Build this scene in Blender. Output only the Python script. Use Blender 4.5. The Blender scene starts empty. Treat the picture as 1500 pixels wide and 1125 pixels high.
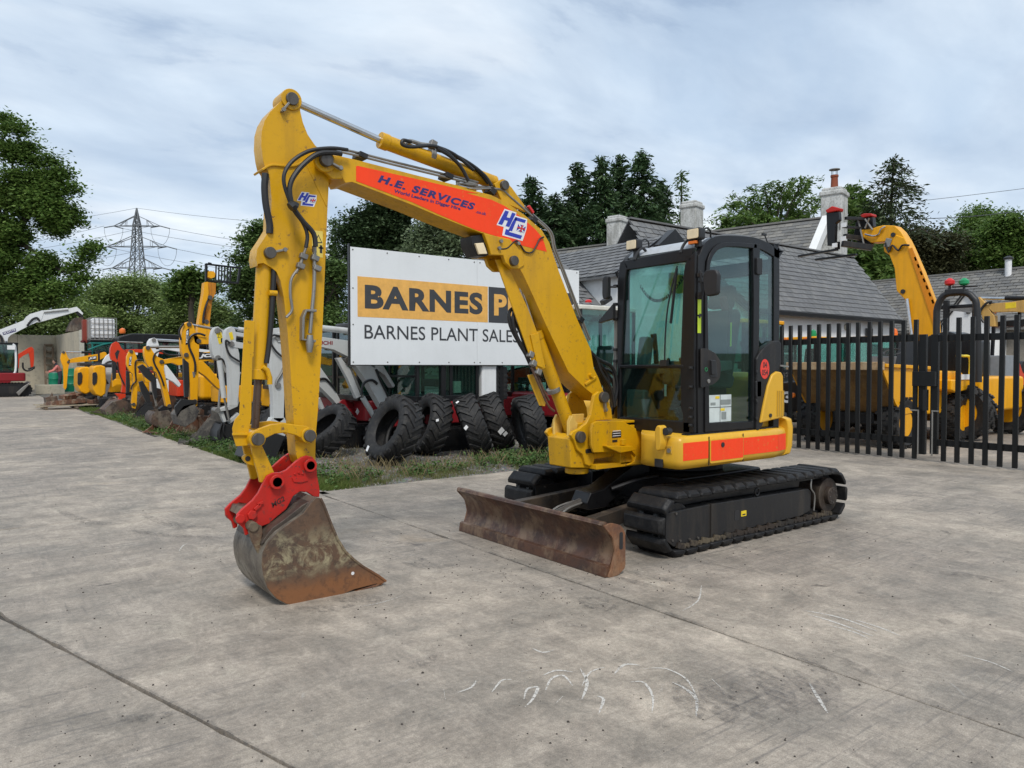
import bpy, bmesh, math, random
import numpy as np
from mathutils import Vector, Matrix, Euler, noise
random.seed(7); RNG=np.random.default_rng(7)
S=bpy.context.scene; COL=S.collection
R=math.radians
# ------------------------------------------------------------------ camera, sky, sun, exposure
EYE=1.45
HEAD=Vector((.605,.796,0)).normalized(); YAW=-math.atan2(HEAD.x,HEAD.y); PITCH=-math.atan(25.5/1080)
cam=bpy.data.cameras.new('camera'); cam.lens=25.92; cam.sensor_width=36; cam.clip_end=3000
co=bpy.data.objects.new('camera',cam); COL.objects.link(co)
co.location=(0,0,EYE); co.rotation_euler=(R(90)+PITCH,0,YAW); S.camera=co
S.view_settings.view_transform='Standard'; S.view_settings.look='None'
S.view_settings.exposure=0.72; S.view_settings.gamma=1
SUN_EL,SUN_AZ=R(52),R(212)     # azimuth clockwise from +Y
W=bpy.data.worlds.new('World'); S.world=W; W.use_nodes=True
def world():
    n=W.node_tree.nodes; l=W.node_tree.links; n.clear()
    out=n.new('ShaderNodeOutputWorld'); bg=n.new('ShaderNodeBackground'); bg.inputs[1].default_value=.088
    sky=n.new('ShaderNodeTexSky'); sky.sky_type='NISHITA'; sky.sun_disc=False
    sky.sun_elevation=SUN_EL; sky.sun_rotation=SUN_AZ; sky.air_density=1; sky.dust_density=1.5
    tc=n.new('ShaderNodeTexCoord'); sep=n.new('ShaderNodeSeparateXYZ'); l.new(tc.outputs['Generated'],sep.inputs[0])
    mx=n.new('ShaderNodeMath'); mx.operation='MAXIMUM'; mx.inputs[1].default_value=0.0; l.new(sep.outputs[2],mx.inputs[0])
    ad=n.new('ShaderNodeMath'); ad.inputs[1].default_value=.24; l.new(mx.outputs[0],ad.inputs[0])
    dv=[]
    for i in (0,1):
        d=n.new('ShaderNodeMath'); d.operation='DIVIDE'; l.new(sep.outputs[i],d.inputs[0]); l.new(ad.outputs[0],d.inputs[1]); dv.append(d)
    cb=n.new('ShaderNodeCombineXYZ'); l.new(dv[0].outputs[0],cb.inputs[0]); l.new(dv[1].outputs[0],cb.inputs[1])
    def nz(sc,det,ro,off,dist=.0):
        mp=n.new('ShaderNodeMapping'); mp.inputs['Location'].default_value=off; mp.inputs['Rotation'].default_value=(0,0,R(25)); mp.inputs['Scale'].default_value=(1,1.6,1)
        l.new(cb.outputs[0],mp.inputs[0])
        t=n.new('ShaderNodeTexNoise'); t.inputs['Scale'].default_value=sc; t.inputs['Detail'].default_value=det; t.inputs['Roughness'].default_value=ro; t.inputs['Distortion'].default_value=dist
        l.new(mp.outputs[0],t.inputs['Vector']); return t
    a=nz(.95,7,.50,(5.3,2.2,0),.35); b=nz(2.1,8,.56,(9.3,4.2,2),.35)
    # thickness of the cloud deck -> its colour (thin and bright, thick and blue grey)
    r1=n.new('ShaderNodeValToRGB'); e=r1.color_ramp.elements
    e[0].position=.34; e[0].color=(3.55,4.45,5.65,1); e[1].position=.66; e[1].color=(6.6,7.0,7.4,1)
    m=r1.color_ramp.elements.new(.50); m.color=(4.75,5.55,6.5,1)
    l.new(a.outputs[0],r1.inputs[0])
    r2=n.new('ShaderNodeValToRGB'); e=r2.color_ramp.elements
    e[0].position=.36; e[0].color=(.86,.88,.91,1); e[1].position=.66; e[1].color=(1.10,1.09,1.07,1)
    l.new(b.outputs[0],r2.inputs[0])
    mu=n.new('ShaderNodeMix'); mu.data_type='RGBA'; mu.blend_type='MULTIPLY'; mu.inputs[0].default_value=1
    l.new(r1.outputs[0],mu.inputs[6]); l.new(r2.outputs[0],mu.inputs[7])
    # small breaks where the blue sky shows through
    r3=n.new('ShaderNodeValToRGB'); e=r3.color_ramp.elements
    e[0].position=.30; e[0].color=(.55,)*3+(1,); e[1].position=.44; e[1].color=(.97,)*3+(1,)
    l.new(b.outputs[0],r3.inputs[0])
    mi=n.new('ShaderNodeMix'); mi.data_type='RGBA'; l.new(r3.outputs[0],mi.inputs[0]); l.new(sky.outputs[0],mi.inputs[6]); l.new(mu.outputs[2],mi.inputs[7])
    l.new(mi.outputs[2],bg.inputs[0]); l.new(bg.outputs[0],out.inputs[0])
world()
sl=bpy.data.lights.new('sun','SUN'); sl.energy=1.5; sl.angle=R(14); sl.color=(1,.96,.9)
so=bpy.data.objects.new('sun',sl); COL.objects.link(so)
sd=Vector((math.sin(SUN_AZ)*math.cos(SUN_EL),math.cos(SUN_AZ)*math.cos(SUN_EL),math.sin(SUN_EL)))
so.rotation_euler=sd.to_track_quat('Z','Y').to_euler()
# ------------------------------------------------------------------ survey helpers: sight lines met with real planes
DX,DY=HEAD.y,HEAD.x
CR=dict(c1=(320,110,3.879),c2=(320,380,3.879),c3=(320,620,4.017),c4=(640,200,3.127),c5=(860,310,2.744),c6=(660,620,2.5),c7=(0,400,3.515),c8=(300,440,4.017),d1=(500,340,3.125),d2=(640,500,5.114),d3=(800,210,2.727),d4=(1130,420,4.019),d5=(1180,220,4.019),d6=(0,140,3.309),d7=(0,680,2.),d8=(750,680,2.),
 e1=(790,540,6.25),e2=(880,330,5.357),e3=(1000,440,4.328),e4=(720,660,7.5),e5=(880,660,3.947),e6=(60,470,5.357),g1=(0,440,7.03),g2=(200,440,5.11),g3=(1150,470,5.622),g4=(1320,400,5.111),g5=(450,440,5.556),g6=(640,440,4.6875),h1=(90,500,8.033),h2=(230,360,8.035),h3=(1140,470,4.167))
def pxy(c,p):
    if c is None: return p
    a=CR[c]; return (a[0]+p[0]/a[2],a[1]+p[1]/a[2])
def ray(p):
    u=(p[0]-750)/1080; v=(562.5-p[1])/1080
    cy=math.cos(PITCH)-v*math.sin(PITCH); z=math.sin(PITCH)+v*math.cos(PITCH)
    return (u*DX+cy*DY,-u*DY+cy*DX,z)
def G(p,c=None,z=0):
    r=ray(pxy(c,p)); t=(z-EYE)/r[2]; return Vector((r[0]*t,r[1]*t,z))
def PY(p,y,c=None):
    r=ray(pxy(c,p)); t=y/r[1]; return Vector((r[0]*t,y,EYE+r[2]*t))
def PX(p,x,c=None):
    r=ray(pxy(c,p)); t=x/r[0]; return Vector((x,r[1]*t,EYE+r[2]*t))
def PD(p,d,c=None):       # a point at depth d from the eye
    r=ray(pxy(c,p)); return Vector((r[0]*d,r[1]*d,EYE+r[2]*d))
def tr(c,pts,y):
    out=[]
    for p in pts:
        q=PY(p,y,c); out.append((q.x,q.z))
    return out
# ------------------------------------------------------------------ naming
ROOTM={}
def thing(name,label,cat,loc=(0,0,0),rz=0,group=None):
    o=bpy.data.objects.new(name,None); COL.objects.link(o); o.empty_display_size=.2
    o.location=loc; o.rotation_euler=(0,0,rz); tag(o,label,cat,group)
    ROOTM[o.name]=(Matrix.Translation(loc)@Matrix.Rotation(rz,4,'Z')).inverted(); return o
def tag(o,label=None,cat=None,group=None,kind=None):
    if label: o['label']=label
    if cat: o['category']=cat
    if group: o['group']=group
    if kind: o['kind']=kind
    return o
def copytree(o,parent=None,delta=None):
    c=o.copy(); COL.objects.link(c)
    if parent is not None: c.parent=parent
    for ch in list(o.children): copytree(ch,c)
    return c
# ------------------------------------------------------------------ mesh builder
class M:
    def __init__(s): s.v=[]; s.f=[]; s.g=[]
    def add(s,v,f):
        k=len(s.v); s.g.append((k,len(s.f))); s.v.extend([tuple(q) for q in v]); s.f.extend([tuple(i+k for i in q) for q in f]); return s
    def box(s,x0,x1,y0,y1,z0,z1):
        v=[(x,y,z) for x in (x0,x1) for y in (y0,y1) for z in (z0,z1)]
        return s.add(v,[(0,1,3,2),(4,6,7,5),(0,4,5,1),(2,3,7,6),(0,2,6,4),(1,5,7,3)])
    def obox(s,c,size,rot=(0,0,0)):
        m=Euler(rot).to_matrix() if not isinstance(rot,Matrix) else rot; c=Vector(c)
        a,b,d=[k/2 for k in size]
        v=[c+m@Vector((x,y,z)) for x in (-a,a) for y in (-b,b) for z in (-d,d)]
        return s.add(v,[(0,1,3,2),(4,6,7,5),(0,4,5,1),(2,3,7,6),(0,2,6,4),(1,5,7,3)])
    def bar(s,p0,p1,w,h=None,up=(0,0,1)):
        p0=Vector(p0);p1=Vector(p1);h=h or w;d=(p1-p0);L=d.length
        if L<1e-6: return s
        d.normalize();u=Vector(up)
        if abs(d.dot(u))>.98:u=Vector((1,0,0))
        x=d.cross(u).normalized();z=x.cross(d)
        return s.obox((p0+p1)/2,(w,L,h),Matrix((x,d,z)).transposed())
    def prism(s,pts,a,b,axis='y'):
        n=len(pts)
        A=sum(pts[i][0]*pts[(i+1)%n][1]-pts[(i+1)%n][0]*pts[i][1] for i in range(n))
        if A<0: pts=pts[::-1]
        fn={'y':lambda p,t:(p[0],t,p[1]),'x':lambda p,t:(t,p[0],p[1]),'z':lambda p,t:(p[0],p[1],t)}[axis]
        v=[fn(p,a) for p in pts]+[fn(p,b) for p in pts]
        f=[tuple(range(n)),tuple(range(2*n-1,n-1,-1))]+[(i+n,(i+1)%n+n,(i+1)%n,i) for i in range(n)]
        return s.add(v,f)
    def ribbon(s,pts,th,a,b,axis='y',closed=False):   # open polyline with thickness, extruded
        n=len(pts); L=[];Rr=[]
        for i in range(n):
            p=Vector(pts[i]); q0=Vector(pts[max(i-1,0)]); q1=Vector(pts[min(i+1,n-1)])
            d=(q1-q0).normalized(); nn=Vector((-d.y,d.x))*th/2
            L.append(tuple(p+nn)); Rr.append(tuple(p-nn))
        return s.prism(L+Rr[::-1],a,b,axis)
    def tube(s,pts,r,n=8,caps=True):
        pts=[Vector(p) for p in pts]; k=len(pts)
        if k<2: return s
        rr=r if isinstance(r,(list,tuple)) else [r]*k
        t0=(pts[1]-pts[0]).normalized(); u=t0.orthogonal().normalized(); V=[]
        for i,p in enumerate(pts):
            t=(pts[min(i+1,k-1)]-pts[max(i-1,0)])
            t=t.normalized() if t.length>1e-9 else t0
            u=(u-t*u.dot(t)); u=u.normalized() if u.length>1e-6 else t.orthogonal().normalized()
            w=t.cross(u)
            for j in range(n):
                a=2*math.pi*j/n; V.append(p+(u*math.cos(a)+w*math.sin(a))*rr[i])
        F=[(i*n+j,i*n+(j+1)%n,(i+1)*n+(j+1)%n,(i+1)*n+j) for i in range(k-1) for j in range(n)]
        if caps: F+= [tuple(range(n-1,-1,-1)),tuple((k-1)*n+j for j in range(n))]
        return s.add(V,F)
    def cyl(s,p0,p1,r,n=20): return s.tube([p0,p1],r,n)
    def lathe(s,prof,c,ax,n=24,closed=False):       # prof [(r,h)], centre, axis
        c=Vector(c); ax=Vector(ax).normalized(); u=ax.orthogonal().normalized(); w=ax.cross(u)
        k=len(prof); V=[c+ax*h+(u*math.cos(2*math.pi*j/n)+w*math.sin(2*math.pi*j/n))*r for r,h in prof for j in range(n)]
        F=[(i*n+j,i*n+(j+1)%n,((i+1)%k)*n+(j+1)%n,((i+1)%k)*n+j) for i in range(k if closed else k-1) for j in range(n)]
        if not closed:
            if prof[0][0]>1e-4:F.append(tuple(range(n-1,-1,-1)))
            if prof[-1][0]>1e-4:F.append(tuple((k-1)*n+j for j in range(n)))
        return s.add(V,F)
    def quad(s,a,b,c,d): return s.add([a,b,c,d],[(0,1,2,3)])
    def mesh(s,name,mat,inv=None,smooth=38):
        me=bpy.data.meshes.new(name); me.from_pydata(s.v,[],s.f); me.validate()
        if inv is not None: me.transform(inv)
        if smooth:
            me.polygons.foreach_set('use_smooth',[True]*len(me.polygons))
            me.set_sharp_from_angle(angle=R(smooth))
        if mat: me.materials.append(mat)
        return me
    def clusters(s):
        g=s.g+[(len(s.v),len(s.f))]; B=[]
        for (a,_),(b,_2) in zip(g,g[1:]):
            A=np.array(s.v[a:b]); B.append((A.min(0)-.0015,A.max(0)+.0015))
        k=len(B); own=list(range(k))
        def fd(i):
            while own[i]!=i: i=own[i]
            return i
        for i in range(k):
            for j in range(i):
                if (B[i][0]<=B[j][1]).all() and (B[j][0]<=B[i][1]).all(): own[fd(i)]=fd(j)
        out={}
        for i in range(k): out.setdefault(fd(i),[]).append(i)
        r=[]
        for ids in out.values():
            q=M()
            for i in ids:
                a,fa=g[i]; b,fb=g[i+1]; q.add(s.v[a:b],[tuple(x-a for x in f) for f in s.f[fa:fb]])
            r.append(q)
        return r
    def build(s,name,mat,parent=None,bev=0,smooth=38,seg=2,label=None,fixn=True,one=False):
        if not one and parent is not None and 1<len(s.g)<60 and s.g[0]==(0,0):
            c=s.clusters()
            if len(c)>1:
                return [q.build(name,mat,parent,bev,smooth,seg,label,fixn,True) for q in c][0]
        root=parent
        while root is not None and root.parent is not None: root=root.parent
        inv=ROOTM.get(root.name) if root is not None else None
        me=s.mesh(name,mat,inv,smooth)
        if fixn:
            bm=bmesh.new(); bm.from_mesh(me); bmesh.ops.recalc_face_normals(bm,faces=bm.faces); bm.to_mesh(me); bm.free()
        o=bpy.data.objects.new(name,me); COL.objects.link(o)
        if parent is not None: o.parent=parent
        if label: o['label']=label
        if bev:
            b=o.modifiers.new('bevel','BEVEL'); b.width=bev; b.segments=seg; b.limit_method='ANGLE'; b.angle_limit=R(32); b.harden_normals=True; b.use_clamp_overlap=True
        return o
def spl(P,k=6):        # Catmull-Rom through points
    P=[Vector(p) for p in P]; n=len(P); out=[]
    if n<3: return P
    for i in range(n-1):
        a=P[max(i-1,0)];b=P[i];c=P[i+1];d=P[min(i+2,n-1)]
        for j in range(k):
            t=j/k; out.append(.5*((2*b)+(c-a)*t+(2*a-5*b+4*c-d)*t*t+(3*b-a-3*c+d)*t**3))
    out.append(P[-1]); return out
def rpoly(pts,r,k=4):   # round the corners of a closed 2D polygon
    out=[];n=len(pts)
    for i in range(n):
        p=Vector(pts[i]);a=Vector(pts[i-1]);b=Vector(pts[(i+1)%n])
        ra=min(r,(a-p).length*.45,(b-p).length*.45)
        s=p+(a-p).normalized()*ra; e=p+(b-p).normalized()*ra
        for j in range(k+1):
            t=j/k; out.append(tuple((1-t)**2*s+2*t*(1-t)*p+t*t*e))
    return out
def spl2(pts,k=4):
    return [(q.x,q.z) for q in spl([(p[0],0,p[1]) for p in pts],k)]
# ------------------------------------------------------------------ materials
MAT={}
def nodes(name):
    m=bpy.data.materials.new(name); m.use_nodes=True; t=m.node_tree
    return m,t,t.nodes,t.links,t.nodes['Principled BSDF']
def noise_n(n,l,sc,det=5,ro=.6,vec=None,scale=None,dist=0):
    t=n.new('ShaderNodeTexNoise'); t.inputs['Scale'].default_value=sc; t.inputs['Detail'].default_value=det; t.inputs['Roughness'].default_value=ro; t.inputs['Distortion'].default_value=dist
    if vec is None:
        g=n.new('ShaderNodeNewGeometry'); vec=g.outputs['Position']
    if scale:
        mp=n.new('ShaderNodeMapping'); mp.inputs['Scale'].default_value=scale; l.new(vec,mp.inputs[0]); vec=mp.outputs[0]
    l.new(vec,t.inputs['Vector']); return t
def ramp(n,l,src,stops):
    r=n.new('ShaderNodeValToRGB'); e=r.color_ramp.elements
    while len(e)<len(stops): e.new(.5)
    for i,(p,c) in enumerate(stops):
        e[i].position=p; e[i].color=(c,c,c,1) if not isinstance(c,tuple) else c+(1,)
    l.new(src,r.inputs[0]); return r
def mixc(n,l,fac,a,b,mode='MIX'):
    m=n.new('ShaderNodeMix'); m.data_type='RGBA'; m.blend_type=mode
    for i,x in ((0,fac),(6,a),(7,b)):
        if hasattr(x,'links'): l.new(x,m.inputs[i])
        elif isinstance(x,tuple): m.inputs[i].default_value=x+(1,)
        else: m.inputs[i].default_value=x
    return m.outputs[2]
def math_n(n,l,op,a,b=None):
    m=n.new('ShaderNodeMath'); m.operation=op
    for i,x in ((0,a),(1,b)):
        if x is None: continue
        if hasattr(x,'links'): l.new(x,m.inputs[i])
        else: m.inputs[i].default_value=x
    return m.outputs[0]
def bump(n,l,p,h,st=.3,d=.01):
    b=n.new('ShaderNodeBump'); b.inputs['Strength'].default_value=st; b.inputs['Distance'].default_value=d
    l.new(h,b.inputs['Height']); l.new(b.outputs[0],p.inputs['Normal'])
def paint(name,col=None,rough=.38,dirt=.35,dcol=(.09,.07,.05),coat=.25,metal=0,sc=3.,chips=0,chipc=(.10,.06,.04),wob=.1,streak=True):
    if name in MAT: return MAT[name]
    m,t,n,l,p=nodes(name)
    a=noise_n(n,l,sc,6,.65); f=noise_n(n,l,sc*14,4,.7)
    s=noise_n(n,l,sc*3,4,.6,scale=(1,1,.12) if streak else None)
    v=mixc(n,l,.16,col,tuple(c*.72 for c in col)) 
    c=mixc(n,l,math_n(n,l,'MULTIPLY',ramp(n,l,a.outputs[0],[(.3,0.),(.7,1.)]).outputs[0],.35),col,tuple(x*.8 for x in col))
    k=math_n(n,l,'MULTIPLY',ramp(n,l,s.outputs[0],[(.48,0.),(.78,1.)]).outputs[0],dirt)
    c=mixc(n,l,k,c,dcol)
    k2=math_n(n,l,'MULTIPLY',ramp(n,l,f.outputs[0],[(.56,0.),(.72,1.)]).outputs[0],dirt*.5)
    c=mixc(n,l,k2,c,dcol)
    if chips:
        h=noise_n(n,l,26,5,.75); ms=math_n(n,l,'MULTIPLY',ramp(n,l,h.outputs[0],[(.62-.06*chips,0.),(.66-.06*chips,1.)]).outputs[0],ramp(n,l,a.outputs[0],[(.42,0.),(.6,1.)]).outputs[0])
        c=mixc(n,l,ms,c,chipc)
    l.new(c,p.inputs['Base Color'])
    rr=ramp(n,l,f.outputs[0],[(.3,max(.05,rough-.08)),(.75,min(1,rough+.2))]); l.new(rr.outputs[0],p.inputs['Roughness'])
    p.inputs['Metallic'].default_value=metal; p.inputs['Coat Weight'].default_value=coat*.5; p.inputs['Coat Roughness'].default_value=.2; p.inputs['Specular IOR Level'].default_value=.28
    if wob: bump(n,l,p,a.outputs[0],wob,.02)
    MAT[name]=m; return m
def plain(name,col=None,rough=.5,metal=0,emit=0,spec=.5):
    if name in MAT: return MAT[name]
    m,t,n,l,p=nodes(name)
    f=noise_n(n,l,9,5,.65); c=mixc(n,l,ramp(n,l,f.outputs[0],[(.35,0.),(.7,1.)]).outputs[0],col,tuple(x*.8 for x in col)); l.new(c,p.inputs['Base Color'])
    p.inputs['Roughness'].default_value=rough; p.inputs['Metallic'].default_value=metal; p.inputs['Specular IOR Level'].default_value=spec
    MAT[name]=m; return m
def rust(name,a=(.16,.065,.028),b=(.07,.045,.032),c=(.24,.19,.12),rough=.62,amt=.5,metal=.25,sc=3.5):
    if name in MAT: return MAT[name]
    m,t,n,l,p=nodes(name)
    x=noise_n(n,l,sc,8,.68,dist=.4); y=noise_n(n,l,sc*5,6,.7); z=noise_n(n,l,sc*1.3,7,.7,scale=(1,1,.6))
    k=mixc(n,l,ramp(n,l,x.outputs[0],[(.36,0.),(.62,1.)]).outputs[0],a,b)
    k=mixc(n,l,math_n(n,l,'MULTIPLY',ramp(n,l,z.outputs[0],[(.50,0.),(.60,1.)]).outputs[0],amt),k,c)
    k=mixc(n,l,math_n(n,l,'MULTIPLY',ramp(n,l,y.outputs[0],[(.52,0.),(.7,1.)]).outputs[0],.45),k,tuple(q*.35 for q in b))
    l.new(k,p.inputs['Base Color']); p.inputs['Metallic'].default_value=metal
    rr=ramp(n,l,y.outputs[0],[(.3,rough-.15),(.7,min(1,rough+.2))]); l.new(rr.outputs[0],p.inputs['Roughness'])
    bump(n,l,p,y.outputs[0],.25,.01); MAT[name]=m; return m
def glass(name,tint=(.64,.83,.80),op=.04,body=(.02,.05,.045)):
    if name in MAT: return MAT[name]
    m=bpy.data.materials.new(name); m.use_nodes=True; t=m.node_tree; n=t.nodes; l=t.links; n.clear()
    out=n.new('ShaderNodeOutputMaterial'); tp=n.new('ShaderNodeBsdfTransparent'); tp.inputs[0].default_value=tint+(1,)
    gl=n.new('ShaderNodeBsdfGlossy'); gl.inputs['Roughness'].default_value=.02; gl.inputs[0].default_value=(1,1,1,1)
    df=n.new('ShaderNodeBsdfDiffuse'); df.inputs[0].default_value=body+(1,)
    lw_=n.new('ShaderNodeLayerWeight'); lw_.inputs[0].default_value=.5; pw=math_n(n,l,'POWER',lw_.outputs['Facing'],3.5); fr=n.new('ShaderNodeMath'); fr.operation='MULTIPLY_ADD'; fr.inputs[1].default_value=.8; fr.inputs[2].default_value=.055; l.new(pw,fr.inputs[0])
    m1=n.new('ShaderNodeMixShader'); m1.inputs[0].default_value=op; l.new(tp.outputs[0],m1.inputs[1]); l.new(df.outputs[0],m1.inputs[2])
    m2=n.new('ShaderNodeMixShader'); l.new(fr.outputs[0],m2.inputs[0]); l.new(m1.outputs[0],m2.inputs[1]); l.new(gl.outputs[0],m2.inputs[2])
    l.new(m2.outputs[0],out.inputs[0]); MAT[name]=m; return m
YEL=(.63,.335,.005)
mY=paint('yellow_paint',YEL,.36,.42,(.22,.12,.03),.3,chips=.45,chipc=(.16,.09,.04))
mYJ=paint('amber_yellow_paint',(.82,.375,.004),.38,.25,(.18,.10,.03),.25)
mR=paint('red_paint',(.50,.018,.012),.42,.3,(.08,.03,.02),.2,chips=1,chipc=(.06,.04,.035))
mRD=paint('dark_red_paint',(.24,.012,.018),.36,.3,(.06,.03,.02),.3)
mRO=paint('orange_red_paint',(.62,.045,.012),.4,.25,(.12,.05,.03),.2)
mO=paint('fluorescent_orange_vinyl',(.95,.062,.012),.5,.10,(.35,.06,.02),.0,chips=.15,chipc=(.5,.3,.05))
mBK=paint('black_paint',(.007,.007,.008),.34,.3,(.030,.027,.024),.3)
mDG=paint('dark_grey_paint',(.016,.016,.017),.42,.45,(.075,.06,.045),.15)
mWG=paint('light_grey_paint',(.52,.53,.52),.4,.35,(.22,.19,.15),.2)
mWH=paint('white_paint',(.74,.75,.75),.4,.22,(.35,.33,.28),.1)
mRub=paint('black_rubber',(.009,.009,.010),.50,.45,(.055,.050,.043),0,sc=5,wob=.3,streak=False)
mHose=plain('hose_rubber',(.014,.014,.015),.45)
mChr=plain('chromed_rod',(.62,.62,.62),.16,1)
mStl=paint('zinc_steel',(.30,.29,.27),.45,.5,(.10,.07,.05),0,metal=.7)
mPin=paint('pin_steel',(.12,.11,.10),.45,.6,(.05,.04,.03),0,metal=.6,sc=12)
mGlass=glass('green_tinted_glass')
mGlassD=glass('dark_tinted_glass',(.20,.32,.30),.3)
mLens=plain('glow_tinted_lens',(.85,.70,.46),.12)  # warm bright base colour stands in for the glow of the work lamps
mAmb=plain('amber_lens',(.75,.18,.02),.25)
mBlk=plain('black_plastic',(.015,.015,.016),.5)
mRust=rust('rusty_steel'); mTimber=rust('weathered_timber',(.20,.14,.09),(.11,.085,.06),(.26,.21,.16),.8,.4,0)
# ------------------------------------------------------------------ the yard
def concrete(name):
    m,t,n,l,p=nodes(name)
    g=n.new('ShaderNodeNewGeometry').outputs['Position']
    big=noise_n(n,l,.42,7,.66,g,dist=.9); mid=noise_n(n,l,1.7,8,.66,g,dist=.3); fine=noise_n(n,l,38,6,.72,g); grit=noise_n(n,l,170,3,.7,g)
    c=mixc(n,l,ramp(n,l,big.outputs[0],[(.42,0.),(.58,1.)]).outputs[0],(.350,.298,.240),(.270,.232,.192))
    c=mixc(n,l,math_n(n,l,'MULTIPLY',ramp(n,l,mid.outputs[0],[(.44,0.),(.66,1.)]).outputs[0],.75),c,(.178,.158,.130))
    c=mixc(n,l,math_n(n,l,'MULTIPLY',ramp(n,l,mid.outputs[0],[(.28,1.),(.42,0.)]).outputs[0],.5),c,(.42,.375,.30))
    wisp=noise_n(n,l,5.5,8,.78,g,dist=1.1,scale=(1,.55,1)); wisp2=noise_n(n,l,3.2,8,.74,g,dist=.8,scale=(.3,1,1))
    c=mixc(n,l,.9,c,mixc(n,l,1.,c,ramp(n,l,wisp.outputs[0],[(.36,.80),(.5,1.),(.60,1.20),(.70,1.38)]).outputs[0],'MULTIPLY'))
    c=mixc(n,l,.8,c,mixc(n,l,1.,c,ramp(n,l,wisp2.outputs[0],[(.34,.76),(.48,1.),(.64,1.18)]).outputs[0],'MULTIPLY'))
    # fine mottling
    c=mixc(n,l,.75,c,mixc(n,l,1.,c,ramp(n,l,fine.outputs[0],[(.30,.66),(.5,1.),(.72,1.36)]).outputs[0],'MULTIPLY'))
    c=mixc(n,l,.7,c,mixc(n,l,1.,c,ramp(n,l,grit.outputs[0],[(.30,.62),(.5,1.),(.70,1.45)]).outputs[0],'MULTIPLY'))
    # crawler and wheel scuffs: short dark dashes along both travel directions
    for sc,rot,loc,thr,colr,am in (((1.1,26,1),14,(0,0,0),.585,(.085,.080,.078),.62),((22,1.4,1),-9,(4,2,0),.60,(.10,.093,.088),.5),((2.2,9,1),38,(1,7,0),.60,(.11,.104,.10),.42)):
        mp=n.new('ShaderNodeMapping'); mp.inputs['Scale'].default_value=sc; mp.inputs['Rotation'].default_value=(0,0,R(rot)); mp.inputs['Location'].default_value=loc; l.new(g,mp.inputs[0])
        s=noise_n(n,l,1.4,6,.72,mp.outputs[0],dist=.25); mk=noise_n(n,l,.42,3,.5,g,scale=(1,1,1),dist=.6+loc[0]*.1)
        a=math_n(n,l,'MULTIPLY',ramp(n,l,s.outputs[0],[(thr-.05,0.),(thr+.06,1.)]).outputs[0],ramp(n,l,mk.outputs[0],[(.40,0.),(.60,1.)]).outputs[0])
        c=mixc(n,l,math_n(n,l,'MULTIPLY',a,am),c,colr)
    # oil and mud spots
    o=noise_n(n,l,2.6,7,.7,g,dist=1.2); om=noise_n(n,l,.5,2,.5,g)
    a=math_n(n,l,'MULTIPLY',ramp(n,l,o.outputs[0],[(.635,0.),(.68,1.)]).outputs[0],ramp(n,l,om.outputs[0],[(.42,0.),(.6,1.)]).outputs[0])
    c=mixc(n,l,math_n(n,l,'MULTIPLY',a,.75),c,(.065,.055,.046))
    # ochre dust
    o2=noise_n(n,l,.55,5,.6,g,dist=.5,scale=(1,1,1)); 
    c=mixc(n,l,math_n(n,l,'MULTIPLY',ramp(n,l,o2.outputs[0],[(.62,0.),(.76,1.)]).outputs[0],.5),c,(.40,.29,.17))
    # pale scratches
    v=n.new('ShaderNodeTexWave'); v.wave_type='RINGS'; v.rings_direction='Z'; v.inputs['Scale'].default_value=1.7; v.inputs['Distortion'].default_value=2.5; v.inputs['Detail'].default_value=3
    mp=n.new('ShaderNodeMapping'); mp.inputs['Location'].default_value=(-2.3,-2.6,0); l.new(g,mp.inputs[0]); l.new(mp.outputs[0],v.inputs['Vector'])
    nn=noise_n(n,l,2.3,5,.7,g); 
    a=math_n(n,l,'MULTIPLY',ramp(n,l,v.outputs['Fac'],[(.985,0.),(1.,1.)]).outputs[0],ramp(n,l,nn.outputs[0],[(.60,0.),(.68,1.)]).outputs[0])
    c=mixc(n,l,math_n(n,l,'MULTIPLY',a,.25),c,(.5,.49,.46))
    l.new(c,p.inputs['Base Color'])
    rr=ramp(n,l,mid.outputs[0],[(.3,.86),(.7,.62)]); l.new(rr.outputs[0],p.inputs['Roughness'])
    h=math_n(n,l,'ADD',math_n(n,l,'MULTIPLY',fine.outputs[0],.6),math_n(n,l,'MULTIPLY',grit.outputs[0],.35))
    bump(n,l,p,h,.5,.006); return m
mConc=concrete('yard_concrete')
def soilmat(name,cols,sc=1.):
    m,t,n,l,p=nodes(name)
    g=n.new('ShaderNodeNewGeometry').outputs['Position']
    a=noise_n(n,l,.8*sc,7,.65,g); b=noise_n(n,l,14*sc,5,.7,g); v=n.new('ShaderNodeTexVoronoi'); v.inputs['Scale'].default_value=38*sc; l.new(g,v.inputs['Vector'])
    c=mixc(n,l,ramp(n,l,a.outputs[0],[(.38,0.),(.62,1.)]).outputs[0],cols[0],cols[1])
    c=mixc(n,l,math_n(n,l,'MULTIPLY',ramp(n,l,b.outputs[0],[(.45,0.),(.65,1.)]).outputs[0],.7),c,cols[2])
    c=mixc(n,l,.5,c,mixc(n,l,1.,c,v.outputs['Color'],'MULTIPLY')); l.new(c,p.inputs['Base Color']); p.inputs['Roughness'].default_value=.95
    bump(n,l,p,v.outputs['Distance'],.6,.03); return m
mGrav=soilmat('gravel_and_soil',((.19,.18,.155),(.11,.098,.075),(.27,.255,.22)))
mDirt=soilmat('field_earth',((.06,.085,.03),(.08,.075,.04),(.05,.07,.025)),.2)
mJoint=plain('joint_filler',(.075,.066,.054),.95)
g=M()
N=40; ax=np.sign(np.linspace(-1,1,N+1))*np.abs(np.linspace(-1,1,N+1))**2.2*900
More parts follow.
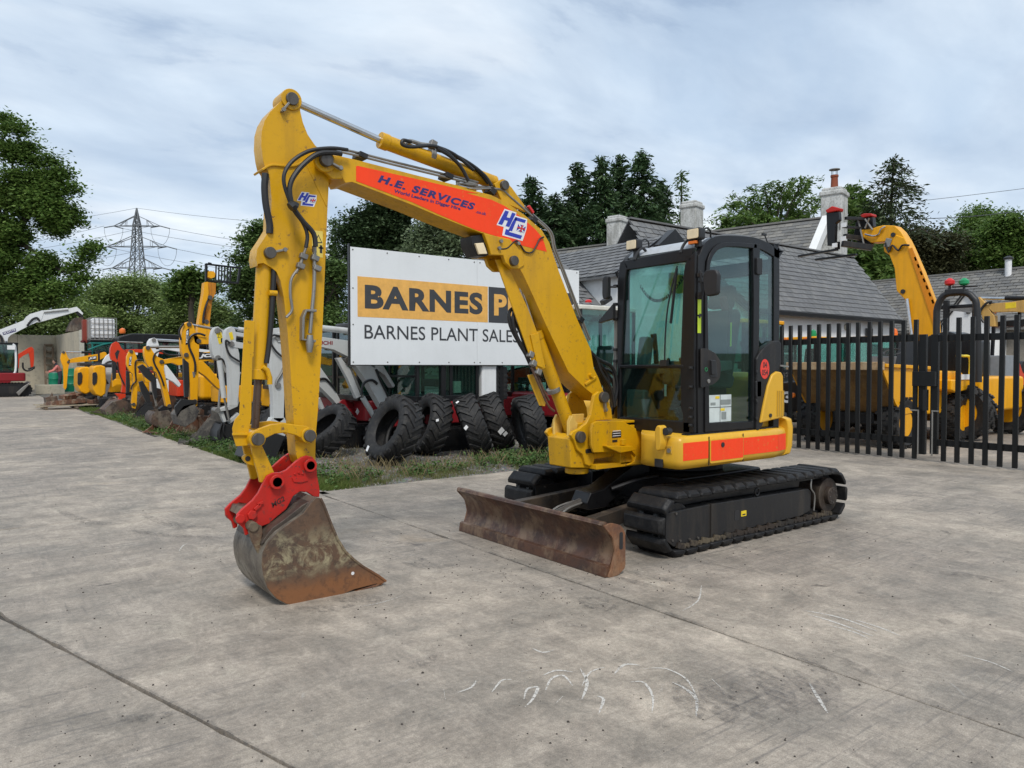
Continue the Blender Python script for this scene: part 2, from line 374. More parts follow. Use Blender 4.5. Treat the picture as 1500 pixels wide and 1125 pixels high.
for i in range(N+1):
    for j in range(N+1):
        x,y=ax[i],ax[j]; d=math.hypot(x,y); z=-.14+(max(0,d-140)*.02+max(0,d-140)**.5*.3*(noise.noise((x*.004,y*.004,0))+.2))
        g.v.append((x,y,min(z,16)))
for i in range(N):
    for j in range(N): a=i*(N+1)+j; g.f.append((a,a+N+1,a+N+2,a+1))
tag(g.build('ground',mDirt,smooth=60),kind='structure')
yard=bpy.data.objects.new('concrete_yard',None); COL.objects.link(yard); tag(yard,kind='structure')
M().box(-34,60,-14,62,-.13,-.022).build('joint_bed',mJoint,yard)
def obl(y): return .963+(2.572-y)*.29
def slab(poly):
    P=[]; n=len(poly)
    for i in range(n):
        a=Vector(poly[i]);b=Vector(poly[(i+1)%n]);L=(b-a).length; near=min(a.length,b.length)<14
        k=max(1,int(L/(.09 if near else .6))); nr=Vector((-(b-a).y,(b-a).x)).normalized()
        for j in range(k):
            q=a+(b-a)*j/k
            w=(noise.noise((q.x*1.3,q.y*1.3,3.))*.008+noise.noise((q.x*9,q.y*9,7.))*.007+max(0,noise.noise((q.x*3.1,q.y*3.1,9.))-.28)*.06)
            q=q+nr*(w if j else 0); P.append((q.x,q.y))
    m=M().prism(P,-.125,0,'z'); return m.build('concrete_slab',mConc,yard,bev=.006,seg=1,smooth=30)
e=.006; rows=[-13.9,-6.2,1.4-9.6+6.2]  # far behind the camera
ys=[-13.9,-5.5,7.93,16.5,25.0,34.0,44.0,61.5]
for i in range(len(ys)-1):
    a,b=ys[i]+e,ys[i+1]-e
    slab([(-33.8,a),(obl(a)-7.2,a),(obl(b)-7.2 if b<30 else obl(30)-7.2,b),(-33.8,b)])
    o0,o1=obl(a),obl(min(b,30)) 
    slab([(o0-7.2+.012,a),(o0-.006,a),(o1-.006,b),(o1-7.2+.012,b)])
    xr=3.32 if b<9 else 3.45+.1*noise.noise((0,b,0))
    slab([(o0+.006,a),(3.308,a),(3.308 if b<9 else 3.46,b),(o1+.006,b)] if i!=2 else [(o0+.006,a),(3.43,a),(3.46,b),(o1+.006,b)])
M().box(3.3,3.43,7.9,8.2,-.1,-.01).build('joint_bed',mConc,yard)
for x0,x1 in ((3.325,9.98),(9.992,19.6),(19.612,34),(34.01,59)):
    for y0,y1 in ((-13.9,-5.5),(-5.49,1.55 if x0>9 else 8.13),(1.56,8.13)):
        if x0<9 and y0==1.56: continue
        slab([(x0,y0+e),(x1,y0+e),(x1,y1-e),(x0,y1-e)])
for x0,x1 in ((11.2,19.6),(19.61,34),(34.01,59)):
    for y0,y1 in ((8.14,14.),(14.01,24),(24.01,40)): slab([(x0,y0+e),(x1,y0+e),(x1,y1-e),(x0,y1-e)])
# verge of gravel, soil and weeds the machines stand on
v=M(); nx,ny=34,130
for i in range(nx+1):
    for j in range(ny+1):
        x=3.40+(11.25-3.40)*i/nx; y=8.10+(61-8.10)*(j/ny)**1.4
        edge=min(x-3.4,y-8.1,11.25-x); 
        z=-.02+min(edge,.5)*.09+.02*noise.noise((x*2.1,y*2.1,0))+.012*noise.noise((x*7,y*7,1)); v.v.append((x,y,z))
for i in range(nx):
    for j in range(ny): a=i*(ny+1)+j; v.f.append((a,a+ny+1,a+ny+2,a+1))
tag(v.build('gravel_verge',mGrav,smooth=60),kind='structure')
def vz(x,y):
    edge=min(x-3.4,y-8.1,11.25-x); return -.02+max(0,min(edge,.5))*.09
# loose stones and crumbs (nobody could count them)
def scatter_stones(name,pts,mat,rmin,rmax):
    m=M()
    for x,y,z in pts:
        r=random.uniform(rmin,rmax)*random.random()**.6; a=random.random()*6.28
        v=[]
        for k in range(5):
            t=a+k*1.2566; v.append((x+math.cos(t)*r*random.uniform(.7,1.2),y+math.sin(t)*r*random.uniform(.7,1.2),z-.001))
        for k in range(5):
            t=a+k*1.2566+.3; v.append((x+math.cos(t)*r*.6,y+math.sin(t)*r*.6,z+r*random.uniform(.5,.9)))
        m.add(v,[(k,(k+1)%5,5+(k+1)%5,5+k) for k in range(5)]+[(5,6,7,8,9)])
    return tag(m.build(name,mat,smooth=0,fixn=False),kind='stuff')
P=[]
for k in range(700):
    q=G((random.uniform(-60,1560),random.uniform(690,1180)**1.0)); P.append((q.x,q.y,0))
for k in range(700):
    a=random.gauss(0,.9);b=random.gauss(0,.6); P.append((3.6+a,3.9+b,0))
for k in range(260):
    y=random.uniform(1,8); P.append((3.33+random.gauss(0,.12),y,0)); y=random.uniform(2,6.5); P.append((obl(y)+random.gauss(0,.1),y,0))
P=[(q[0]+.25*noise.noise((q[0]*2,q[1]*2,1)),q[1]+.25*noise.noise((q[0]*2,q[1]*2,4)),0) for q in P]
P=[q for q in P if math.hypot(q[0],q[1])>1.5 and not(q[1]>8.1 and q[0]>3.4)]
tag(scatter_stones('yard_grit',P[:1200],paint('dark_crumbs',(.07,.06,.052),.9,.3,(.03,.03,.03),0),.002,.009),'dark crumbs of earth and stone on the concrete yard','grit')
P2=[(random.uniform(3.42,10.5),random.uniform(8.14,16)**1.0,0) for k in range(7000)]+[(3.42+abs(random.gauss(0,.5)),random.uniform(8,30),0) for k in range(2500)]
P2=[(x,y,vz(x,y)) for x,y,z in P2]
tag(scatter_stones('loose_gravel',P2,paint('grey_stones',(.30,.285,.26),.9,.5,(.12,.10,.08),0,sc=9),.008,.026),'loose grey gravel on the verge under the parked machines','gravel')
# rain-washed white scratches left by bucket teeth, as thin chalky smears
def scratch_mat():
    m=bpy.data.materials.new('scratched_concrete'); m.use_nodes=True; t=m.node_tree; n=t.nodes; l=t.links; p=n['Principled BSDF']
    p.inputs['Base Color'].default_value=(.60,.57,.52,1); p.inputs['Roughness'].default_value=.95
    f=noise_n(n,l,60,4,.75); r=ramp(n,l,f.outputs[0],[(.36,0.),(.52,.9)]); l.new(r.outputs[0],p.inputs['Alpha']); return m
def skid_mat():
    m=bpy.data.materials.new('rubber_skid'); m.use_nodes=True; t=m.node_tree; n=t.nodes; l=t.links; p=n['Principled BSDF']
    p.inputs['Base Color'].default_value=(.055,.055,.06,1); p.inputs['Roughness'].default_value=.8
    f=noise_n(n,l,34,7,.8,scale=(1,.5,1),dist=.6); r=ramp(n,l,f.outputs[0],[(.44,0.),(.68,.42)]); l.new(r.outputs[0],p.inputs['Alpha']); return m
def strip(m,pts,w):
    pts=[Vector(p) for p in pts]; V=[]
    k=len(pts)
    for i,p in enumerate(pts):
        d=(pts[min(i+1,k-1)]-pts[max(i-1,0)]).normalized(); nn=Vector((-d.y,d.x,0))*w*(.25+math.sin(math.pi*i/(k-1)))
        V+= [p+nn,p-nn]
    m.add(V,[(2*i,2*i+1,2*i+3,2*i+2) for i in range(k-1)])
m=M()
def arc(c,pts,w=.006):
    strip(m,[(q.x,q.y,.002) for q in spl([G(p,c,0) for p in pts],5)],w)
for pts in ([(98,665),(115,630),(150,620),(178,650)],[(205,650),(230,610),(275,595)],[(300,615),(330,588),(375,590)],[(385,600),(450,600),(510,630),(540,680)],[(345,640),(385,640),(412,680),(410,730)],[(470,640),(510,660),(540,690),(540,740)],[(250,680),(268,690),(255,730)],[(35,690),(45,660),(75,655),(60,690),(38,712)],[(865,440),(940,462),(1060,505)],[(850,428),(960,450),(1070,490)],[(1000,455),(1080,480),(1140,505)],[(920,470),(1000,492),(1045,512)],[(545,275),(578,290)],[(500,430),(545,400),(555,355)],[(940,425),(1010,437)],[(60,540),(90,552),(125,545)],[(870,640),(900,690),(925,730)],[(1070,615),(1090,628)],[(585,630),(612,655)],[(180,690),(205,690)],[(20,610),(70,600)],[(90,620),(130,605),(180,610)],[(200,600),(220,640),(205,690)],[(130,700),(150,680)],[(1320,560),(1400,580),(1470,610)]):
    arc('d8',pts,random.uniform(.004,.0075))
for pts in ([(525,255),(535,240),(550,232)],[(580,250),(600,240)],[(640,250),(650,235)],[(1045,420),(1120,405),(1180,385)],[(1340,670),(1380,655),(1395,635)],[(1440,670),(1470,635),(1500,632)],[(1185,640),(1200,630)],[(1300,660),(1305,690)],[(0,322),(18,320)],[(530,132),(620,125),(700,118)],[(770,490),(790,495)],[(700,520),(740,515)],[(140,360),(200,345)],[(150,350),(220,325)]):
    arc('d7',pts,random.uniform(.003,.005))
tag(m.build('scratch_marks',scratch_mat(),smooth=0,fixn=False),'thin white scratches scored in arcs on the concrete','scratches',kind='stuff')
m=M()
for pts,w in (([(690,600),(760,640),(825,735)],.06),([(760,585),(860,640),(910,715)],.05),([(640,640),(690,690),(730,750)],.06),([(560,640),(610,700),(640,760)],.06),([(820,550),(900,600),(955,670)],.04),([(480,640),(520,700),(540,750)],.05),([(900,545),(1000,590),(1080,630)],.03),([(330,310),(400,330),(480,345)],.05),([(300,330),(380,350),(440,365)],.04),([(200,390),(260,410),(300,425)],.09),([(210,415),(280,432)],.07),([(130,465),(170,470),(220,478)],.04),([(1250,318),(1330,325),(1440,345)],.05)):
    strip(m,[(q.x,q.y,.004) for q in spl([G(p,'d8',0) for p in pts],6)],w)
for pts,w in (([(650,455),(700,455)],.02),([(715,450),(760,436)],.02),([(1200,600),(1240,580),(1275,560)],.04),([(1220,545),(1260,550)],.02),([(980,400),(1060,395),(1130,400)],.06),([(860,420),(960,425),(1040,412)],.05),([(1180,290),(1260,300),(1330,295)],.05),([(1100,225),(1180,232),(1260,240)],.03),([(300,750),(420,745),(520,730)],.03),([(160,130),(260,170),(360,175)],.05),([(420,150),(520,180),(640,190)],.06),([(380,195),(500,210),(640,215)],.04)):
    strip(m,[(q.x,q.y,.004) for q in spl([G(p,'d7',0) for p in pts],6)],w)
strip(m,[(3.32+.03*noise.noise((0,y*2,0)),y,.003) for y in [.2+k*.12 for k in range(66)]],.014)
strip(m,[(obl(y)+.02*noise.noise((0,y*2,3)),y,.003) for y in [1.5+k*.12 for k in range(50)]],.016)
tag(m.build('skid_marks',skid_mat(),smooth=0,fixn=False),'dark rubber skid smears on the concrete yard','skid marks',kind='stuff')
# ------------------------------------------------------------------ lettering as thin cut vinyl
def text2d(s,size=1.,offset=0.,space=1.,shear=0.):
    cu=bpy.data.curves.new('t','FONT'); cu.body=s; cu.size=size; cu.offset=offset; cu.space_character=space; cu.shear=shear; cu.resolution_u=4
    o=bpy.data.objects.new('t',cu); COL.objects.link(o); dg=bpy.context.evaluated_depsgraph_get(); dg.update()
    me=bpy.data.meshes.new_from_object(o.evaluated_get(dg)); v=[(q.co.x,q.co.y) for q in me.vertices]; f=[tuple(p.vertices) for p in me.polygons]
    bpy.data.objects.remove(o); bpy.data.meshes.remove(me); bpy.data.curves.remove(cu)
    x0=min(q[0] for q in v);x1=max(q[0] for q in v);y0=min(q[1] for q in v);y1=max(q[1] for q in v)
    return [((q[0]-x0)/(x1-x0),(q[1]-y0)/(y1-y0)) for q in v],f
def lettering(name,s,o,xd,ud,parent,mat,nrm,d=.002,offset=.0,space=1.,shear=0.,label=None):
    """text stretched over the parallelogram o, o+xd, o+ud, lying d in front of it along nrm"""
    v,f=text2d(s,1,offset,space,shear); o=Vector(o);xd=Vector(xd);ud=Vector(ud);nrm=Vector(nrm)
    nw=len(s.split()); cuts=[]
    if nw>1:
        iv=sorted([(min(v[i][0] for i in q),max(v[i][0] for i in q)) for q in f]); end=iv[0][1]; gaps=[]
        for a,b in iv[1:]:
            if a>end: gaps.append((a-end,(a+end)/2))
            end=max(end,b)
        cuts=sorted(g[1] for g in sorted(gaps,reverse=True)[:nw-1])
    out=None
    for w in range(len(cuts)+1):
        lo=cuts[w-1] if w else -9; hi=cuts[w] if w<len(cuts) else 9
        ff=[q for q in f if lo<v[q[0]][0]<=hi]
        if not ff: continue
        m=M(); m.add([o+xd*a+ud*b+nrm*d for a,b in v],ff); used=sorted({i for q in ff for i in q}); ix={k:i for i,k in enumerate(used)}; m.v=[m.v[k] for k in used]; m.f=[tuple(ix[i] for i in q) for q in ff]; m.g=[(0,0)]
        ob=m.build(name,mat,parent,smooth=0,fixn=False,label=label,one=True); out=out or ob
    return out
NY=Vector((0,-1,0))
def on_y(c,y,bl,br,tl): # parallelogram on plane y from three sighted corners
    a=PY(bl,y,c);b=PY(br,y,c);t=PY(tl,y,c); return a,b-a,t-a
mInk=plain('navy_vinyl',(.030,.022,.14),.45); mBlue=plain('blue_vinyl',(.02,.04,.42),.4); mWv=plain('white_vinyl',(.8,.8,.8),.4); mYv=plain('yellow_vinyl',(.85,.62,.02),.4); mRv=plain('red_vinyl',(.65,.02,.02),.4); mKv=plain('black_vinyl',(.02,.02,.022),.45)
mYG=plain('lime_reflective_tape',(.62,.80,.03),.4)
# ------------------------------------------------------------------ crawler track, shared by all the crawlers
def track_path(cx0,cx1,r,n,sag=0.):
    L=cx1-cx0; tot=2*L+2*math.pi*r; out=[]
    for i in range(n):
        s=tot*i/n
        if s<L: p=(cx1-s,-r,math.pi)                     # bottom, going forward (-x)
        elif s<L+math.pi*r: a=(s-L)/r; p=(cx0-math.sin(a)*r,-math.cos(a)*r,math.pi-a)
        elif s<2*L+math.pi*r: t=s-L-math.pi*r; p=(cx0+t,r-sag*math.sin(math.pi*t/L),0)
        else: a=(s-2*L-math.pi*r)/r; p=(cx1+math.sin(a)*r,math.cos(a)*r,-a)
        out.append(p)
    return out
def shoe_mesh(pitch,w,th,holes=True):
    m=M(); l=pitch*.90/2; e=l*.74
    prof=[(-l,0),(l,0),(l,th*.45),(e*.95,th),(-e*.95,th),(-l,th*.45)]
    W=w/2; rows=[(-W,.55),(-W+.03,1.),(W-.03,1.),(W,.55)]; V=[];F=[]
    for y,k in rows:
        for x,z in prof: V.append((x,y,z*(k if z>th*.3 else 1)))
    n=len(prof)
    for i in range(len(rows)-1):
        for j in range(n): F.append((i*n+j,i*n+(j+1)%n,(i+1)*n+(j+1)%n,(i+1)*n+j))
    F+=[tuple(range(n-1,-1,-1)),tuple(3*n+j for j in range(n))]
    m.add(V,F); m.box(-l*.9,l*.9,-.06,.06,-.055,.002); return m
def bolts_mesh(pitch,th):
    m=M()
    for sx in (-1,1):
        for sy in (-1,1): m.cyl((sx*pitch*.17,sy*.055,th-.006),(sx*pitch*.17,sy*.055,th+.0015),.011,8)
    return m
def make_track(root,x0,x1,z,r,n,y0,y1,mat_shoe,mat_frame,bolts=False,name='track',rz=0):
    """crawler in the local frame: x from idler x0 to sprocket x1, y0..y1 wide"""
    inv=None
    pitch=(2*(x1-x0)+2*math.pi*r)/n
    m=M(); P=track_path(x0,x1,r-.03,60)
    m.ribbon([(p[0],p[1]+z) for p in P]+[(P[0][0],P[0][1]+z)],.03,(y0+y1)/2-.09,(y0+y1)/2-.05); m.ribbon([(p[0],p[1]+z) for p in P]+[(P[0][0],P[0][1]+z)],.03,(y0+y1)/2+.05,(y0+y1)/2+.09)
    chain=m.build(name,mDG,root)
    me=shoe_mesh(pitch,abs(y1-y0),.056).mesh('shoe',mat_shoe); bb=bolts_mesh(pitch,.056).mesh('bolt_heads',mPin) if bolts else None
    for i,(x,zz,a) in enumerate(track_path(x0,x1,r,n)):
        o=bpy.data.objects.new('shoe',me); COL.objects.link(o); o.parent=chain
        o.matrix_local=Matrix.Translation((x,(y0+y1)/2,z+zz))@Matrix.Rotation(-a,4,'Y')@Matrix.Rotation(random.gauss(0,.012),4,'X')
        if i%1==0:
            b=o.modifiers.new('bevel','BEVEL'); b.width=.006; b.segments=1; b.limit_method='ANGLE'; b.angle_limit=R(32)
    return chain
# ------------------------------------------------------------------ the excavator
YC=4.63; yb0,yb1=4.51,4.75; ya0,ya1=4.56,4.70
ex=thing('excavator','large yellow excavator with orange boom lettering, its rusty bucket resting on the open concrete','excavator',(5.5,YC,0))
XI=ROOTM[ex.name]
# tracks are built in world coordinates about x; make_track needs local ones
def main_track(y0,y1):
    ox,oy=5.5,YC
    ch=make_track(ex,4.40-ox,6.58-ox,.248,.194,38,y0-oy,y1-oy,mRub,mBK,True)
    ch.data.transform(Matrix.Translation((5.5,YC,0))) if False else None
    return ch
_old=ROOTM[ex.name]; ROOTM[ex.name]=Matrix.Identity(4)
tn=main_track(3.65,4.05); tf=main_track(5.21,5.61)
ROOTM[ex.name]=_old
# bolt heads on the pads nearest the front of each track
for ch in (tn,tf):
    hm=bolts_mesh(.145,.056).mesh('bolt_head',mPin)
    for o in list(ch.children):
        if o.location.x<-1.0:
            q=bpy.data.objects.new('bolt_head',hm); COL.objects.link(q); q.parent=ch; q.matrix_local=o.matrix_local.copy()
def yt(y,c,*pts): return tr(c,pts,y)
for (ys,sgn) in ((3.70,1),(5.54,-1)):
    a,b=(ys,ys+.30) if sgn>0 else (ys-.28,ys+.02)
    fr=M().prism([(4.27,.135),(4.27,.345),(4.77,.355),(6.21,.335),(6.26,.30),(6.25,.13),(6.10,.10),(4.36,.075)],a,b)
    f=fr.build('track_frame',mDG,ex,.008)
    M().box(4.795,4.81,a-.012,a+.02,.08,.36).build('rib',mDG,f,.003)
    M().prism([(4.27,.348),(4.8,.36),(6.2,.34),(6.22,.42),(5.9,.46),(5.3,.45),(4.6,.40)],a+.09,b-.05).build('top_cover',mBK,f,.006)
    m=M(); m.cyl((6.58,a+.015,.235),(6.58,b,.235),.165,28); m.cyl((6.58,a-.03,.235),(6.58,a+.02,.235),.085,24); hb=m.build('sprocket_motor',rust('hub_rust',(.045,.028,.020),(.025,.021,.018),(.09,.07,.05)),f,.008)
    m=M()
    for k in range(8):
        t=k*math.pi/4; m.cyl((6.58+math.cos(t)*.06,a-.036,.235+math.sin(t)*.06),(6.58+math.cos(t)*.06,a-.028,.235+math.sin(t)*.06),.008,6)
    m.build('hub_bolts',mPin,f)
    M().cyl((4.42,a+.03,.24),(4.42,b-.03,.24),.165,28).build('idler',mDG,f,.01)
    m=M()
    for k in range(5):
        x=4.72+k*.34; m.cyl((x,a+.03,.095),(x,b-.03,.095),.05,14)
    m.build('rollers',rust('muddy_roller',(.05,.035,.025),(.03,.026,.022)),f)
    # links of the chain seen under the frame
    m=M()
    for k in range(15):
        x=4.44+k*.147; m.obox((x,a-.0,.075),(.10,.03,.045),(0,.25,0)); m.cyl((x+.07,a-.02,.07),(x+.07,a+.02,.07),.02,8)
    m.build('chain_links',rust('muddy_roller'),f)
    m=M()
    for x,z in ((4.34,.13),(4.43,.115),(4.54,.11),(4.64,.108),(4.38,.33)): m.cyl((x,a-.01,z),(x,a+.005,z),.011,6)
    m.build('bolts',mPin,f)
    if sgn>0:
        M().box(5.20,5.27,a-.003,a,.205,.25).build('sticker',mYv,f); M().box(5.215,5.255,a-.005,a-.003,.215,.225).build('print',mKv,f)
        M().prism(rpoly([(5.11,.18),(5.175,.18),(5.175,.265),(5.11,.265)],.02),a-.002,a+.001).build('access_hole',mKv,f)
        M().tube(spl([(6.24,a-.01,.42),(6.22,a-.02,.34),(6.28,a-.02,.27),(6.285,a-.01,.13)],4),.007).build('grease_line',mStl,f)
        M().lathe([(.030+.008*math.cos(t),.008*math.sin(t)) for t in [k*.785 for k in range(8)]],(5.42,a-.0,.39),(0,1,0),14,True).build('tow_eye',mBK,f)
# undercarriage centre, legs and slew ring
u=M().box(4.95,6.1,4.12,5.14,.24,.50).build('undercarriage',mBK,ex,.02)
m=M()
for sx in (4.9,6.0):
    for a,b in ((3.98,4.2),(5.06,5.28)): m.prism([(sx-.12,.24),(sx+.22,.24),(sx+.18,.46),(sx-.10,.46)],a,b)
m.build('leg',mBK,u,.01)
M().lathe([(.40,0),(.42,.02),(.42,.10),(.38,.14)],(5.5,YC,.49),(0,0,1),40).build('slew_ring',mBK,ex,.005)
# dozer blade: curved mouldboard with end plates, arms and a guarded ram
zb=[(3.56,0),(3.585,.05),(3.625,.12),(3.635,.19),(3.61,.27),(3.565,.335),(3.525,.37)]
mBl=rust('brown_blade_steel',(.12,.055,.032),(.058,.038,.032),(.22,.145,.09),.42,.75,.35,3.4)
bl=M().ribbon(spl2(zb,3),.016,3.62,5.43).build('dozer_blade',mBl,ex)
m=M(); m.cyl((3.545,3.61,.368),(3.545,5.44,.368),.020,12); m.build('top_edge',mBl,bl)
M().prism([(3.545,-.001+.004),(3.556,.075),(3.580,.085),(3.600,.003)],3.61,5.44).build('cutting_edge',mBl,bl,.002)
M().prism([(3.575,.03),(3.640,.12),(3.655,.19),(3.62,.29),(3.58,.35),(3.68,.345),(3.70,.30),(3.71,.10),(3.66,.02)],3.70,5.35).build('back_rib',mBl,bl,.006)
ep=rpoly([(3.518,.365),(3.60,.375),(3.69,.348),(3.732,.292),(3.735,.045),(3.66,.0),(3.558,-.0),(3.60,.07),(3.635,.17),(3.61,.27)],.02,2)
mBe=rust('orange_rust_plate',(.26,.11,.045),(.12,.06,.04),(.30,.20,.12),.6,.4,.2,5)
for a,b in ((3.60,3.618),(5.432,5.45)):
    e_=M().prism(ep,a,b).build('end_plate',mBe,bl,.003)
    M().prism(rpoly([(3.672,.18),(3.705,.18),(3.705,.30),(3.672,.30)],.014),a-.002,a+.0).build('slot',mKv,e_)
mBa=rust('rubbed_arm_steel',(.10,.075,.055),(.05,.045,.042),(.22,.17,.12),.45,.5,.5)
for sgn in (-1,1):
    m=M(); m.bar((3.68,YC+sgn*.48,.20),(4.95,YC+sgn*.36,.30),.09,.12); m.build('blade_arm',mBa,bl,.008)
M().cyl((3.90,YC-.46,.19),(3.90,YC+.46,.19),.045,14).build('cross_tube',mBa,bl)
bc=M().prism([(4.23,.30),(4.28,.385),(4.42,.40),(4.80,.58),(5.0,.60),(5.02,.46),(4.75,.42),(4.45,.24),(4.25,.24)],YC-.10,YC+.10).build('ram_cover',mBK,ex,.012)
m=M()
for s in (-1,1): m.tube(spl([(4.22,YC+s*.05,.30),(4.05,YC+s*.06,.27),(3.92,YC+s*.07,.20)],4),.009)
m.build('blade_pipes',mStl,bc)
M().cyl((4.25,YC,.30),(3.75,YC,.17),.032,14).build('blade_ram_rod',mPin,bc)
M().tube(spl([(4.5,YC-.12,.40),(4.75,YC-.22,.47),(5.05,YC-.25,.48),(5.2,YC-.2,.45)],5),.018).build('blade_hose',mHose,bc)
# revolving frame and bodywork
plan=[(4.75,4.38),(4.46,4.13),(4.42,4.03),(4.42,3.80),(4.428,3.73),(4.46,3.70),(5.72,3.70),(5.90,3.74),(6.08,3.86),(6.24,4.2),(6.30,YC),(6.24,5.06),(6.05,5.42),(5.80,5.56),(4.9,5.56),(4.72,5.44),(4.70,4.95)]
body=M(); n=len(plan)
def inset(P,d,c=(5.45,YC)):
    return [(x-(1 if x>c[0] else -1)*min(d,abs(x-c[0])),y-(1 if y>c[1] else -1)*min(d,abs(y-c[1]))) for x,y in P]
lay=[(.645,.075),(.655,.03),(.69,.004),(.72,0),(.86,0),(.895,.006),(.912,.03)]
for z,d in lay:
    for x,y in inset(plan,d): body.v.append((x,y,z))
for i in range(len(lay)-1):
    for j in range(n): body.f.append((i*n+j,i*n+(j+1)%n,(i+1)*n+(j+1)%n,(i+1)*n+j))
body.f+=[tuple(range(n-1,-1,-1)),tuple((len(lay)-1)*n+j for j in range(n))]
mYb=paint('yellow_bodywork',(.70,.39,.028),.34,.25,(.22,.13,.05),.4)
bd=body.build('house_body',mYb,ex,0,smooth=50)
M().box(4.56,5.60,3.735,3.80,.908,.922).build('door_step',mBK,bd,.003)
# fluorescent stripe: three pieces and the flap between them
def side_piece(x0,x1,z0,z1,mat,name,th=.002,base=3.70,bev=0):
    return M().box(x0,x1,base-th,base+.0005,z0,z1).build(name,mat,bd,bev)
M().prism([(4.462,.7245),(4.765,.7245),(4.765,.862),(4.462,.862)],3.6975,3.7005).build('orange_stripe',mO,bd)
side_piece(5.225,5.72,.715,.858,mO,'orange_stripe')
m=M(); m.v=[(5.72,3.697,.715),(5.72,3.697,.858),(5.90,3.737,.715),(5.90,3.737,.858)]; m.f=[(0,1,3,2)]; m.build('orange_stripe',mO,bd,fixn=False)
fl=M().prism(rpoly([(4.778,.680),(5.212,.680),(5.212,.873),(4.778,.873)],.015),3.688,3.70).build('tool_flap',mYb,bd,.003)
M().prism(rpoly([(4.786,.70),(5.204,.70),(5.204,.862),(4.786,.862)],.008),3.686,3.688).build('orange_stripe',mO,fl)
M().cyl((4.93,3.68,.822),(4.93,3.69,.822),.020,18).build('lock',mKv,fl)
for xx in (4.7725,5.218): M().box(xx-.003,xx+.003,3.695,3.701,.665,.895).build('panel_gap',mKv,bd)
# front-left panel details
M().box(4.405,4.421,3.86,3.94,.66,.725).build('vent',mKv,bd,.004)
hd=M().prism(rpoly([(3.83,.80),(3.865,.80),(3.875,.96),(3.85,1.0),(3.815,.99),(3.81,.86)],.02),4.33,4.41,'x').build('hinge_cover',mYb,bd,.012)
M().cyl((4.36,3.79,.95),(4.42,3.80,.95),.030,14).build('hinge_knob',mBlk,hd,.004)
M().cyl((4.41,3.80,.80),(4.423,3.80,.80),.018,14).build('panel_lock',mStl,bd)
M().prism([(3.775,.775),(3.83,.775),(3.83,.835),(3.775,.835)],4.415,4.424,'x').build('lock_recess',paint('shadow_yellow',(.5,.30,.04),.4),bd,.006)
cw=M(); cwp=[(5.93,3.755),(5.98,3.745),(6.09,3.81),(6.27,4.18),(6.34,YC),(6.27,5.08),(6.09,5.45),(5.93,5.52)]; k=len(cwp)
for z,d in ((.645,.05),(.67,.0),(.74,-.012),(.90,-.015),(.975,-.005),(1.0,.04)):
    for x,y in inset(cwp,d): cw.v.append((x,y,z))
for i in range(5):
    for j in range(k): cw.f.append((i*k+j,i*k+(j+1)%k,(i+1)*k+(j+1)%k,(i+1)*k+j))
cw.f+=[tuple(range(k-1,-1,-1)),tuple(5*k+j for j in range(k))]
cw.build('counterweight',mYb,ex,.012,smooth=50)
cov=M().prism([(p[0],p[1]) for p in yt(3.70,'e3',(497,778),(515,680),(545,540),(572,470),(600,450),(628,455),(640,480),(642,742))],3.70,3.80).build('engine_side_cover',mYb,ex,.014,seg=3)
m=M()
for x in (5.60,5.82): m.cyl((x,3.69,1.03),(x,3.705,1.03),.017,14)
m.build('cover_screw',mKv,cov)
m=M()
for k_ in range(4): m.box(5.70+k_*.03,5.712+k_*.03,3.694,3.70,1.02,1.24)
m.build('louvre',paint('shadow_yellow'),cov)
M().prism([(5.62,.90),(5.86,.90),(5.84,1.36),(5.76,1.41),(5.66,1.35)],3.80,5.5).build('engine_hood',mYb,ex,.03)
M().prism([(5.86,.9),(6.2,.9),(6.16,1.22),(6.05,1.34),(5.85,1.40)],4.0,5.3).build('rear_hood',mYb,ex,.04)
M().prism([(4.76,.9),(5.7,.9),(5.7,1.25),(4.9,1.22),(4.76,1.1)],4.74,5.5).build('right_hood',mYb,ex,.04)
# nose of the main frame
ns=yt(4.38,'e1',(490,500),(530,480),(760,480),(800,500),(965,592),(972,640),(940,690),(945,800),(990,850),(960,875),(800,885),(870,850),(885,800),(850,760),(760,745),(640,765),(500,770),(475,700),(475,560))
m=M(); m.prism(ns,4.38,4.405); m.prism(ns,4.86,4.885); nose=m.build('nose_frame',mY,ex,.006)
m=M(); m.box(4.22,4.75,4.40,4.87,.60,.64); m.box(4.25,4.7,4.40,4.87,.97,.99); m.box(4.5,4.9,4.4,4.87,.62,.95); m.build('nose_plate',mY,nose,.004)
m=M(); q=yt(4.36,'e1',(590,705),(830,705),(860,745),(720,770),(600,720)); m.prism(q,4.33,4.38); m.build('foot_bracket',mY,nose,.006)
M().box(4.47,4.51,4.345,4.38,.79,.84).build('bracket_bolt',mY,nose,.005)
a=PY((665,635),4.38,'e1');b=PY((748,575),4.38,'e1'); M().box(a.x,b.x,4.377,4.38,a.z,b.z).build('data_plate',mKv,nose)
for k_ in range(3): M().box(a.x+.006,b.x-.008,4.3755,4.377,a.z+.014+k_*.02,a.z+.019+k_*.02).build('print',mWv,nose)
a=PY((668,675),4.38,'e1');b=PY((712,650),4.38,'e1'); M().box(a.x,b.x,4.377,4.38,a.z,b.z).build('data_plate',mKv,nose)
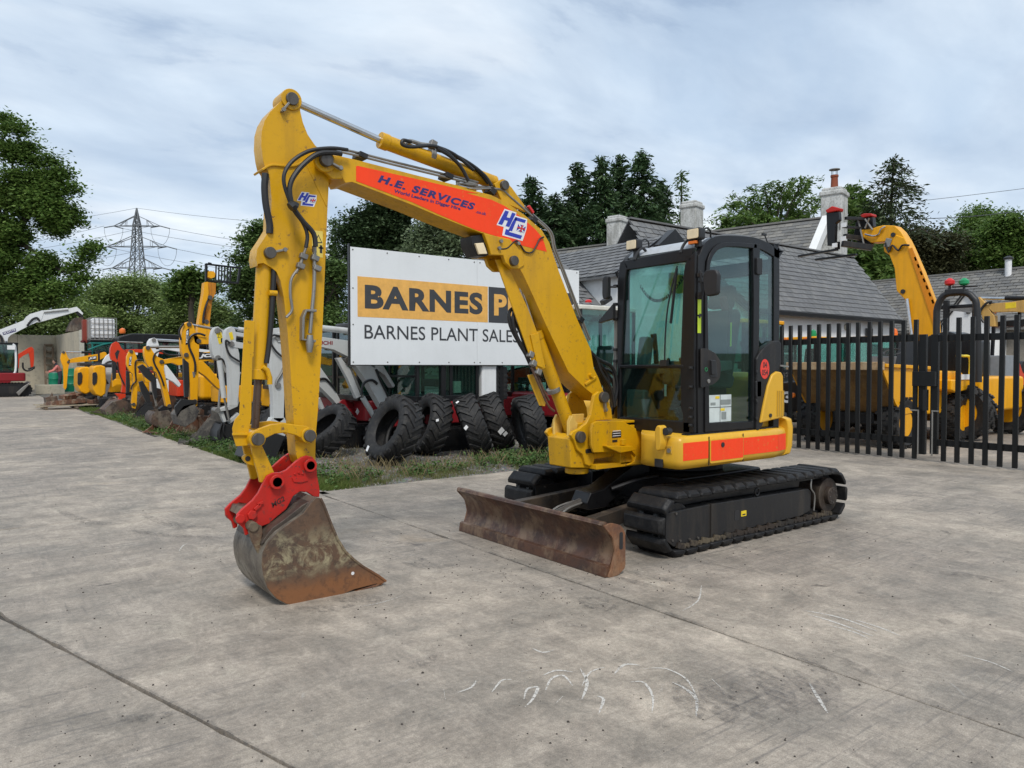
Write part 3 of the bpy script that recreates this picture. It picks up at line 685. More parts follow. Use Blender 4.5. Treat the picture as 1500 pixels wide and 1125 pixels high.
# swing bracket
sb=yt(4.46,'e1',(505,240),(545,208),(590,212),(620,265),(662,370),(672,465),(520,478),(478,520),(470,600),(472,760),(515,795),(495,880),(460,895),(425,880),(400,790),(345,740),(320,660),(285,610),(310,575),(370,548),(430,500),(470,420),(492,300))
m=M(); m.prism(sb,4.46,4.495); m.prism(sb,4.765,4.80); swb=m.build('swing_bracket',mY,ex,.008)
m=M(); m.cyl((4.20,YC,.58),(4.20,YC,.98),.085,20); m.prism([(4.02,.62),(4.25,.60),(4.25,.66),(4.06,.90),(4.0,.86)],4.49,4.77); m.build('kingpost',mY,swb,.01)
m=M(); m.prism([(4.03,.70),(4.09,.70),(4.12,.98),(4.06,1.05),(4.03,1.0)],4.52,4.56); m.prism([(4.03,.70),(4.09,.70),(4.12,.98),(4.06,1.05),(4.03,1.0)],4.71,4.74); m.prism([(4.13,1.05),(4.27,1.05),(4.25,.92),(4.12,.90)],4.60,4.63); m.build('bracket_web',paint('pale_yellow',(.70,.45,.10),.45),swb,.006)
def pin(x,z,y,r,h,root,keep=True,ang=0.,mat=None,l=.14):
    m=M(); m.cyl((x,y-h,z),(x,y+.01,z),r,20); p=m.build('pin',mat or mPin,root,.004)
    if keep:
        m=M(); d=Vector((math.cos(ang),0,math.sin(ang))); c=Vector((x,y-.012,z)); m.bar(c+d*r*.6,c+d*(r+l*.55),.014,.035,up=(0,1,0)); m.build('pin_keeper',mStl,p,.003)
        m=M(); t=c+d*(r+l*.42)+Vector((0,-.01,0)); m.cyl(t+Vector((0,-.012,0)),t,.014,6); m.build('keeper_bolt',mStl,p)
    return p
for c,p,ang in (('e1',(580,262),-1.4),('e1',(365,625),1.)):
    q=PY(p,4.46,c); pin(q.x,q.z,4.46,.047,.035,swb,p[0]>500,ang)
q=PY((462,755),4.46,'e1'); M().prism(rpoly([(q.x-.05,q.z-.015),(q.x+.05,q.z-.015),(q.x+.05,q.z+.02),(q.x-.05,q.z+.02)],.012),4.45,4.462).build('kingpin_cap',mDG,swb,.003)
M().cyl((4.2,4.62,.55),(4.2,4.62,.60),.10,20).build('kingpin_foot',mY,swb,.01)
M().bar((4.25,4.50,.70),(4.62,4.50,.71),.05,.05).build('swing_ram_rod',mY,swb,.01)
# boom
bo=tr('c1',[(700,462),(785,482),(1130,570),(1474,655)],yb0)+tr('c4',[(130,237),(250,268),(315,300),(400,358),(480,428),(515,485),(560,620),(640,830),(705,975)],yb0)+tr('e1',[(500,0),(545,90),(575,180),(590,215),(600,262),(570,300),(510,250),(425,185)],yb0)+tr('d1',[(1040,640),(935,420),(870,275),(830,190),(800,140)],yb0)+tr('c4',[(375,530),(330,478),(200,440),(100,402),(0,362)],yb0)+tr('c1',[(1100,738),(760,607),(722,612),(690,560)],yb0)
boom=M().prism(bo,yb0,yb1).build('boom',mY,ex,.007)
fk=tr('c1',[(552,480),(572,458),(620,450),(705,460),(705,590),(650,590),(600,545),(562,520)],yb0)
m=M(); m.prism(fk,yb0+.001,yb0+.035); m.prism(fk,yb1-.035,yb1-.001); m.build('fork_plate',mY,boom,.006)
lg=tr('c4',[(212,445),(330,470),(385,530),(398,590),(372,607),(340,606),(312,580),(300,545),(245,543),(232,500)],yb0)
m=M(); m.prism(lg,yb0-.012,yb0+.03); m.prism(lg,yb1-.03,yb1+.012); m.build('ram_lug',mY,boom,.006)
q=PY((348,570),yb0-.012,'c4'); pin(q.x,q.z,yb0-.012,.038,.03,boom,False)
for p in ((282,512),(290,480),(370,490)): 
    q=PY(p,yb0-.01,'c4'); M().cyl((q.x,yb0-.03,q.z),(q.x,yb0,q.z),.014,10).build('bolt',mStl,boom)
q=PY((600,490),yb0,'c1'); M().cyl((q.x,yb0-.018,q.z),(q.x,yb0+.01,q.z),.072,24).build('pin_boss',mY,boom,.006)
pin(q.x,q.z,yb0-.016,.042,.04,boom,True,-.35)
q=PY((465,60),yb0,'e1'); M().cyl((q.x,yb0-.03,q.z),(q.x,yb0,q.z),.018,12).build('grease_boss',mY,boom)
a=PY((415,145),yb0,'e1');b=PY((515,75),yb0,'e1'); m=M(); m.bar((a.x,yb0-.006,a.z),(b.x,yb0-.006,b.z),.02,.022); m.build('weld_rib',mY,boom,.005)
# ram bracket on top of the boom
tb=tr('c4',[(262,216),(285,203),(315,203),(345,235),(400,312),(408,345),(300,300)],yb0+.03)
m=M(); m.prism(tb,yb0+.03,yb0+.055); m.prism(tb,yb1-.055,yb1-.03); m.build('ram_bracket',mY,boom,.005)
q=PY((305,225),yb0+.03,'c4'); pin(q.x,q.z,yb0+.03,.036,.03,boom,False)
# orange vinyl with lettering
od=tr('c1',[(782,518),(792,516),(1130,592),(1474,672)],yb0)+tr('c4',[(130,258),(250,290),(310,318),(390,372),(450,425),(480,460),(492,490),(503,528),(400,502),(300,465),(170,425),(0,353)],yb0)+tr('c1',[(1100,722),(782,602)],yb0)
M().prism(od,yb0-.0018,yb0).build('orange_vinyl',mO,boom)
ya_=yb0-.0018
o,xd,ud=on_y('c1',ya_,(903,608),(1448,768),(918,566)); lettering('company_name','H.E. SERVICES',o,xd,ud,boom,mInk,NY,.001,.05,1.18,.12)
o,xd,ud=on_y('c1',ya_,(994,672),(1372,774),(1000,648)); lettering('slogan','World Leaders in Digger Hire',o,xd,ud,boom,mInk,NY,.001,.035,1.,.0)
o,xd,ud=on_y('c4',ya_,(178,350),(225,362),(180,336)); lettering('web_address','.co.uk',o,xd,ud,boom,mInk,NY,.001,.03)
def logo(c,corners,y,parent,root_mat=None):
    """the hire firm's HE monogram: corners bl, br, tl of a unit square"""
    o,xd,ud=on_y(c,y,*corners); 
    def poly(P,mat,d,nm):
        m=M(); m.add([o+xd*a+ud*b+NY*d for a,b in P],[tuple(range(len(P)))]); return m.build(nm,mat,parent,smooth=0,fixn=False)
    poly([(-.05,.30),(.17,1.06),(.62,1.06),(.62,.92),(1.06,.92),(1.08,.5),(.98,-.06),(.20,-.06),(.22,.30)],mWv,.001,'logo_backing')
    for P in ([(.0,.36),(.2,1),(.34,1),(.28,.74),(.40,.74),(.46,1),(.60,1),(.42,.36),(.28,.36),(.34,.60),(.22,.60),(.15,.36)],[(.60,.72),(.98,.72),(1.02,.86),(.62,.86)],[(.40,.22),(.54,.22),(.66,.74),(.64,.86),(.60,.86),(.50,.58)],[(.28,.0),(.9,.0),(.94,.16),(.44,.16),(.46,.24),(.30,.24)]):
        poly(P,mBlue,.002,'logo_letter')
    for P,mt in (([(.70,.30),(1.0,.30),(1.04,.60),(.74,.60)],mBlue),([(.70,.30),(.76,.30),(1.04,.60),(.98,.60)],mWv),([(.94,.30),(1.0,.30),(.80,.60),(.74,.60)],mWv),([(.71,.42),(1.01,.42),(1.02,.48),(.72,.48)],mRv),([(.83,.30),(.88,.30),(.92,.60),(.87,.60)],mRv)):
        fd_=globals().setdefault('_fd',[0]); fd_[0]+=1; poly(P,mt,.0022+.0009*((fd_[0]-1)%5),'flag')
logo('c4',((275,439),(395,473),(288,331)),ya_,boom)
# steel pipes and hoses along the boom
m=M()
for k_,(dy,dz) in enumerate(((.03,0),(.06,.02),(.18,.02))):
    P=[PY(p,yb0+dy,'c1') for p in ((700,448),(800,470),(1000,520),(1300,592),(1474,634))]+[PY(p,yb0+dy,'c4') for p in ((90,222),(140,245),(280,240),(330,275),(440,372),(510,440),(530,520),(570,620),(660,860),(690,935))]
    P=[p+Vector((0,0,dz+.012)) if i<7 else p+Vector((.012+dz,0,dz*.4)) for i,p in enumerate(P)]
    m.tube(spl(P,4),.0085,8)
m.build('hydraulic_pipes',mStl,boom)
m=M()
for p in ((812,478),(1300,592)): q=PY(p,yb0+.05,'c1'); m.obox(q+Vector((0,.02,.02)),(.06,.12,.035),(0,.23,0))
for p in ((250,262),(440,392),(655,850)): q=PY(p,yb0+.03,'c4'); m.obox(q+Vector((.01,.03,.02)),(.05,.09,.045),(0,.6,0))
m.build('pipe_clamps',mDG,boom,.003)
def hoses(name,lst,y,r,parent,mat=None,k=6):
    m=M()
    for c,pts,dy in lst: m.tube(spl([PY(p,y+dy,c) for p in pts],k),r,8)
    return m.build(name,mat or mHose,parent)
hoses('boom_hose',[('c1',[(700,448),(640,440),(560,450),(480,510),(425,580),(405,640),(410,700),(430,760),(480,830),(540,900),(552,975)],-.06)],yb0,.0165,ex)
hoses('boom_hose',[('c1',[(735,425),(640,415),(520,430),(430,480),(380,545),(372,610),(395,690),(430,770),(480,840),(505,910),(497,980)],-.05)],yb0,.0125,ex)
hoses('hose_tie',[('c1',[(408,752),(425,742),(445,752)],-.085)],yb0,.03,ex)
hoses('ram_hose',[('c1',[(1095,380),(1050,370),(1045,395),(1100,408),(1220,402),(1300,440),(1360,500),(1400,560),(1420,605)],-.02)],yb0,.0125,boom)
hoses('ram_hose',[('c1',[(1130,400),(1230,405),(1340,450),(1450,540)],0.),],yb0,.0125,boom)
hoses('ram_hose',[('c4',[(0,55),(60,90),(110,140),(145,205)],-.02),('c4',[(0,62),(80,85),(160,130),(220,180),(250,225)],.02),('c4',[(20,60),(100,100),(180,150),(235,215)],.06)],yb0,.013,boom)
hoses('lamp_cable',[('c4',[(285,515),(320,512),(350,485),(368,478),(385,500),(405,528),(435,530),(455,500),(470,470),(490,460)],-.01)],yb0,.006,boom)
hoses('foot_hose',[('d1',[(1130,540+k_*12),(1165,575+k_*14),(1190,640+k_*14),(1235-k_*6,720),(1250,800)],.05+.03*k_) for k_ in range(4)]+[('d1',[(1140,560),(1190,590),(1240,620),(1262,700),(1250,780)],.10),('d1',[(1150,570),(1210,640),(1225,700),(1215,760)],.16),('d1',[(1160,600),(1200,680),(1205,760)],.2),('e1',[(540,20),(600,40),(660,100),(690,200),(680,330),(665,420)],.2),('e1',[(540,60),(620,110),(650,220),(670,400)],.24),('e1',[(560,0),(640,20),(700,90),(720,200),(700,380)],.25)],yb0,.016,ex)
q=PY((433,345),yb0,'c4'); M().obox(q+Vector((.03,.05,.03)),(.07,.03,.02),(0,.8,0)).build('red_reflector',mRv,boom,.003)
# boom work lamp
bx=tr('c4',[(165,470),(205,480),(232,535),(190,542),(178,520)],yb0)
lh=M().prism(tr('c4',[(155,455),(215,445),(240,540),(228,548),(185,545),(160,500)],yb0+.02),yb0+.02,yb0+.17).build('work_lamp',mDG,boom,.008)
M().prism(tr('c4',[(172,490),(210,487),(228,538),(190,540)],yb0+.01),yb0-.002,yb0+.019).build('lens',mLens,lh,.004)
# arm (dipper)
ar=tr('c1',[(419,103),(440,104),(458,128),(463,160),(465,205),(480,270),(507,338),(550,400),(585,430),(620,470),(626,560),(626,640),(620,760),(612,940),(605,1120)],ya0)+tr('c2',[(592,380),(580,620),(566,850),(553,1000),(550,1130)],ya0)+tr('c3',[(572,190),(570,240),(530,282),(500,262),(470,230),(455,170)],ya0)+tr('c2',[(437,1060),(430,960),(420,800),(405,560),(392,400),(384,330),(372,215),(352,120),(330,70),(300,45),(255,20),(225,25)],ya0)+tr('c1',[(222,1085),(214,1040),(222,985),(262,925),(297,868),(302,700),(292,600),(284,548),(262,515),(252,470),(243,400),(246,320),(262,262),(292,212),(352,152),(385,112)],ya0)
arm=M().prism(ar,ya0,ya1).build('arm',mY,ex,.006)
m=M(); P=tr('c1',[(246,540),(300,512),(400,518),(470,500),(560,440)],ya0); m.ribbon(spl2(P,4),.014,ya0-.012,ya1+.012); m.build('weld_flange',mY,arm,.004)
M().prism(tr('c1',[(497,510),(512,508),(618,735),(612,748)],ya0),ya0-.004,ya0).build('weld_rib',mY,arm,.002)
q=PY((413,140),ya0,'c1'); pin(q.x,q.z,ya0,.040,.03,arm,True,-2.2)
M().cyl((q.x,ya0-.012,q.z),(q.x,ya1+.012,q.z),.066,24).build('pin_boss',mY,arm,.004)
q=PY((288,1012),ya0,'c1'); pin(q.x,q.z,ya0,.036,.035,arm,True,.3)
hoses('arm_guard_hose',[('c1',[(268,560),(262,640),(270,740),(290,840),(290,900)],-.0)],ya0,.022,arm)
hoses('arm_pipe',[('c1',[(497,980),(480,1030),(460,1085),(440,1125)],-.03),('c2',[(475,0),(462,40),(415,110),(408,200),(418,285),(385,330)],-.03)],ya0,.009,arm,mStl)
hoses('arm_pipe',[('c1',[(548,980),(545,1040)],-.03),('c2',[(545,0),(543,150),(530,300),(520,420)],-.03)],ya0,.012,arm,mStl)
for c,p in (('c1',(483,1030)),('c1',(466,1085)),('c1',(548,1040)),('c2',(560,50))):
    q=PY(p,ya0-.03,c); M().obox(q,(.05,.04,.035),(0,.3,0)).build('pipe_fitting',mStl,arm,.006)
vb=M(); vb.ribbon(tr('c2',[(552,292),(495,290),(478,330),(475,455),(548,465)],ya0-.03),.016,ya0-.05,ya0); vb.build('valve_guard',mStl,arm,.003)
m=M(); q=PY((520,430),ya0-.045,'c2'); m.tube([q,q+Vector((-.002,0,-.05)),q+Vector((-.004,0,-.11))],[.018,.026,.016],10); m.build('quick_valve',mStl,arm)
logo('c1',((447,735),(545,745),(455,665)),ya0,arm)
for c,(p0,p1) in (('c1',((533,1030),(592,900))),):
    a=PY((532,1032),ya0,c); b=PY((592,888),ya0,c); wp=M().box(a.x,b.x,ya0-.0015,ya0,a.z,b.z).build('warning_sticker',plain('pale_yellow_print',(.78,.60,.12),.45),arm)
    t0=PY((545,955),ya0,c);t1=PY((590,955),ya0,c);t2=PY((567,905),ya0,c)
    m=M(); m.add([t0+NY*.002,t1+NY*.002,t2+NY*.002],[(0,1,2)]); m.build('warning_triangle',mKv,arm,smooth=0,fixn=False)
    c3=(t0+t1+t2)/3; m=M(); m.add([c3+(q-c3)*.68+NY*.003 for q in (t0,t1,t2)],[(0,1,2)]); m.build('triangle_centre',plain('pale_yellow_print'),arm,smooth=0,fixn=False)
    q=PY((582,985),ya0,c); m=M(); m.box(q.x-.008,q.x+.008,ya0-.003,ya0-.002,q.z-.03,q.z+.02); m.box(q.x-.016,q.x+.016,ya0-.003,ya0-.002,q.z-.002,q.z+.008); m.box(q.x-.06,q.x-.03,ya0-.003,ya0-.002,q.z-.03,q.z+.01); m.build('warning_figure',mKv,arm,smooth=0)
# rams
def ram(name,y,c0,rod0,c1_,gland,c2_,end,rr,rb,parent,mat=mY,rodmat=mChr):
    a=PY(rod0,y,c0); g_=PY(gland,y,c1_); e_=PY(end,y,c2_)
    b=M().cyl(g_,e_,rb,24).build(name,mat,parent,.006)
    d=(e_-g_).normalized(); M().cyl(g_-d*.012,g_+d*.05,rb*1.1,24).build('gland',mat,b,.004)
    M().cyl(a,g_,rr,16).build('rod',rodmat,b); return b
r1=ram('arm_ram',YC,'c1',(425,150),'c1',(925,372),'c4',(265,212),.024,.052,ex)
M().cyl(PY((305,225),YC-.05,'c4'),PY((305,225),YC-.05,'c4')+Vector((0,.1,0)),.05,18).build('ram_eye',mY,r1)
q=PY((1205,462),YC,'c1'); d=(PY((1474,590),YC,'c1')-PY((925,372),YC,'c1')).normalized(); cl=M().cyl(q-d*.02,q+d*.02,.058,22).build('hose_clamp',mStl,r1,.003)
M().obox(q+Vector((.0,-.03,.075)),(.05,.05,.06),(0,.3,0)).build('clamp_block',mStl,r1,.006)
m=M(); m.tube(spl([PY(p,YC-.05,'c1') for p in ((1055,390),(1090,375),(1150,392),(1200,398))],4),.015,8); m.build('port_elbow',mStl,r1)
r2=ram('boom_ram',YC,'c4',(348,570),'d1',(890,462),'d1',(1050,905),.020,.054,ex)
M().cyl(PY((1088,940),YC-.06,'d1'),PY((1088,940),YC-.06,'d1')+Vector((0,.12,0)),.055,18).build('ram_eye',mY,r2)
q=PY((972,722),YC,'d1'); d=(PY((1050,905),YC,'d1')-PY((890,462),YC,'d1')).normalized(); M().cyl(q-d*.018,q+d*.018,.060,22).build('hose_clamp',mStl,r2,.003)
gd=tr('d1',[(705,125),(745,125),(765,160),(850,340),(905,480),(935,620),(900,640),(860,560),(800,390),(750,250)],YC-.07)
gg=M().prism(gd,YC-.072,YC-.060).build('ram_guard',mY,r2,.003)
M().prism(tr('d1',[(868,470),(905,462),(930,600),(925,622),(900,612)],YC-.09),YC-.085,YC-.073).build('guard_flap',mY,r2,.003)
M().prism(tr('d1',[(860,655),(885,650),(945,770),(940,798),(915,795)],YC-.02),YC-.0,YC+.01).build('guard_tail',mYb,r2,.003)
hoses('ram_hose',[('d1',[(790,345),(768,370),(775,430),(815,510),(850,570),(870,620)],.05),('d1',[(800,350),(785,400),(800,470),(835,540),(862,600)],.03),('d1',[(860,350),(800,340),(790,400),(820,460),(850,560)],.06)],YC-.06,.015,r2)
hoses('ram_pipe',[('d1',[(870,620),(905,700),(945,790),(975,820)],-.06),('d1',[(880,610),(920,710),(950,770)],-.05)],YC,.010,r2,rust('rusty_pipe',(.14,.07,.04),(.08,.05,.04)))
for p in ((865,560),(878,600),(900,640)): M().obox(PY(p,YC-.06,'d1'),(.05,.05,.05),(0,.4,0)).build('pipe_fitting',mStl,r2,.008)
r3=ram('bucket_ram',YC,'c2',(208,960),'c2',(226,672),'c2',(262,5),.024,.050,ex,rodmat=paint('brown_oiled_rod',(.13,.09,.07),.3,.3,(.2,.16,.12),0,metal=.6))
q=PY((288,190),YC-.06,'c2'); M().cyl(q,q+Vector((.05,.0,.0)),.018,10).build('port',mY,r3,.003)
q=PY((250,610),YC-.06,'c2'); M().tube([q,q+Vector((.03,0,-.02)),q+Vector((.045,0,-.07)),q+Vector((.045,0,-.11))],.016,10).build('port',mY,r3)
hoses('ram_hose',[('c2',[(315,40),(312,120),(305,250),(295,400),(285,500),(272,590)],-.02)],YC-.03,.017,r3)
hoses('ram_hose',[('c2',[(330,60),(325,150),(310,290),(290,430)],.02)],YC,.012,r3)
# far-side rod guard of the bucket ram
gd=tr('c2',[(148,345),(205,350),(200,545),(192,560),(186,900),(168,1000),(165,1058),(100,1062),(84,1010),(78,960),(92,910),(118,880)],YC-.08)
M().prism(gd,YC-.085,YC-.075).build('rod_guard',mY,ex,.003,label='yellow rod guard beside the bucket ram')
M().prism(tr('c2',[(78,985),(165,985),(166,1000),(78,1000)],YC-.09),YC-.10,YC-.085).build('guard_lip',mY,ex,.003)
# linkage
lk=tr('c2',[(185,985),(230,962),(300,938),(370,930),(430,938),(500,946),(528,962),(540,1000),(525,1028),(495,1030),(440,1000),(380,985),(320,992),(260,1022),(235,1052),(200,1050),(182,1020)],4.50)
for a,b in ((4.50,4.53),(4.73,4.76)):
    m=M(); m.prism(lk,a,b); l_=m.build('link_bar',mY,ex,.006)
p1=PY((217,1020),4.50,'c2'); p2=PY((510,1000),4.50,'c2')
for p in (p1,p2):
    M().cyl((p.x,4.482,p.z),(p.x,4.77,p.z),.050,22).build('pin_boss',mY,ex,.004); pin(p.x,p.z,4.484,.038,.025,ex,False)
blk=tr('c3',[(190,120),(245,110),(262,140),(330,290),(275,350),(245,350),(235,300),(215,235)],4.53)
m=M(); m.prism(blk,4.53,4.56); m.prism(blk,4.70,4.73); m.build('bucket_link',mY,ex,.006)
M().prism(rpoly(tr('c3',[(142,205),(160,185),(200,178),(235,195),(260,250),(215,255),(165,240)],4.60),.02),4.60,4.64).build('lifting_eye_plate',mY,ex,.005)
q=PY((172,208),4.60,'c3'); M().cyl((q.x,4.596,q.z),(q.x,4.60,q.z),.016,12).build('eye_hole',mKv,ex)
# red quick coupler
cp=tr('c3',[(455,225),(490,200),(520,190),(555,198),(578,230),(582,310),(592,360),(597,400),(594,436),(560,432),(520,405),(480,402),(440,430),(420,470),(400,505),(340,555),(300,590),(255,608),(205,585),(182,610),(184,650),(160,662),(148,618),(112,585),(108,540),(140,505),(200,455),(235,410),(262,355),(285,310),(320,292),(365,290),(400,275)],4.50)
cpl=thing_c=M(); 
m=M(); m.prism(cp,4.50,4.525); m.prism(cp,4.735,4.76); cpo=m.build('quick_coupler',mR,ex,.005)
m=M(); m.prism(tr('c3',[(120,545),(180,500),(260,560),(400,480),(430,450),(400,430),(250,500),(140,500)],4.53),4.525,4.735); m.build('coupler_web',rust('dark_coupler_steel',(.09,.03,.02),(.05,.03,.025)),cpo,.005)
for p,r_ in (((335,342),.045),((530,245),.042)):
    q=PY(p,4.50,'c3'); M().lathe([(r_,-.02),(r_,.0),(r_*.72,.0),(r_*.72,-.02)],(q.x,4.482,q.z),(0,1,0),22).build('pin_ring',mR,cpo,.003); M().cyl((q.x,4.478,q.z),(q.x,4.50,q.z),r_*.72,20).build('pin_head',rust('pin_rust',(.10,.06,.04),(.04,.03,.028)),cpo,.003)
    m=M(); m.bar((q.x-.03,4.475,q.z-.012),(q.x+.03,4.475,q.z+.012),.01,.012); m.build('pin_key',mKv,cpo)
for p in ((195,538),(125,560)):
    q=PY(p,4.50,'c3'); M().cyl((q.x,4.48,q.z),(q.x,4.50,q.z),.030,6).build('coupler_bolt',mR,cpo,.004)
# raised maker's cast mark and worn print on the coupler
m=M()
for bx0 in ([(430,320),(520,318),(525,338),(480,350),(440,345)],[(440,300),(452,285),(458,305)],[(465,292),(475,278),(480,300)],[(485,298),(498,285),(500,302)]): m.prism(tr('c3',bx0,4.50),4.492,4.50)
for bx0 in ([(205,500),(240,470),(250,485),(215,515)],[(225,470),(260,455),(262,470),(232,485)]): m.prism(tr('c3',bx0,4.50),4.485,4.50)
m.build('cast_mark',mR,cpo,.002)
o,xd,ud=on_y('c3',4.50,(318,498),(392,455),(310,468)); lettering('worn_lettering','MG2',o,xd,ud,cpo,plain('worn_black_print',(.06,.015,.012),.7),NY,.002,.03)
# bucket
y0b,y1b=4.375,4.93
bk=tr('c3',[(600,440),(577,436),(545,470),(500,530),(430,580),(345,640),(290,700),(262,760),(256,830),(266,900),(290,970),(340,1030),(400,1063),(450,1073),(540,1064),(640,1040),(720,1012),(800,978),(930,945),(955,955),(986,930),(940,895),(850,842),(795,800),(745,752),(700,680),(660,585),(620,480)],y0b)
def bucket_mat():
    m,t,n,l,p=nodes('worn_bucket_steel'); g=n.new('ShaderNodeNewGeometry').outputs['Position']; sp=n.new('ShaderNodeSeparateXYZ'); l.new(g,sp.inputs[0])
    x=noise_n(n,l,4.5,8,.7,g,dist=.5); y=noise_n(n,l,22,6,.72,g); z=noise_n(n,l,7,8,.74,g,dist=.8)
    k=mixc(n,l,ramp(n,l,x.outputs[0],[(.40,0.),(.58,1.)]).outputs[0],(.085,.058,.042),(.13,.075,.045))
    hz=math_n(n,l,'ADD',sp.outputs[2],math_n(n,l,'MULTIPLY',x.outputs[0],.30))
    k=mixc(n,l,math_n(n,l,'MULTIPLY',ramp(n,l,z.outputs[0],[(.46,0.),(.56,1.)]).outputs[0],ramp(n,l,hz,[(.30,0.),(.40,.95),(.52,.55),(.64,0.)]).outputs[0]),k,(.36,.31,.19))
    k=mixc(n,l,ramp(n,l,hz,[(.22,.95),(.33,0.)]).outputs[0],k,(.24,.10,.038))
    k=mixc(n,l,math_n(n,l,'MULTIPLY',ramp(n,l,y.outputs[0],[(.50,0.),(.68,1.)]).outputs[0],.6),k,(.035,.026,.022))
    l.new(k,p.inputs['Base Color']); p.inputs['Metallic'].default_value=.2; rr=ramp(n,l,y.outputs[0],[(.3,.42),(.7,.75)]); l.new(rr.outputs[0],p.inputs['Roughness']); bump(n,l,p,y.outputs[0],.3,.01); return m
mBu=bucket_mat()
bu=M().prism(bk,y0b,y0b+.022).build('bucket',mBu,ex,.004)
M().prism(bk,y1b-.022,y1b).build('side_plate',mBu,bu,.004)
sh=tr('c3',[(577,440),(545,474),(500,534),(430,584),(347,645),(294,704),(267,762),(261,830),(271,900),(295,967),(343,1026),(401,1058),(450,1067),(540,1058),(640,1034),(720,1006),(800,972),(930,940)],y0b)
M().ribbon(spl2(sh,2),.016,y0b+.004,y1b-.004).build('bucket_shell',rust('pale_shell_steel',(.20,.17,.13),(.10,.085,.07),(.30,.27,.22),.5,.7,.3,3.),bu)
M().prism(tr('c3',[(800,990),(985,932),(950,952),(930,962),(830,985)],y0b),y0b-.0,y1b).build('cutting_lip',mBe,bu,.002)
eg=[(2.30-.0,.02)]
rim=tr('c3',[(600,440),(620,480),(660,585),(700,680),(745,752),(795,800),(850,842),(940,895),(986,930)],y0b)
M().ribbon(rim,.014,y0b-.008,y0b+.0).build('side_rim',mBu,bu,.003)
M().prism(tr('c3',[(560,455),(500,490),(400,570),(330,620),(275,690),(262,720),(300,700),(350,650),(440,590),(505,540),(548,482)],y0b),y0b-.0+.03,y1b-.03).build('bucket_back_plate',rust('dark_bucket_edge',(.08,.055,.04),(.05,.042,.036),(.14,.12,.09),.5,.4),bu,.004)
for a,b in ((4.44,4.47),(4.79,4.82)):
    m=M(); m.prism(tr('c3',[(180,640),(190,600),(222,590),(258,605),(262,650),(250,700),(255,780),(235,770),(200,700)],a),a,b); m.build('bucket_ear',mBu,bu,.006)
    m=M(); m.prism(rpoly(tr('c3',[(545,455),(565,438),(592,440),(600,470),(590,500),(560,500)],a),.02),a-.055 if a<4.5 else a,b); m.build('bucket_ear',mBu,bu,.006)
for p in ((790,883),): 
    q=PY(p,y0b,'c3'); M().cyl((q.x,y0b-.002,q.z),(q.x,y0b+.0,q.z),.011,12).build('bolt_hole',mWv,bu)
for p in ((580,475),(222,618)):
    q=PY(p,4.385,'c3'); M().cyl((q.x,4.38 if p[0]>400 else 4.43,q.z),(q.x,4.9,q.z),.030,16).build('bucket_pin',rust('pin_rust'),bu,.003)
# ------------------------------------------------------------------ cab
cab=M()
prof=[(4.705,.90),(4.695,1.3),(4.69,2.22),(4.715,2.34),(4.79,2.44),(4.92,2.50),(5.10,2.525),(5.42,2.545),(5.62,2.52),(5.765,2.475),(5.80,2.43),(5.812,1.2),(5.812,.90)]
yn,yf=3.75,4.62
def off(p,d):
    n=len(p);o=[]
    for i in range(n):
        a=Vector(p[max(i-1,0)]);b=Vector(p[min(i+1,n-1)]);t=(b-a).normalized(); nn=Vector((t.y,-t.x)); o.append(tuple(Vector(p[i])+nn*d))
    return o
pr=spl2(prof,3)
def frame(y0,y1,w0,name,pw=.095):
    m=M(); m.prism(pr+off(pr,w0)[::-1],y0,y1); return m.build(name,mBK,ex,.012,seg=2)
cabf=frame(yn,yn+.06,.085,'cab'); frame2=M().prism(pr+off(pr,.085)[::-1],yf-.06,yf).build('side_frame',mBK,cabf,.012)
M().box(4.72,5.81,yn,yf,.885,.925).build('cab_floor',mBK,cabf,.006)
# front frame
m=M()
m.prism([(yn+.01,.92),(3.875,.92),(3.875,1.06),(3.895,1.12),(3.905,1.44),(3.875,2.2),(3.86,2.27),(3.82,2.31),(yn+.01,2.36)],4.665,4.70,'x')
m.prism([(yf-.01,.92),(4.575,.92),(4.575,1.1),(4.565,1.45),(4.52,2.2),(4.50,2.28),(4.48,2.31),(4.53,2.38),(4.58,2.36),(yf-.01,2.2)],4.665,4.70,'x')
m.prism([(3.80,2.285),(4.50,2.285),(4.54,2.37),(3.78,2.39)],4.665,4.70,'x'); m.prism([(3.8,.90),(4.6,.90),(4.6,1.01),(3.8,1.01)],4.665,4.70,'x'); m.prism([(3.87,1.435),(4.58,1.435),(4.58,1.465),(3.87,1.465)],4.66,4.70,'x')
m.build('front_frame',mBK,cabf,.008)
M().prism([(3.87,1.0),(4.585,1.0),(4.58,1.44),(3.895,1.44)],4.686,4.692,'x').build('lower_windscreen',mGlass,cabf)
M().prism([(3.895,1.46),(4.57,1.46),(4.52,2.30),(3.85,2.30)],4.686,4.692,'x').build('windscreen',mGlass,cabf)
# roof panel following the profile
mRoof=paint('pale_grey_roof',(.42,.44,.46),.4,.3,(.2,.18,.15),.2)
rp=[p for p in pr if p[1]>2.38 and p[0]<5.79]
M().ribbon([(p[0],p[1]-.012) for p in rp],.02,yn+.058,yf-.058).build('roof_panel',mRoof,cabf,smooth=60)
M().box(5.76,5.79,yn+.06,yf-.06,2.27,2.40).build('rear_header',mBK,cabf,.008)
M().prism(spl2([(4.95,2.515),(5.2,2.55),(5.5,2.548),(5.7,2.50)],3)+[(5.7,2.46),(4.95,2.48)],yn+.02,yn+.10).build('roof_rail',paint('grey_roof_edge',(.13,.135,.14),.45,.3),cabf,.01)
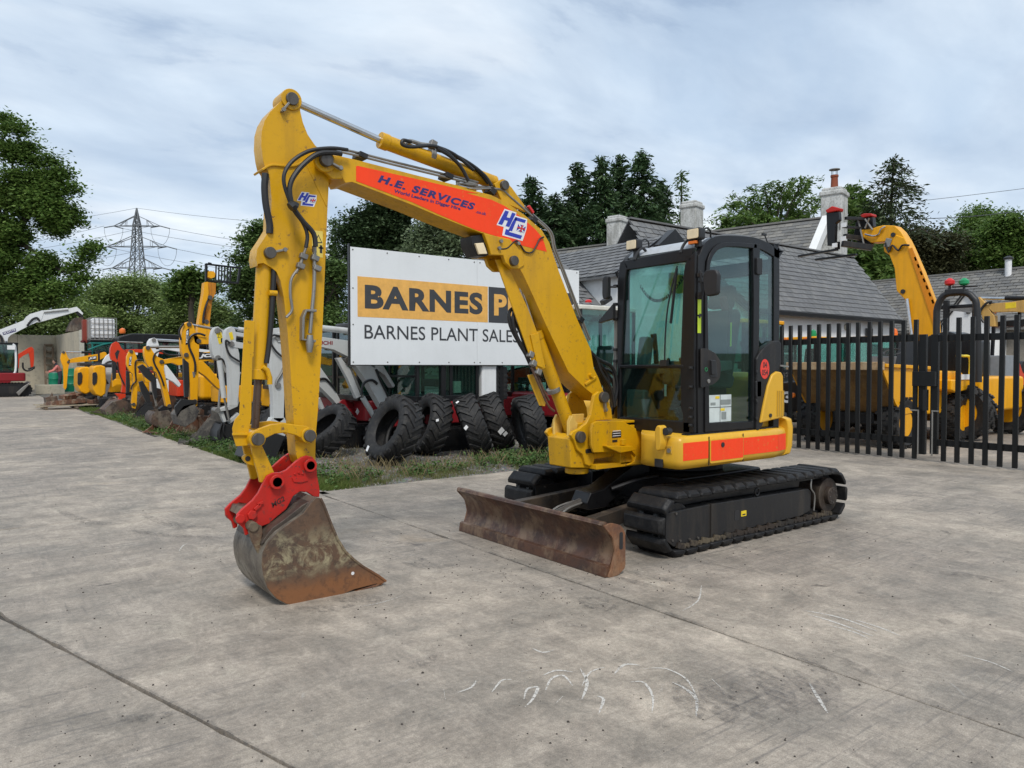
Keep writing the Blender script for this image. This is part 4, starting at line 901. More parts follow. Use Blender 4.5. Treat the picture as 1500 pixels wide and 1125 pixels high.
# door: glass, frame bars, latch
dg=[(4.80,.985),(5.44,.94),(5.445,2.40),(5.38,2.455),(5.02,2.44),(4.90,2.40),(4.83,2.30),(4.80,2.15)]
M().prism(rpoly(dg,.05),yn+.012,yn+.017).build('door_glass',mGlass,cabf)
M().prism(rpoly([(5.49,1.70),(5.60,1.62),(5.735,1.68),(5.735,2.38),(5.70,2.43),(5.49,2.46)],.04),yn+.012,yn+.017).build('rear_side_glass',mGlass,cabf)
M().prism(rpoly([(3.83,1.5),(4.54,1.5),(4.54,2.34),(3.83,2.34)],.05),5.785,5.790,'x').build('rear_window',mGlass,cabf)
M().prism(rpoly([(4.80,1.45),(5.70,1.45),(5.70,2.42),(4.92,2.42),(4.80,2.3)],.05),yf-.03,yf-.025).build('right_window',mGlass,cabf)
M().box(4.72,5.79,yf-.045,yf-.012,.92,1.45).build('right_panel',mBK,cabf,.006)
m=M(); m.prism(rpoly([(4.775,.925),(5.475,.925),(5.475,2.49),(5.41,2.49),(5.395,2.43),(5.41,2.0),(5.41,.985),(4.83,1.0),(4.82,1.44),(4.80,1.9),(4.80,2.15),(4.765,2.15)],.01),yn-.012,yn+.02); m.build('door_frame',mBK,cabf,.005)
M().prism(spl2([(4.775,2.1),(4.79,2.28),(4.87,2.40),(5.0,2.455),(5.2,2.475),(5.45,2.49)],4)+spl2([(5.45,2.45),(5.2,2.44),(5.02,2.42),(4.90,2.37),(4.83,2.27),(4.81,2.1)],4),yn-.012,yn+.02).build('door_top_rail',mBK,cabf,.004)
M().box(5.42,5.505,yn-.004,yn+.05,.95,2.49).build('centre_pillar',mBK,cabf,.006)
for z in (2.30,1.26):
    M().prism(rpoly([(5.43,z-.07),(5.505,z-.07),(5.505,z+.07),(5.43,z+.07)],.015),yn-.03,yn-.004).build('door_hinge',mBlk,cabf,.006)
ltc=M().prism(rpoly(tr('e3',[(112,305),(150,305),(205,335),(236,385),(240,430),(232,495),(200,528),(112,558)],yn-.015),.02),yn-.022,yn-.012).build('door_latch_panel',mDG,cabf,.004)
q=tr('e3',[(168,375),(208,380),(220,485),(172,488)],yn-.02); M().prism(rpoly(q,.012),yn-.027,yn-.022).build('handle_recess',mKv,ltc,.003)
M().prism(rpoly(tr('e3',[(176,378),(206,382),(208,470),(178,472)],yn-.03),.01),yn-.042,yn-.027).build('door_handle',mBlk,ltc,.005)
q=PY((162,512),yn-.02,'e3'); M().cyl((q.x,yn-.030,q.z),(q.x,yn-.02,q.z),.017,14).build('key_lock',mStl,ltc,.002)
q=PY((147,438),yn-.02,'e3'); M().lathe([(.017,-.004),(.017,0),(.012,0),(.012,-.004)],(q.x,yn-.022,q.z),(0,1,0),16,True).build('lock_symbol',plain('green_print',(.02,.22,.08),.5),ltc)
# reflective tape on the front pillar and safety-bar tape inside
for z0,z1 in ((1.86,1.98),(1.715,1.845)): M().prism([(4.688,z0),(4.730,z0),(4.730,z1),(4.688,z1)],yn-.0015,yn).build('lime_tape',mYG,cabf)
M().prism([(4.695,1.84),(4.715,1.83),(4.73,1.865),(4.71,1.87)],yn-.004,yn-.001).build('tape_tear',mKv,cabf)
# corner panel with the round number sticker
cpn=M().prism(spl2(tr('e3',[(457,372),(480,330),(520,285),(565,256)],yn-.01),3)+tr('e3',[(600,256),(614,275),(615,395),(600,430),(570,470),(545,540),(520,660),(497,790),(470,825),(457,825)],yn-.01),yn-.03,yn+.03).build('rear_corner_panel',mDG,cabf,.01)
q=PY((520,435),yn-.03,'e3'); 
m=M(); m.add([(q.x+.066*math.cos(t),yn-.032,q.z+.085*math.sin(t)) for t in [k*math.pi/16 for k in range(32)]],[tuple(range(32))]); m.build('number_sticker',plain('red_orange_print',(.80,.05,.03),.5),cpn,smooth=0,fixn=False)
lettering('number','04',(q.x-.028,yn-.032,q.z+.010),(.056,0,0),(0,0,.05),cpn,mKv,NY,.001,.02)
lettering('number','054',(q.x-.043,yn-.032,q.z-.055),(.086,0,0),(0,0,.05),cpn,mKv,NY,.001,.02)
for p in ((470,450),(470,637),(468,747)):
    r_=PY(p,yn-.03,'e3'); M().cyl((r_.x,yn-.036,r_.z),(r_.x,yn-.03,r_.z),.013,12).build('panel_screw',mBlk,cpn)
M().bar((5.80,yn-.01,1.46),(5.90,yn-.03,1.45),.014,.014).build('rear_latch',mStl,cpn)
# front pillar fittings
m=M()
for z in (1.44,1.29,1.12,1.05,.985): m.obox((4.655,yn+.035,z),(.03,.03,.022),(0,0,.3)); m.cyl((4.63,yn+.03,z),(4.66,yn+.03,z),.010,8)
m.build('pillar_catches',mBlk,cabf,.003)
m=M(); m.obox((4.70,yn-.025,2.17),(.05,.05,.03)); m.obox((4.70,yn-.02,2.02),(.035,.03,.03)); m.tube([(4.68,yn-.03,2.20),(4.68,yn-.05,2.05),(4.69,yn-.03,1.98)],.011,8); m.obox((4.70,yn-.015,2.0),(.045,.02,.04)); m.build('mirror_bracket',mDG,cabf,.004)
mi=M().prism(rpoly([(3.50,1.995),(3.60,1.985),(3.625,2.03),(3.635,2.15),(3.61,2.19),(3.52,2.185),(3.495,2.15)],.025),4.60,4.645,'x').build('wing_mirror',mBlk,cabf,.01,seg=3)
M().tube(spl([(4.645,3.57,2.09),(4.67,3.64,2.10),(4.69,3.74,2.12)],4),.009,8).build('mirror_arm',mDG,mi)
m2=M().prism(rpoly([(4.62,2.04),(4.675,2.04),(4.685,2.08),(4.685,2.21),(4.665,2.24),(4.62,2.24)],.02),4.55,4.60,'x').build('wing_mirror',mBlk,cabf,.01)
M().tube([(4.60,4.65,2.15),(4.66,4.62,2.15)],.009,8).build('mirror_arm',mDG,m2)
M().prism([(4.62,2.00),(4.80,1.86),(4.80,1.84),(4.62,1.87)],4.62,4.66,'x').build('side_guard',mBlk,cabf,.004)
m=M()
for z in (2.16,2.0,1.87,1.6,1.5): m.obox((4.68,yf+.02,z),(.04,.04,.025))
m.build('pillar_catches',mBlk,cabf,.003)
m=M()
for dy in (0,.02): m.tube(spl([(4.7,yf+.03+dy,1.95),(4.71,yf+.035+dy,1.7),(4.7,yf+.04+dy,1.35),(4.74,yf+.05+dy,1.1)],4),.012,8)
m.build('guard_pipe',mStl,cabf)
# work lamps and beacon plinth on the roof front
for y0 in (4.475,3.81):
    hs=M().prism(rpoly([(y0-.068,2.455),(y0+.068,2.455),(y0+.068,2.55),(y0-.068,2.55)],.02),4.70,4.77,'x').build('work_lamp',mBlk,cabf,.010)
    M().prism(rpoly([(y0-.055,2.466),(y0+.055,2.466),(y0+.055,2.541),(y0-.055,2.541)],.012),4.692,4.70,'x').build('lens',mLens,hs,.003)
    m=M(); m.obox((4.74,y0-.02,2.43),(.03,.05,.06)); m.tube(spl([(4.77,y0,2.5),(4.83,y0-.02,2.56),(4.90,y0-.01,2.55),(4.92,y0,2.5)],4),.008,8); m.build('lamp_bracket',mBlk,hs,.003)
M().box(4.70,4.74,3.78,3.86,2.425,2.45).build('lamp_gasket',mAmb,cabf,.004)
m=M()
for y0 in (4.40,3.90): m.tube(spl([(4.66,y0,2.36),(4.69,y0,2.42),(4.75,y0,2.47),(4.8,y0,2.45)],4),.012,8)
m.build('roof_grab_handle',mBlk,cabf)
M().lathe([(.055,0),(.055,.012),(.04,.02)],(5.35,4.2,2.535),(0,0,1),18).build('roof_cap',plain('green_plastic',(.02,.25,.12),.4),cabf)
an=M().tube([(5.79,3.82,2.44),(5.70,3.84,2.62)],.006,6).build('aerial',mBlk,cabf); M().obox((5.70,3.84,2.61),(.05,.02,.02)).build('aerial_head',mBlk,an)
M().cyl((5.79,3.80,2.42),(5.79,3.80,2.46),.018,10).build('aerial_foot',mStl,an)
# wiper
w=M(); w.tube(spl([(4.655,3.93,2.26),(4.645,3.99,2.05),(4.645,4.03,1.85),(4.65,4.05,1.62),(4.66,4.06,1.5)],4),.007,6); w.bar((4.65,3.93,2.24),(4.65,3.99,1.80),.012,.02); w.obox((4.655,4.06,1.48),(.03,.07,.05)); w.build('wiper',mBlk,cabf)
# interior: coiled cord, seat, consoles, levers
m=M(); P=[]
for i in range(260):
    t=i/259; y=4.46-.50*t; z=2.16-.17*math.sin(math.pi*(t**.85))+.05*t; a=t*26*6.28; P.append((4.80+.012*math.cos(a),y,z+.012*math.sin(a)))
m.tube(P,.0035,5); m.build('coiled_cord',mBlk,cabf)
mSeat=plain('grey_seat_cloth',(.045,.05,.05),.9)
st=M().prism(rpoly([(5.02,1.28),(5.46,1.26),(5.50,1.36),(5.40,1.40),(5.06,1.41)],.04),3.98,4.42).build('seat',mSeat,ex,.03,seg=3)
M().prism(rpoly([(5.40,1.36),(5.50,1.34),(5.62,1.92),(5.56,1.97),(5.48,1.93)],.04),4.00,4.40).build('backrest',mSeat,st,.03,seg=3)
M().prism(rpoly([(5.52,1.98),(5.62,1.97),(5.66,2.16),(5.60,2.19),(5.55,2.15)],.03),4.08,4.32).build('headrest',mSeat,st,.03,seg=3)
M().box(5.05,5.45,4.03,4.37,.93,1.27).build('seat_base',mBlk,st,.02)
mCon=plain('console_grey',(.11,.12,.115),.6)
for s in (3.90,4.42):
    c_=M().prism(rpoly([(4.98,1.38),(5.35,1.42),(5.35,1.50),(5.10,1.50),(4.97,1.46)],.02),s,s+.12).build('armrest_console',mCon,ex,.012)
    m=M(); m.tube([(5.03,s+.06,1.48),(5.02,s+.06,1.60)],.022,8); m.tube([(5.02,s+.06,1.60),(4.99,s+.06,1.74)],[.02,.028],8); m.build('joystick',mBlk,c_)
M().bar((4.985,3.88,1.43),(5.12,3.87,1.42),.03,.02).build('safety_bar',mYG,ex)
M().bar((5.22,3.85,1.60),(5.24,3.85,1.95),.03,.03).build('lock_lever',mBlk,ex,.005)
M().bar((5.22,3.835,1.62),(5.225,3.835,1.82),.022,.006).build('lever_tape',mYG,ex)
M().obox((5.17,3.86,1.98),(.05,.05,.12),(0,-.3,0)).build('lever_grip',plain('dark_red_plastic',(.10,.01,.01),.5),ex,.01)
m=M()
for y in (4.05,4.18): m.tube(spl([(4.95,y,.93),(4.93,y,1.2),(4.88,y,1.42),(4.84,y,1.52)],4),.013,8)
m.build('travel_lever',mBlk,ex)
M().obox((4.86,4.46,1.58),(.10,.10,.26),(0,.15,0)).build('monitor',mCon,ex,.02)
M().prism([(4.74,.93),(4.95,.93),(4.93,1.05),(4.80,1.25),(4.74,1.25)],4.36,4.58).build('side_console',mCon,ex,.02)
m=M()
for k_ in range(5): m.bar((4.80,4.03,1.04+k_*.03),(4.80,4.15,1.04+k_*.03),.01,.012)
m.build('heater_vent',mKv,ex)
M().box(4.795,4.80,4.16,4.18,1.20,1.30).build('tag',mWv,ex)
cd=M().box(4.84,5.13,yn+.003,yn+.010,1.0,1.22).build('load_chart',plain('chart_white',(.60,.66,.64),.4),cabf)
m=M(); m.box(4.98,4.984,yn+.001,yn+.003,1.0,1.22); m.box(4.84,5.13,yn+.001,yn+.003,1.118,1.122); m.build('chart_lines',mKv,cd)
for x0,z0 in ((4.92,1.19),(4.99,1.09)): M().box(x0,x0+.05,yn+.0,yn+.003,z0,z0+.02).build('chart_caution',mYv,cd)
m=M(); m.box(4.99,5.12,yn+.0,yn+.002,1.14,1.18); m.box(4.86,4.92,yn,yn+.002,1.14,1.16); m.box(5.0,5.06,yn,yn+.002,1.02,1.08); m.build('chart_print',plain('chart_grey',(.25,.28,.27),.5),cd)
# round convex mirror inside the rear glass
M().lathe([(.085,0),(.085,.012),(.0,.03)],(5.30,4.45,2.20),(-.7,-.7,0),22).build('round_mirror',plain('lime_mirror_rim',(.45,.5,.08),.3),ex)
# ------------------------------------------------------------------ big white sign on posts
ds=plain('sign_white',(.74,.76,.77),.35); mSg=paint('sign_panel_white',(.74,.76,.77),.3,.10,(.45,.46,.45),.3,sc=1.5)
mSO=plain('sign_amber',(.82,.44,.10),.4); mSK=plain('sign_charcoal',(.045,.047,.052),.4)
sg=thing('sign_board','large white and amber BARNES sign board on black posts behind the leaning tyres','sign',(7.26,10.58,0))
for x0,x1 in ((4.895,7.258),(7.262,9.64)):
    M().box(x0,x1,10.55,10.575,1.478,3.292).build('sign_panel',mSg,sg,.002)
M().box(4.875,4.895,10.545,10.60,1.47,3.34).build('edge_trim',mBK,sg); M().box(4.875,9.66,10.555,10.59,1.466,1.478).build('edge_trim',mBK,sg)
M().box(5.016,7.486,10.5478,10.55,2.222,2.848).build('amber_band',mSO,sg)
M().box(7.503,9.489,10.5478,10.55,2.222,2.848).build('charcoal_band',mSK,sg)
def sgn(s,x0,x1,z0,z1,mat,off,sp=1.): return lettering('sign_lettering',s,(x0,10.5475,z0),(x1-x0,0,0),(0,0,z1-z0),sg,mat,NY,.001,off,sp)
sgn('BARNES',5.138,7.375,2.352,2.730,mSK,.042,1.10); sgn('PLANT',7.62,9.38,2.352,2.730,mSO,.042,1.10)
sgn('BARNES PLANT SALES',5.130,8.163,1.885,2.105,mSK,.004,1.0); sgn('LIMITED',8.42,9.42,1.89,2.10,mSK,.004,1.0)
hm=M().cyl((0,0,0),(0,-.006,0),.011,8).mesh('screw',mPin)
for x in [4.94,5.53,6.11,6.68,7.20,7.32,7.80,8.40,9.0,9.58]:
    for z in (1.52,3.25):
        o=bpy.data.objects.new('screw',hm); COL.objects.link(o); o.parent=sg; o.location=(x-7.26,10.55-10.58,z)
for z in (2.1,2.66):
    for x in (4.94,9.6): o=bpy.data.objects.new('screw',hm); COL.objects.link(o); o.parent=sg; o.location=(x-7.26,-.03,z)
for x in (6.61,7.83,9.35): M().box(x-.045,x+.045,10.60,10.69,-.1,3.2 if x<9 else 3.2).build('post',mBK,sg,.004)
for z in (1.7,2.4,3.1): M().box(4.93,9.6,10.576,10.60,z-.03,z+.03).build('rail',mBK,sg)
# rain streaks are part of the panel paint; thin vertical dirt runs under the screws
# ------------------------------------------------------------------ tyres
mTy=paint('tyre_rubber',(.020,.020,.021),.58,.55,(.075,.068,.057),0,sc=6,wob=.2,streak=False)
def tyre_parts(ro=.46,w=.36,ri=.255,n=40):
    h=w/2
    car=M().lathe([(ri,-h*.62),(ri+.02,-h*.80),(ro*.72,-h*1.0),(ro*.88,-h*.97),(ro*.94,-h*.80),(ro*.965,0),(ro*.94,h*.80),(ro*.88,h*.97),(ro*.72,h*1.0),(ri+.02,h*.80),(ri,h*.62),(ri+.015,h*.5),(ro*.8,h*.7),(ro*.86,0),(ro*.8,-h*.7),(ri+.015,-h*.5)],(0,0,0),(0,0,1),n,True)
    lug=M(); k=5
    P=[]
    for i in range(k+1):
        t=i/k; hh=h*(-.06+1.06*t); a=.30*min(t*1.25,1); r0=ro*(.95 if t<.85 else .86); r1=ro*(1.0 if t<.85 else .945)
        for da,r in ((-.055,r0),(-.045,r1),(.045,r1),(.055,r0)):
            P.append((math.cos(a+da)*r,math.sin(a+da)*r,hh))
    F=[(i*4+j,i*4+(j+1)%4,(i+1)*4+(j+1)%4,(i+1)*4+j) for i in range(k) for j in range(4)]+[(3,2,1,0),(k*4,k*4+1,k*4+2,k*4+3)]
    lug.add(P,F); return car,lug
TYM={}
def tyre(c,nrm,ro,label,w=.36,spin=0.,group='used off-road tyres in a row before the sign',sticker=None,ri=None,lugs=20,name='tyre'):
    key=(ro,w,ri)
    if key not in TYM:
        a,b=tyre_parts(ro,w,ri or ro*.55); cm=a.mesh('carcass',mTy,smooth=50); lm=b.mesh('tread_lug',mTy,smooth=30)
        TYM[key]=(cm,lm)
    cm,lm=TYM[key]; c=Vector(c); q=Vector(nrm).normalized().to_track_quat('Z','Y').to_matrix().to_4x4()
    o=bpy.data.objects.new(name,None); COL.objects.link(o); o.empty_display_size=.2; o.location=(c.x,c.y,0); tag(o,label,'tyre',group)
    base=Matrix.Translation((0,0,c.z))@q@Matrix.Rotation(spin,4,'Z')
    k=bpy.data.objects.new('carcass',cm); COL.objects.link(k); k.parent=o; k.matrix_local=base
    for i in range(lugs):
        for s in (1,-1):
            l_=bpy.data.objects.new('tread_lug',lm); COL.objects.link(l_); l_.parent=o
            mm=Matrix.Rotation(2*math.pi*(i+(.5 if s<0 else 0))/lugs,4,'Z')
            if s<0: mm=mm@Matrix.Diagonal((1,1,-1,1))
            l_.matrix_local=base@mm
    if sticker:
        e=(base.inverted()@(Vector((0,0,EYE))-Vector((c.x,c.y,0))).to_4d()).to_3d(); a0=math.atan2(e.y,e.x)
        for (a_,h_,big) in sticker:
            m=M(); m.add([(-.045*big,-.03*big,0),(.035*big,-.035*big,0),(.05*big,.025*big,0),(-.03*big,.03*big,0)],[(0,1,2,3)]); st=bpy.data.objects.new('paper_label',m.mesh('paper_label',mWv,smooth=0)); COL.objects.link(st); st.parent=o
            if h_=='side': st.matrix_local=base@Matrix.Rotation(a0+a_,4,'Z')@Matrix.Translation((ro*.80,0,w/2+.004))@Matrix.Rotation(.5,4,'Z')
            else: st.matrix_local=base@Matrix.Rotation(a0+a_,4,'Z')@Matrix.Translation((ro*1.004,0,h_))@Matrix.Rotation(R(90),4,'Y')@Matrix.Rotation(.6,4,'Z')
    return o
LEFT=Vector((-HEAD.y,HEAD.x,0)); FW=HEAD; UP=Vector((0,0,1))
def td(l,f,u): return LEFT*l-FW*f+UP*u      # to the left, towards the eye, up
def ground_tyre(p,c,depth_off,nrm,ro,label,**k):
    b=G(p,c,0); b=Vector((b.x,b.y,0))+FW*depth_off; n=Vector(nrm).normalized(); s=math.sqrt(1-n.z*n.z); w=k.get('w',.36)
    return tyre((b.x,b.y,ro*s+w/2*abs(n.z)-.02),nrm,ro,label,**k)
ground_tyre((228,1080),'d1',.22,td(.72,.60,.42),.515,'chunky tyre showing its open bead hole, foremost and lowest of the row',sticker=[(-1.9,'side',1.)],spin=.5)
ground_tyre((398,1035),'d1',.25,td(.86,.45,.30),.50,'chunky tyre leaning behind the one with the open bead hole',sticker=[(.2,.10,.6)],spin=.2)
ground_tyre((600,1035),'d1',.20,td(.93,.12,-.34),.50,'middle tyre of the row, two small paper labels on its tread',sticker=[(.0,.14,.8),(1.0,.12,.7)],spin=.1)
ground_tyre((705,1018),'d1',.42,td(.93,.10,-.33),.50,'tyre with white torn labels on its tread, next to the sign post',sticker=[(-.35,.0,1.3),(-.50,-.05,1.0)],spin=.0)
ground_tyre((862,1028),'d1',.22,td(.95,.22,-.20),.49,'most upright tyre, at the house end of the row',spin=.3)
ground_tyre((470,675),None,.4,td(.5,.5,.75),.47,'black tyre lying nearly flat in the dry grass behind the digger bucket',spin=.3,group='spare tyres lying behind the row')
ground_tyre((405,672),None,.5,td(.45,.75,.45),.48,'black tyre seen between the arm and the link of the yellow excavator',spin=.9,group='spare tyres lying behind the row',sticker=[(.3,'side',1.)])
ground_tyre((520,650),None,.9,td(.2,.4,.9),.45,'flat tyre half hidden behind the tyre with the open bead hole',spin=.3,group='spare tyres lying behind the row')
# ------------------------------------------------------------------ palisade gates
mFe=paint('fence_black',(.006,.0065,.007),.42,.2,(.04,.04,.036),.1)
pm=M().box(-.02,.02,-.033,.033,0,2.15).mesh('pale',mFe)
def pales(root,ys,z0=.025,x=0.):
    for y in ys:
        o=bpy.data.objects.new('pale',pm); COL.objects.link(o); o.parent=root; o.location=(x,y-root.location.y,z0); o.rotation_euler=(random.gauss(0,.003),0,0)
        b=o.modifiers.new('bevel','BEVEL'); b.width=.004; b.segments=1
g1=thing('palisade_gate','black steel palisade gate leaf carrying the lock box, between the excavator cab and the gap','gate',(11.85,6.5,0))
pales(g1,[5.297,5.483,5.666,5.84,6.019,6.199,6.372,6.542,6.72,6.898,7.075,7.252,7.423,7.601,7.78,7.96,8.14,8.32])
M().box(11.87,11.92,5.28,7.12,1.84,1.945).build('rail',mFe,g1,.004); M().box(11.87,11.92,7.10,8.5,1.83,1.93).build('rail',mFe,g1,.004)
M().box(11.87,11.92,5.27,8.5,.26,.36).build('rail',mFe,g1,.004); M().box(11.86,11.93,5.15,5.255,.10,1.945).build('stile',mFe,g1,.005)
M().box(11.78,11.93,4.985,5.315,1.15,1.375).build('lock_box',mFe,g1,.008); M().cyl((11.80,5.225,.10),(11.80,5.225,.78),.012,10).build('drop_bolt',mStl,g1)
M().box(11.79,11.81,5.215,5.34,.77,.79).build('bolt_handle',mStl,g1); M().box(11.79,11.86,5.10,5.16,.78,1.10).build('lock_plate',mDG,g1,.004)
g2=thing('palisade_gate','black steel palisade gate leaf with five pales visible, cut off by the picture edge','gate',(11.85,4.4,0))
g2['label']='black steel palisade gate leaf standing before the red forklift and the site dumper wheel'
pales(g2,[4.876,4.689,4.498,4.316,4.129,3.941,3.76,3.58,3.4,3.22,3.04,2.86])
M().box(11.87,11.92,2.8,5.02,1.83,1.93).build('rail',mFe,g2,.004); M().box(11.87,11.92,2.8,5.02,.25,.35).build('rail',mFe,g2,.004)
M().box(11.86,11.93,4.975,5.08,.12,1.94).build('stile',mFe,g2,.005); M().cyl((11.80,5.02,.10),(11.80,5.02,.78),.012,10).build('drop_bolt',mStl,g2); M().box(11.79,11.81,4.93,5.03,.77,.79).build('bolt_handle',mStl,g2)
# ------------------------------------------------------------------ buildings
def island_mat(name,cols,rough=.7,sc=1.):
    m,t,n,l,p=nodes(name); g=n.new('ShaderNodeNewGeometry'); r=ramp(n,l,g.outputs['Random Per Island'],[(0.,cols[0]),(.6,cols[1]),(1.,cols[2])])
    a=noise_n(n,l,1.3*sc,6,.65); k=math_n(n,l,'MULTIPLY',ramp(n,l,a.outputs[0],[(.45,0.),(.7,1.)]).outputs[0],.5)
    b=noise_n(n,l,22,4,.7); c=mixc(n,l,k,r.outputs[0],cols[3]); c=mixc(n,l,.5,c,mixc(n,l,1.,c,ramp(n,l,b.outputs[0],[(.3,.7),(.7,1.3)]).outputs[0],'MULTIPLY'))
    l.new(c,p.inputs['Base Color']); p.inputs['Roughness'].default_value=rough; p.inputs['Specular IOR Level'].default_value=.3; return m
mSl1=island_mat('grey_slate',((.135,.138,.143),(.160,.162,.165),(.185,.185,.183),(.115,.115,.11)))
mSl2=island_mat('weathered_slate',((.135,.135,.135),(.175,.170,.160),(.22,.21,.19),(.11,.105,.09)))
def slates(parent,O,A,U,clip,mat,w=.27,h=.20,name='roof'):
    """slates laid on the plane O + a*A + u*U (A, U unit vectors); clip(a,u)->bool over extents"""
    O=Vector(O);A=Vector(A).normalized();U=Vector(U).normalized();N=A.cross(U).normalized()
    if N.z<0:N=-N
    amax,umax,fn=clip; m=M(); V=[];F=[]
    for j in range(int(umax/h)+1):
        for i in range(-1,int(amax/w)+2):
            a=(i+(.5 if j%2 else 0))*w; u=j*h
            if not fn(a+w/2,u+h/2): continue
            l=w*random.uniform(.90,.97); t=random.uniform(.006,.013); s=random.gauss(0,.004); k=len(V)
            p=[O+A*a+U*(u+s)+N*(t+.016),O+A*(a+l)+U*(u+s+random.gauss(0,.004))+N*(t+.016+random.gauss(0,.003)),O+A*(a+l)+U*(u+h*1.12)+N*.004,O+A*a+U*(u+h*1.12)+N*.004]
            b=[q-N*.010 for q in p[:2]]
            V+= [tuple(q) for q in p+b]; F+=[(k,k+1,k+2,k+3),(k+4,k+5,k+1,k)]
    m.v=V;m.f=F; o=m.build('slate_courses',mat,parent,smooth=0,fixn=False); tag(o,kind='stuff'); return o
def render_mat(name,col,dirt,sc=1.):
    m,t,n,l,p=nodes(name); a=noise_n(n,l,1.2*sc,7,.7,scale=(1,1,.35)); b=noise_n(n,l,9*sc,6,.7); 
    c=mixc(n,l,math_n(n,l,'MULTIPLY',ramp(n,l,a.outputs[0],[(.45,0.),(.68,1.)]).outputs[0],dirt),col,(.22,.215,.19)); c=mixc(n,l,math_n(n,l,'MULTIPLY',ramp(n,l,b.outputs[0],[(.52,0.),(.66,1.)]).outputs[0],dirt*.8),c,(.16,.155,.14))
    l.new(c,p.inputs['Base Color']); p.inputs['Roughness'].default_value=.9; bump(n,l,p,b.outputs[0],.4,.02); return m
mWall=render_mat('whitewashed_wall',(.74,.74,.73),.12); mChim=render_mat('dirty_white_render',(.55,.55,.53),.95,1.6)
def prismv(P3,ext):    # polygon of 3D points extruded by a vector
    m=M(); k=len(P3); P3=[Vector(p) for p in P3]; e=Vector(ext)
    m.add(P3+[p+e for p in P3],[tuple(range(k)),tuple(range(2*k-1,k-1,-1))]+[(i,(i+1)%k,(i+1)%k+k,i+k) for i in range(k)]); return m
# low wing along the yard, its gable turned to the camera
lw=thing('cottage','low whitewashed cottage with a long smooth slate roof and a gable behind the cab','house',(20,15,0))
ez=3.22; rz_=5.82; y0,y1=13.4,15.35
M().prism([(y0+.25,-.1),(y0+.25,ez-.08),(y1,rz_-.1),(2*y1-y0-.25,ez-.08),(2*y1-y0-.25,-.1)],17.0,28.65,'x').build('wall',mWall,lw)
U1=Vector((0,y1-y0,rz_-ez)); L1=U1.length
slates(lw,(16.0,y0,ez),(1,0,0),U1,(12.85,L1,lambda a,u: 0<=a<=12.85 and u<L1),mSl1,.30,.21)
prismv([(16.0,y0,ez-.01),(28.85,y0,ez-.01),(28.85,y1,rz_-.01),(16,y1,rz_-.01)],(0,0,-.05)).build('roof',mSl1,lw)
prismv([(16.0,2*y1-y0,ez-.01),(28.85,2*y1-y0,ez-.01),(28.85,y1,rz_-.01),(16,y1,rz_-.01)],(0,0,-.05)).build('roof',mSl1,lw)
M().bar((16,y1,rz_+.02),(28.85,y1,rz_+.02),.16,.05).build('ridge_tiles',mSl1,lw)
M().box(18.6,28.85,y0-.09,y0+.02,ez-.15,ez-.02).build('gutter',mBK,lw,.01)
for xw in (21.2,26.6):
    wn=M().box(xw,xw+.95,y0+.23,y0+.26,1.0,2.35).build('window',mWv,lw,.004)
    for i in range(2):
        for j in range(3): M().box(xw+.06+i*.43,xw+.46+i*.43,y0+.215,y0+.232,1.07+j*.42,1.43+j*.42).build('pane',glass('window_pane',(.3,.4,.42),.5,(.10,.13,.14)),wn)
M().lathe([(.12,0),(.12,.05),(.0,.08)],(25.2,y0+.25,2.85),(0,-1,0),14).build('bulkhead_lamp',plain('cream_plastic',(.5,.48,.4)),lw)
for k_ in range(5): M().box(26.5+k_*.11,26.55+k_*.11,y0+.18,y0+.21,2.5,2.85).build('grille_bar',mBK,lw)
# gable of the cross wing, lower roof beside it
ap=PY((974,344),12.9); gx=ap.x; gz=ap.z; hr=3.9; er=gz-hr*.475; hl=1.75; el=gz-hl*.62
M().prism([(gx-hl+.1,-.1),(gx-hl+.1,el),(gx,gz-.12),(gx+hr-.2,er),(gx+hr-.2,-.1)],12.95,17.0,'y').build('wall',mWall,lw)
for s_,h_,e_ in ((-1,hl,el),(1,hr,er)):
    Lg=math.hypot(h_,gz-e_)
    slates(lw,(gx+s_*(h_+.1),17.5 if s_<0 else 12.8,e_-.06),(0,s_,0),(-s_*h_,0,gz-e_),(4.75,Lg+.05,lambda a,u:0<=a<=4.7 and u<Lg),mSl1,.30,.21)
    prismv([(gx+s_*(h_+.1),12.8,e_-.07),(gx+s_*(h_+.1),17.5,e_-.07),(gx,17.5,gz-.01),(gx,12.8,gz-.01)],(0,0,-.06)).build('roof',mSl1,lw)
    M().bar((gx+s_*(h_+.12),12.79,e_-.10),(gx,12.79,gz-.02),.05,.16).build('bargeboard',mBK,lw)
M().prism([(gx-.62,gz-.36),(gx,gz+.10),(gx+.62,gz-.36)],12.55,12.80).build('gable_hood',mBK,lw)
M().box(gx+.2,gx+.75,12.80,12.95,3.45,3.9).build('floodlight',mStl,lw,.02)
x0_,x1_=10.2,gx-hl+.1
M().prism([(13.3,-.1),(13.3,2.72),(14.9,4.1),(16.5,2.72),(16.5,-.1)],x0_+.2,x1_,'x').build('wall',mWall,lw)
U4=Vector((0,1.75,1.5)); slates(lw,(x0_,13.15,2.68),(1,0,0),U4,(x1_-x0_,U4.length,lambda a,u:0<=a<=x1_-x0_-.2 and u<U4.length),mSl1,.30,.15)
prismv([(x0_,13.15,2.66),(x1_,13.15,2.66),(x1_,14.9,4.17),(x0_,14.9,4.17)],(0,0,-.05)).build('roof',mSl1,lw)
M().box(x0_,x1_,13.05,13.17,2.55,2.68).build('gutter',mBK,lw,.01)
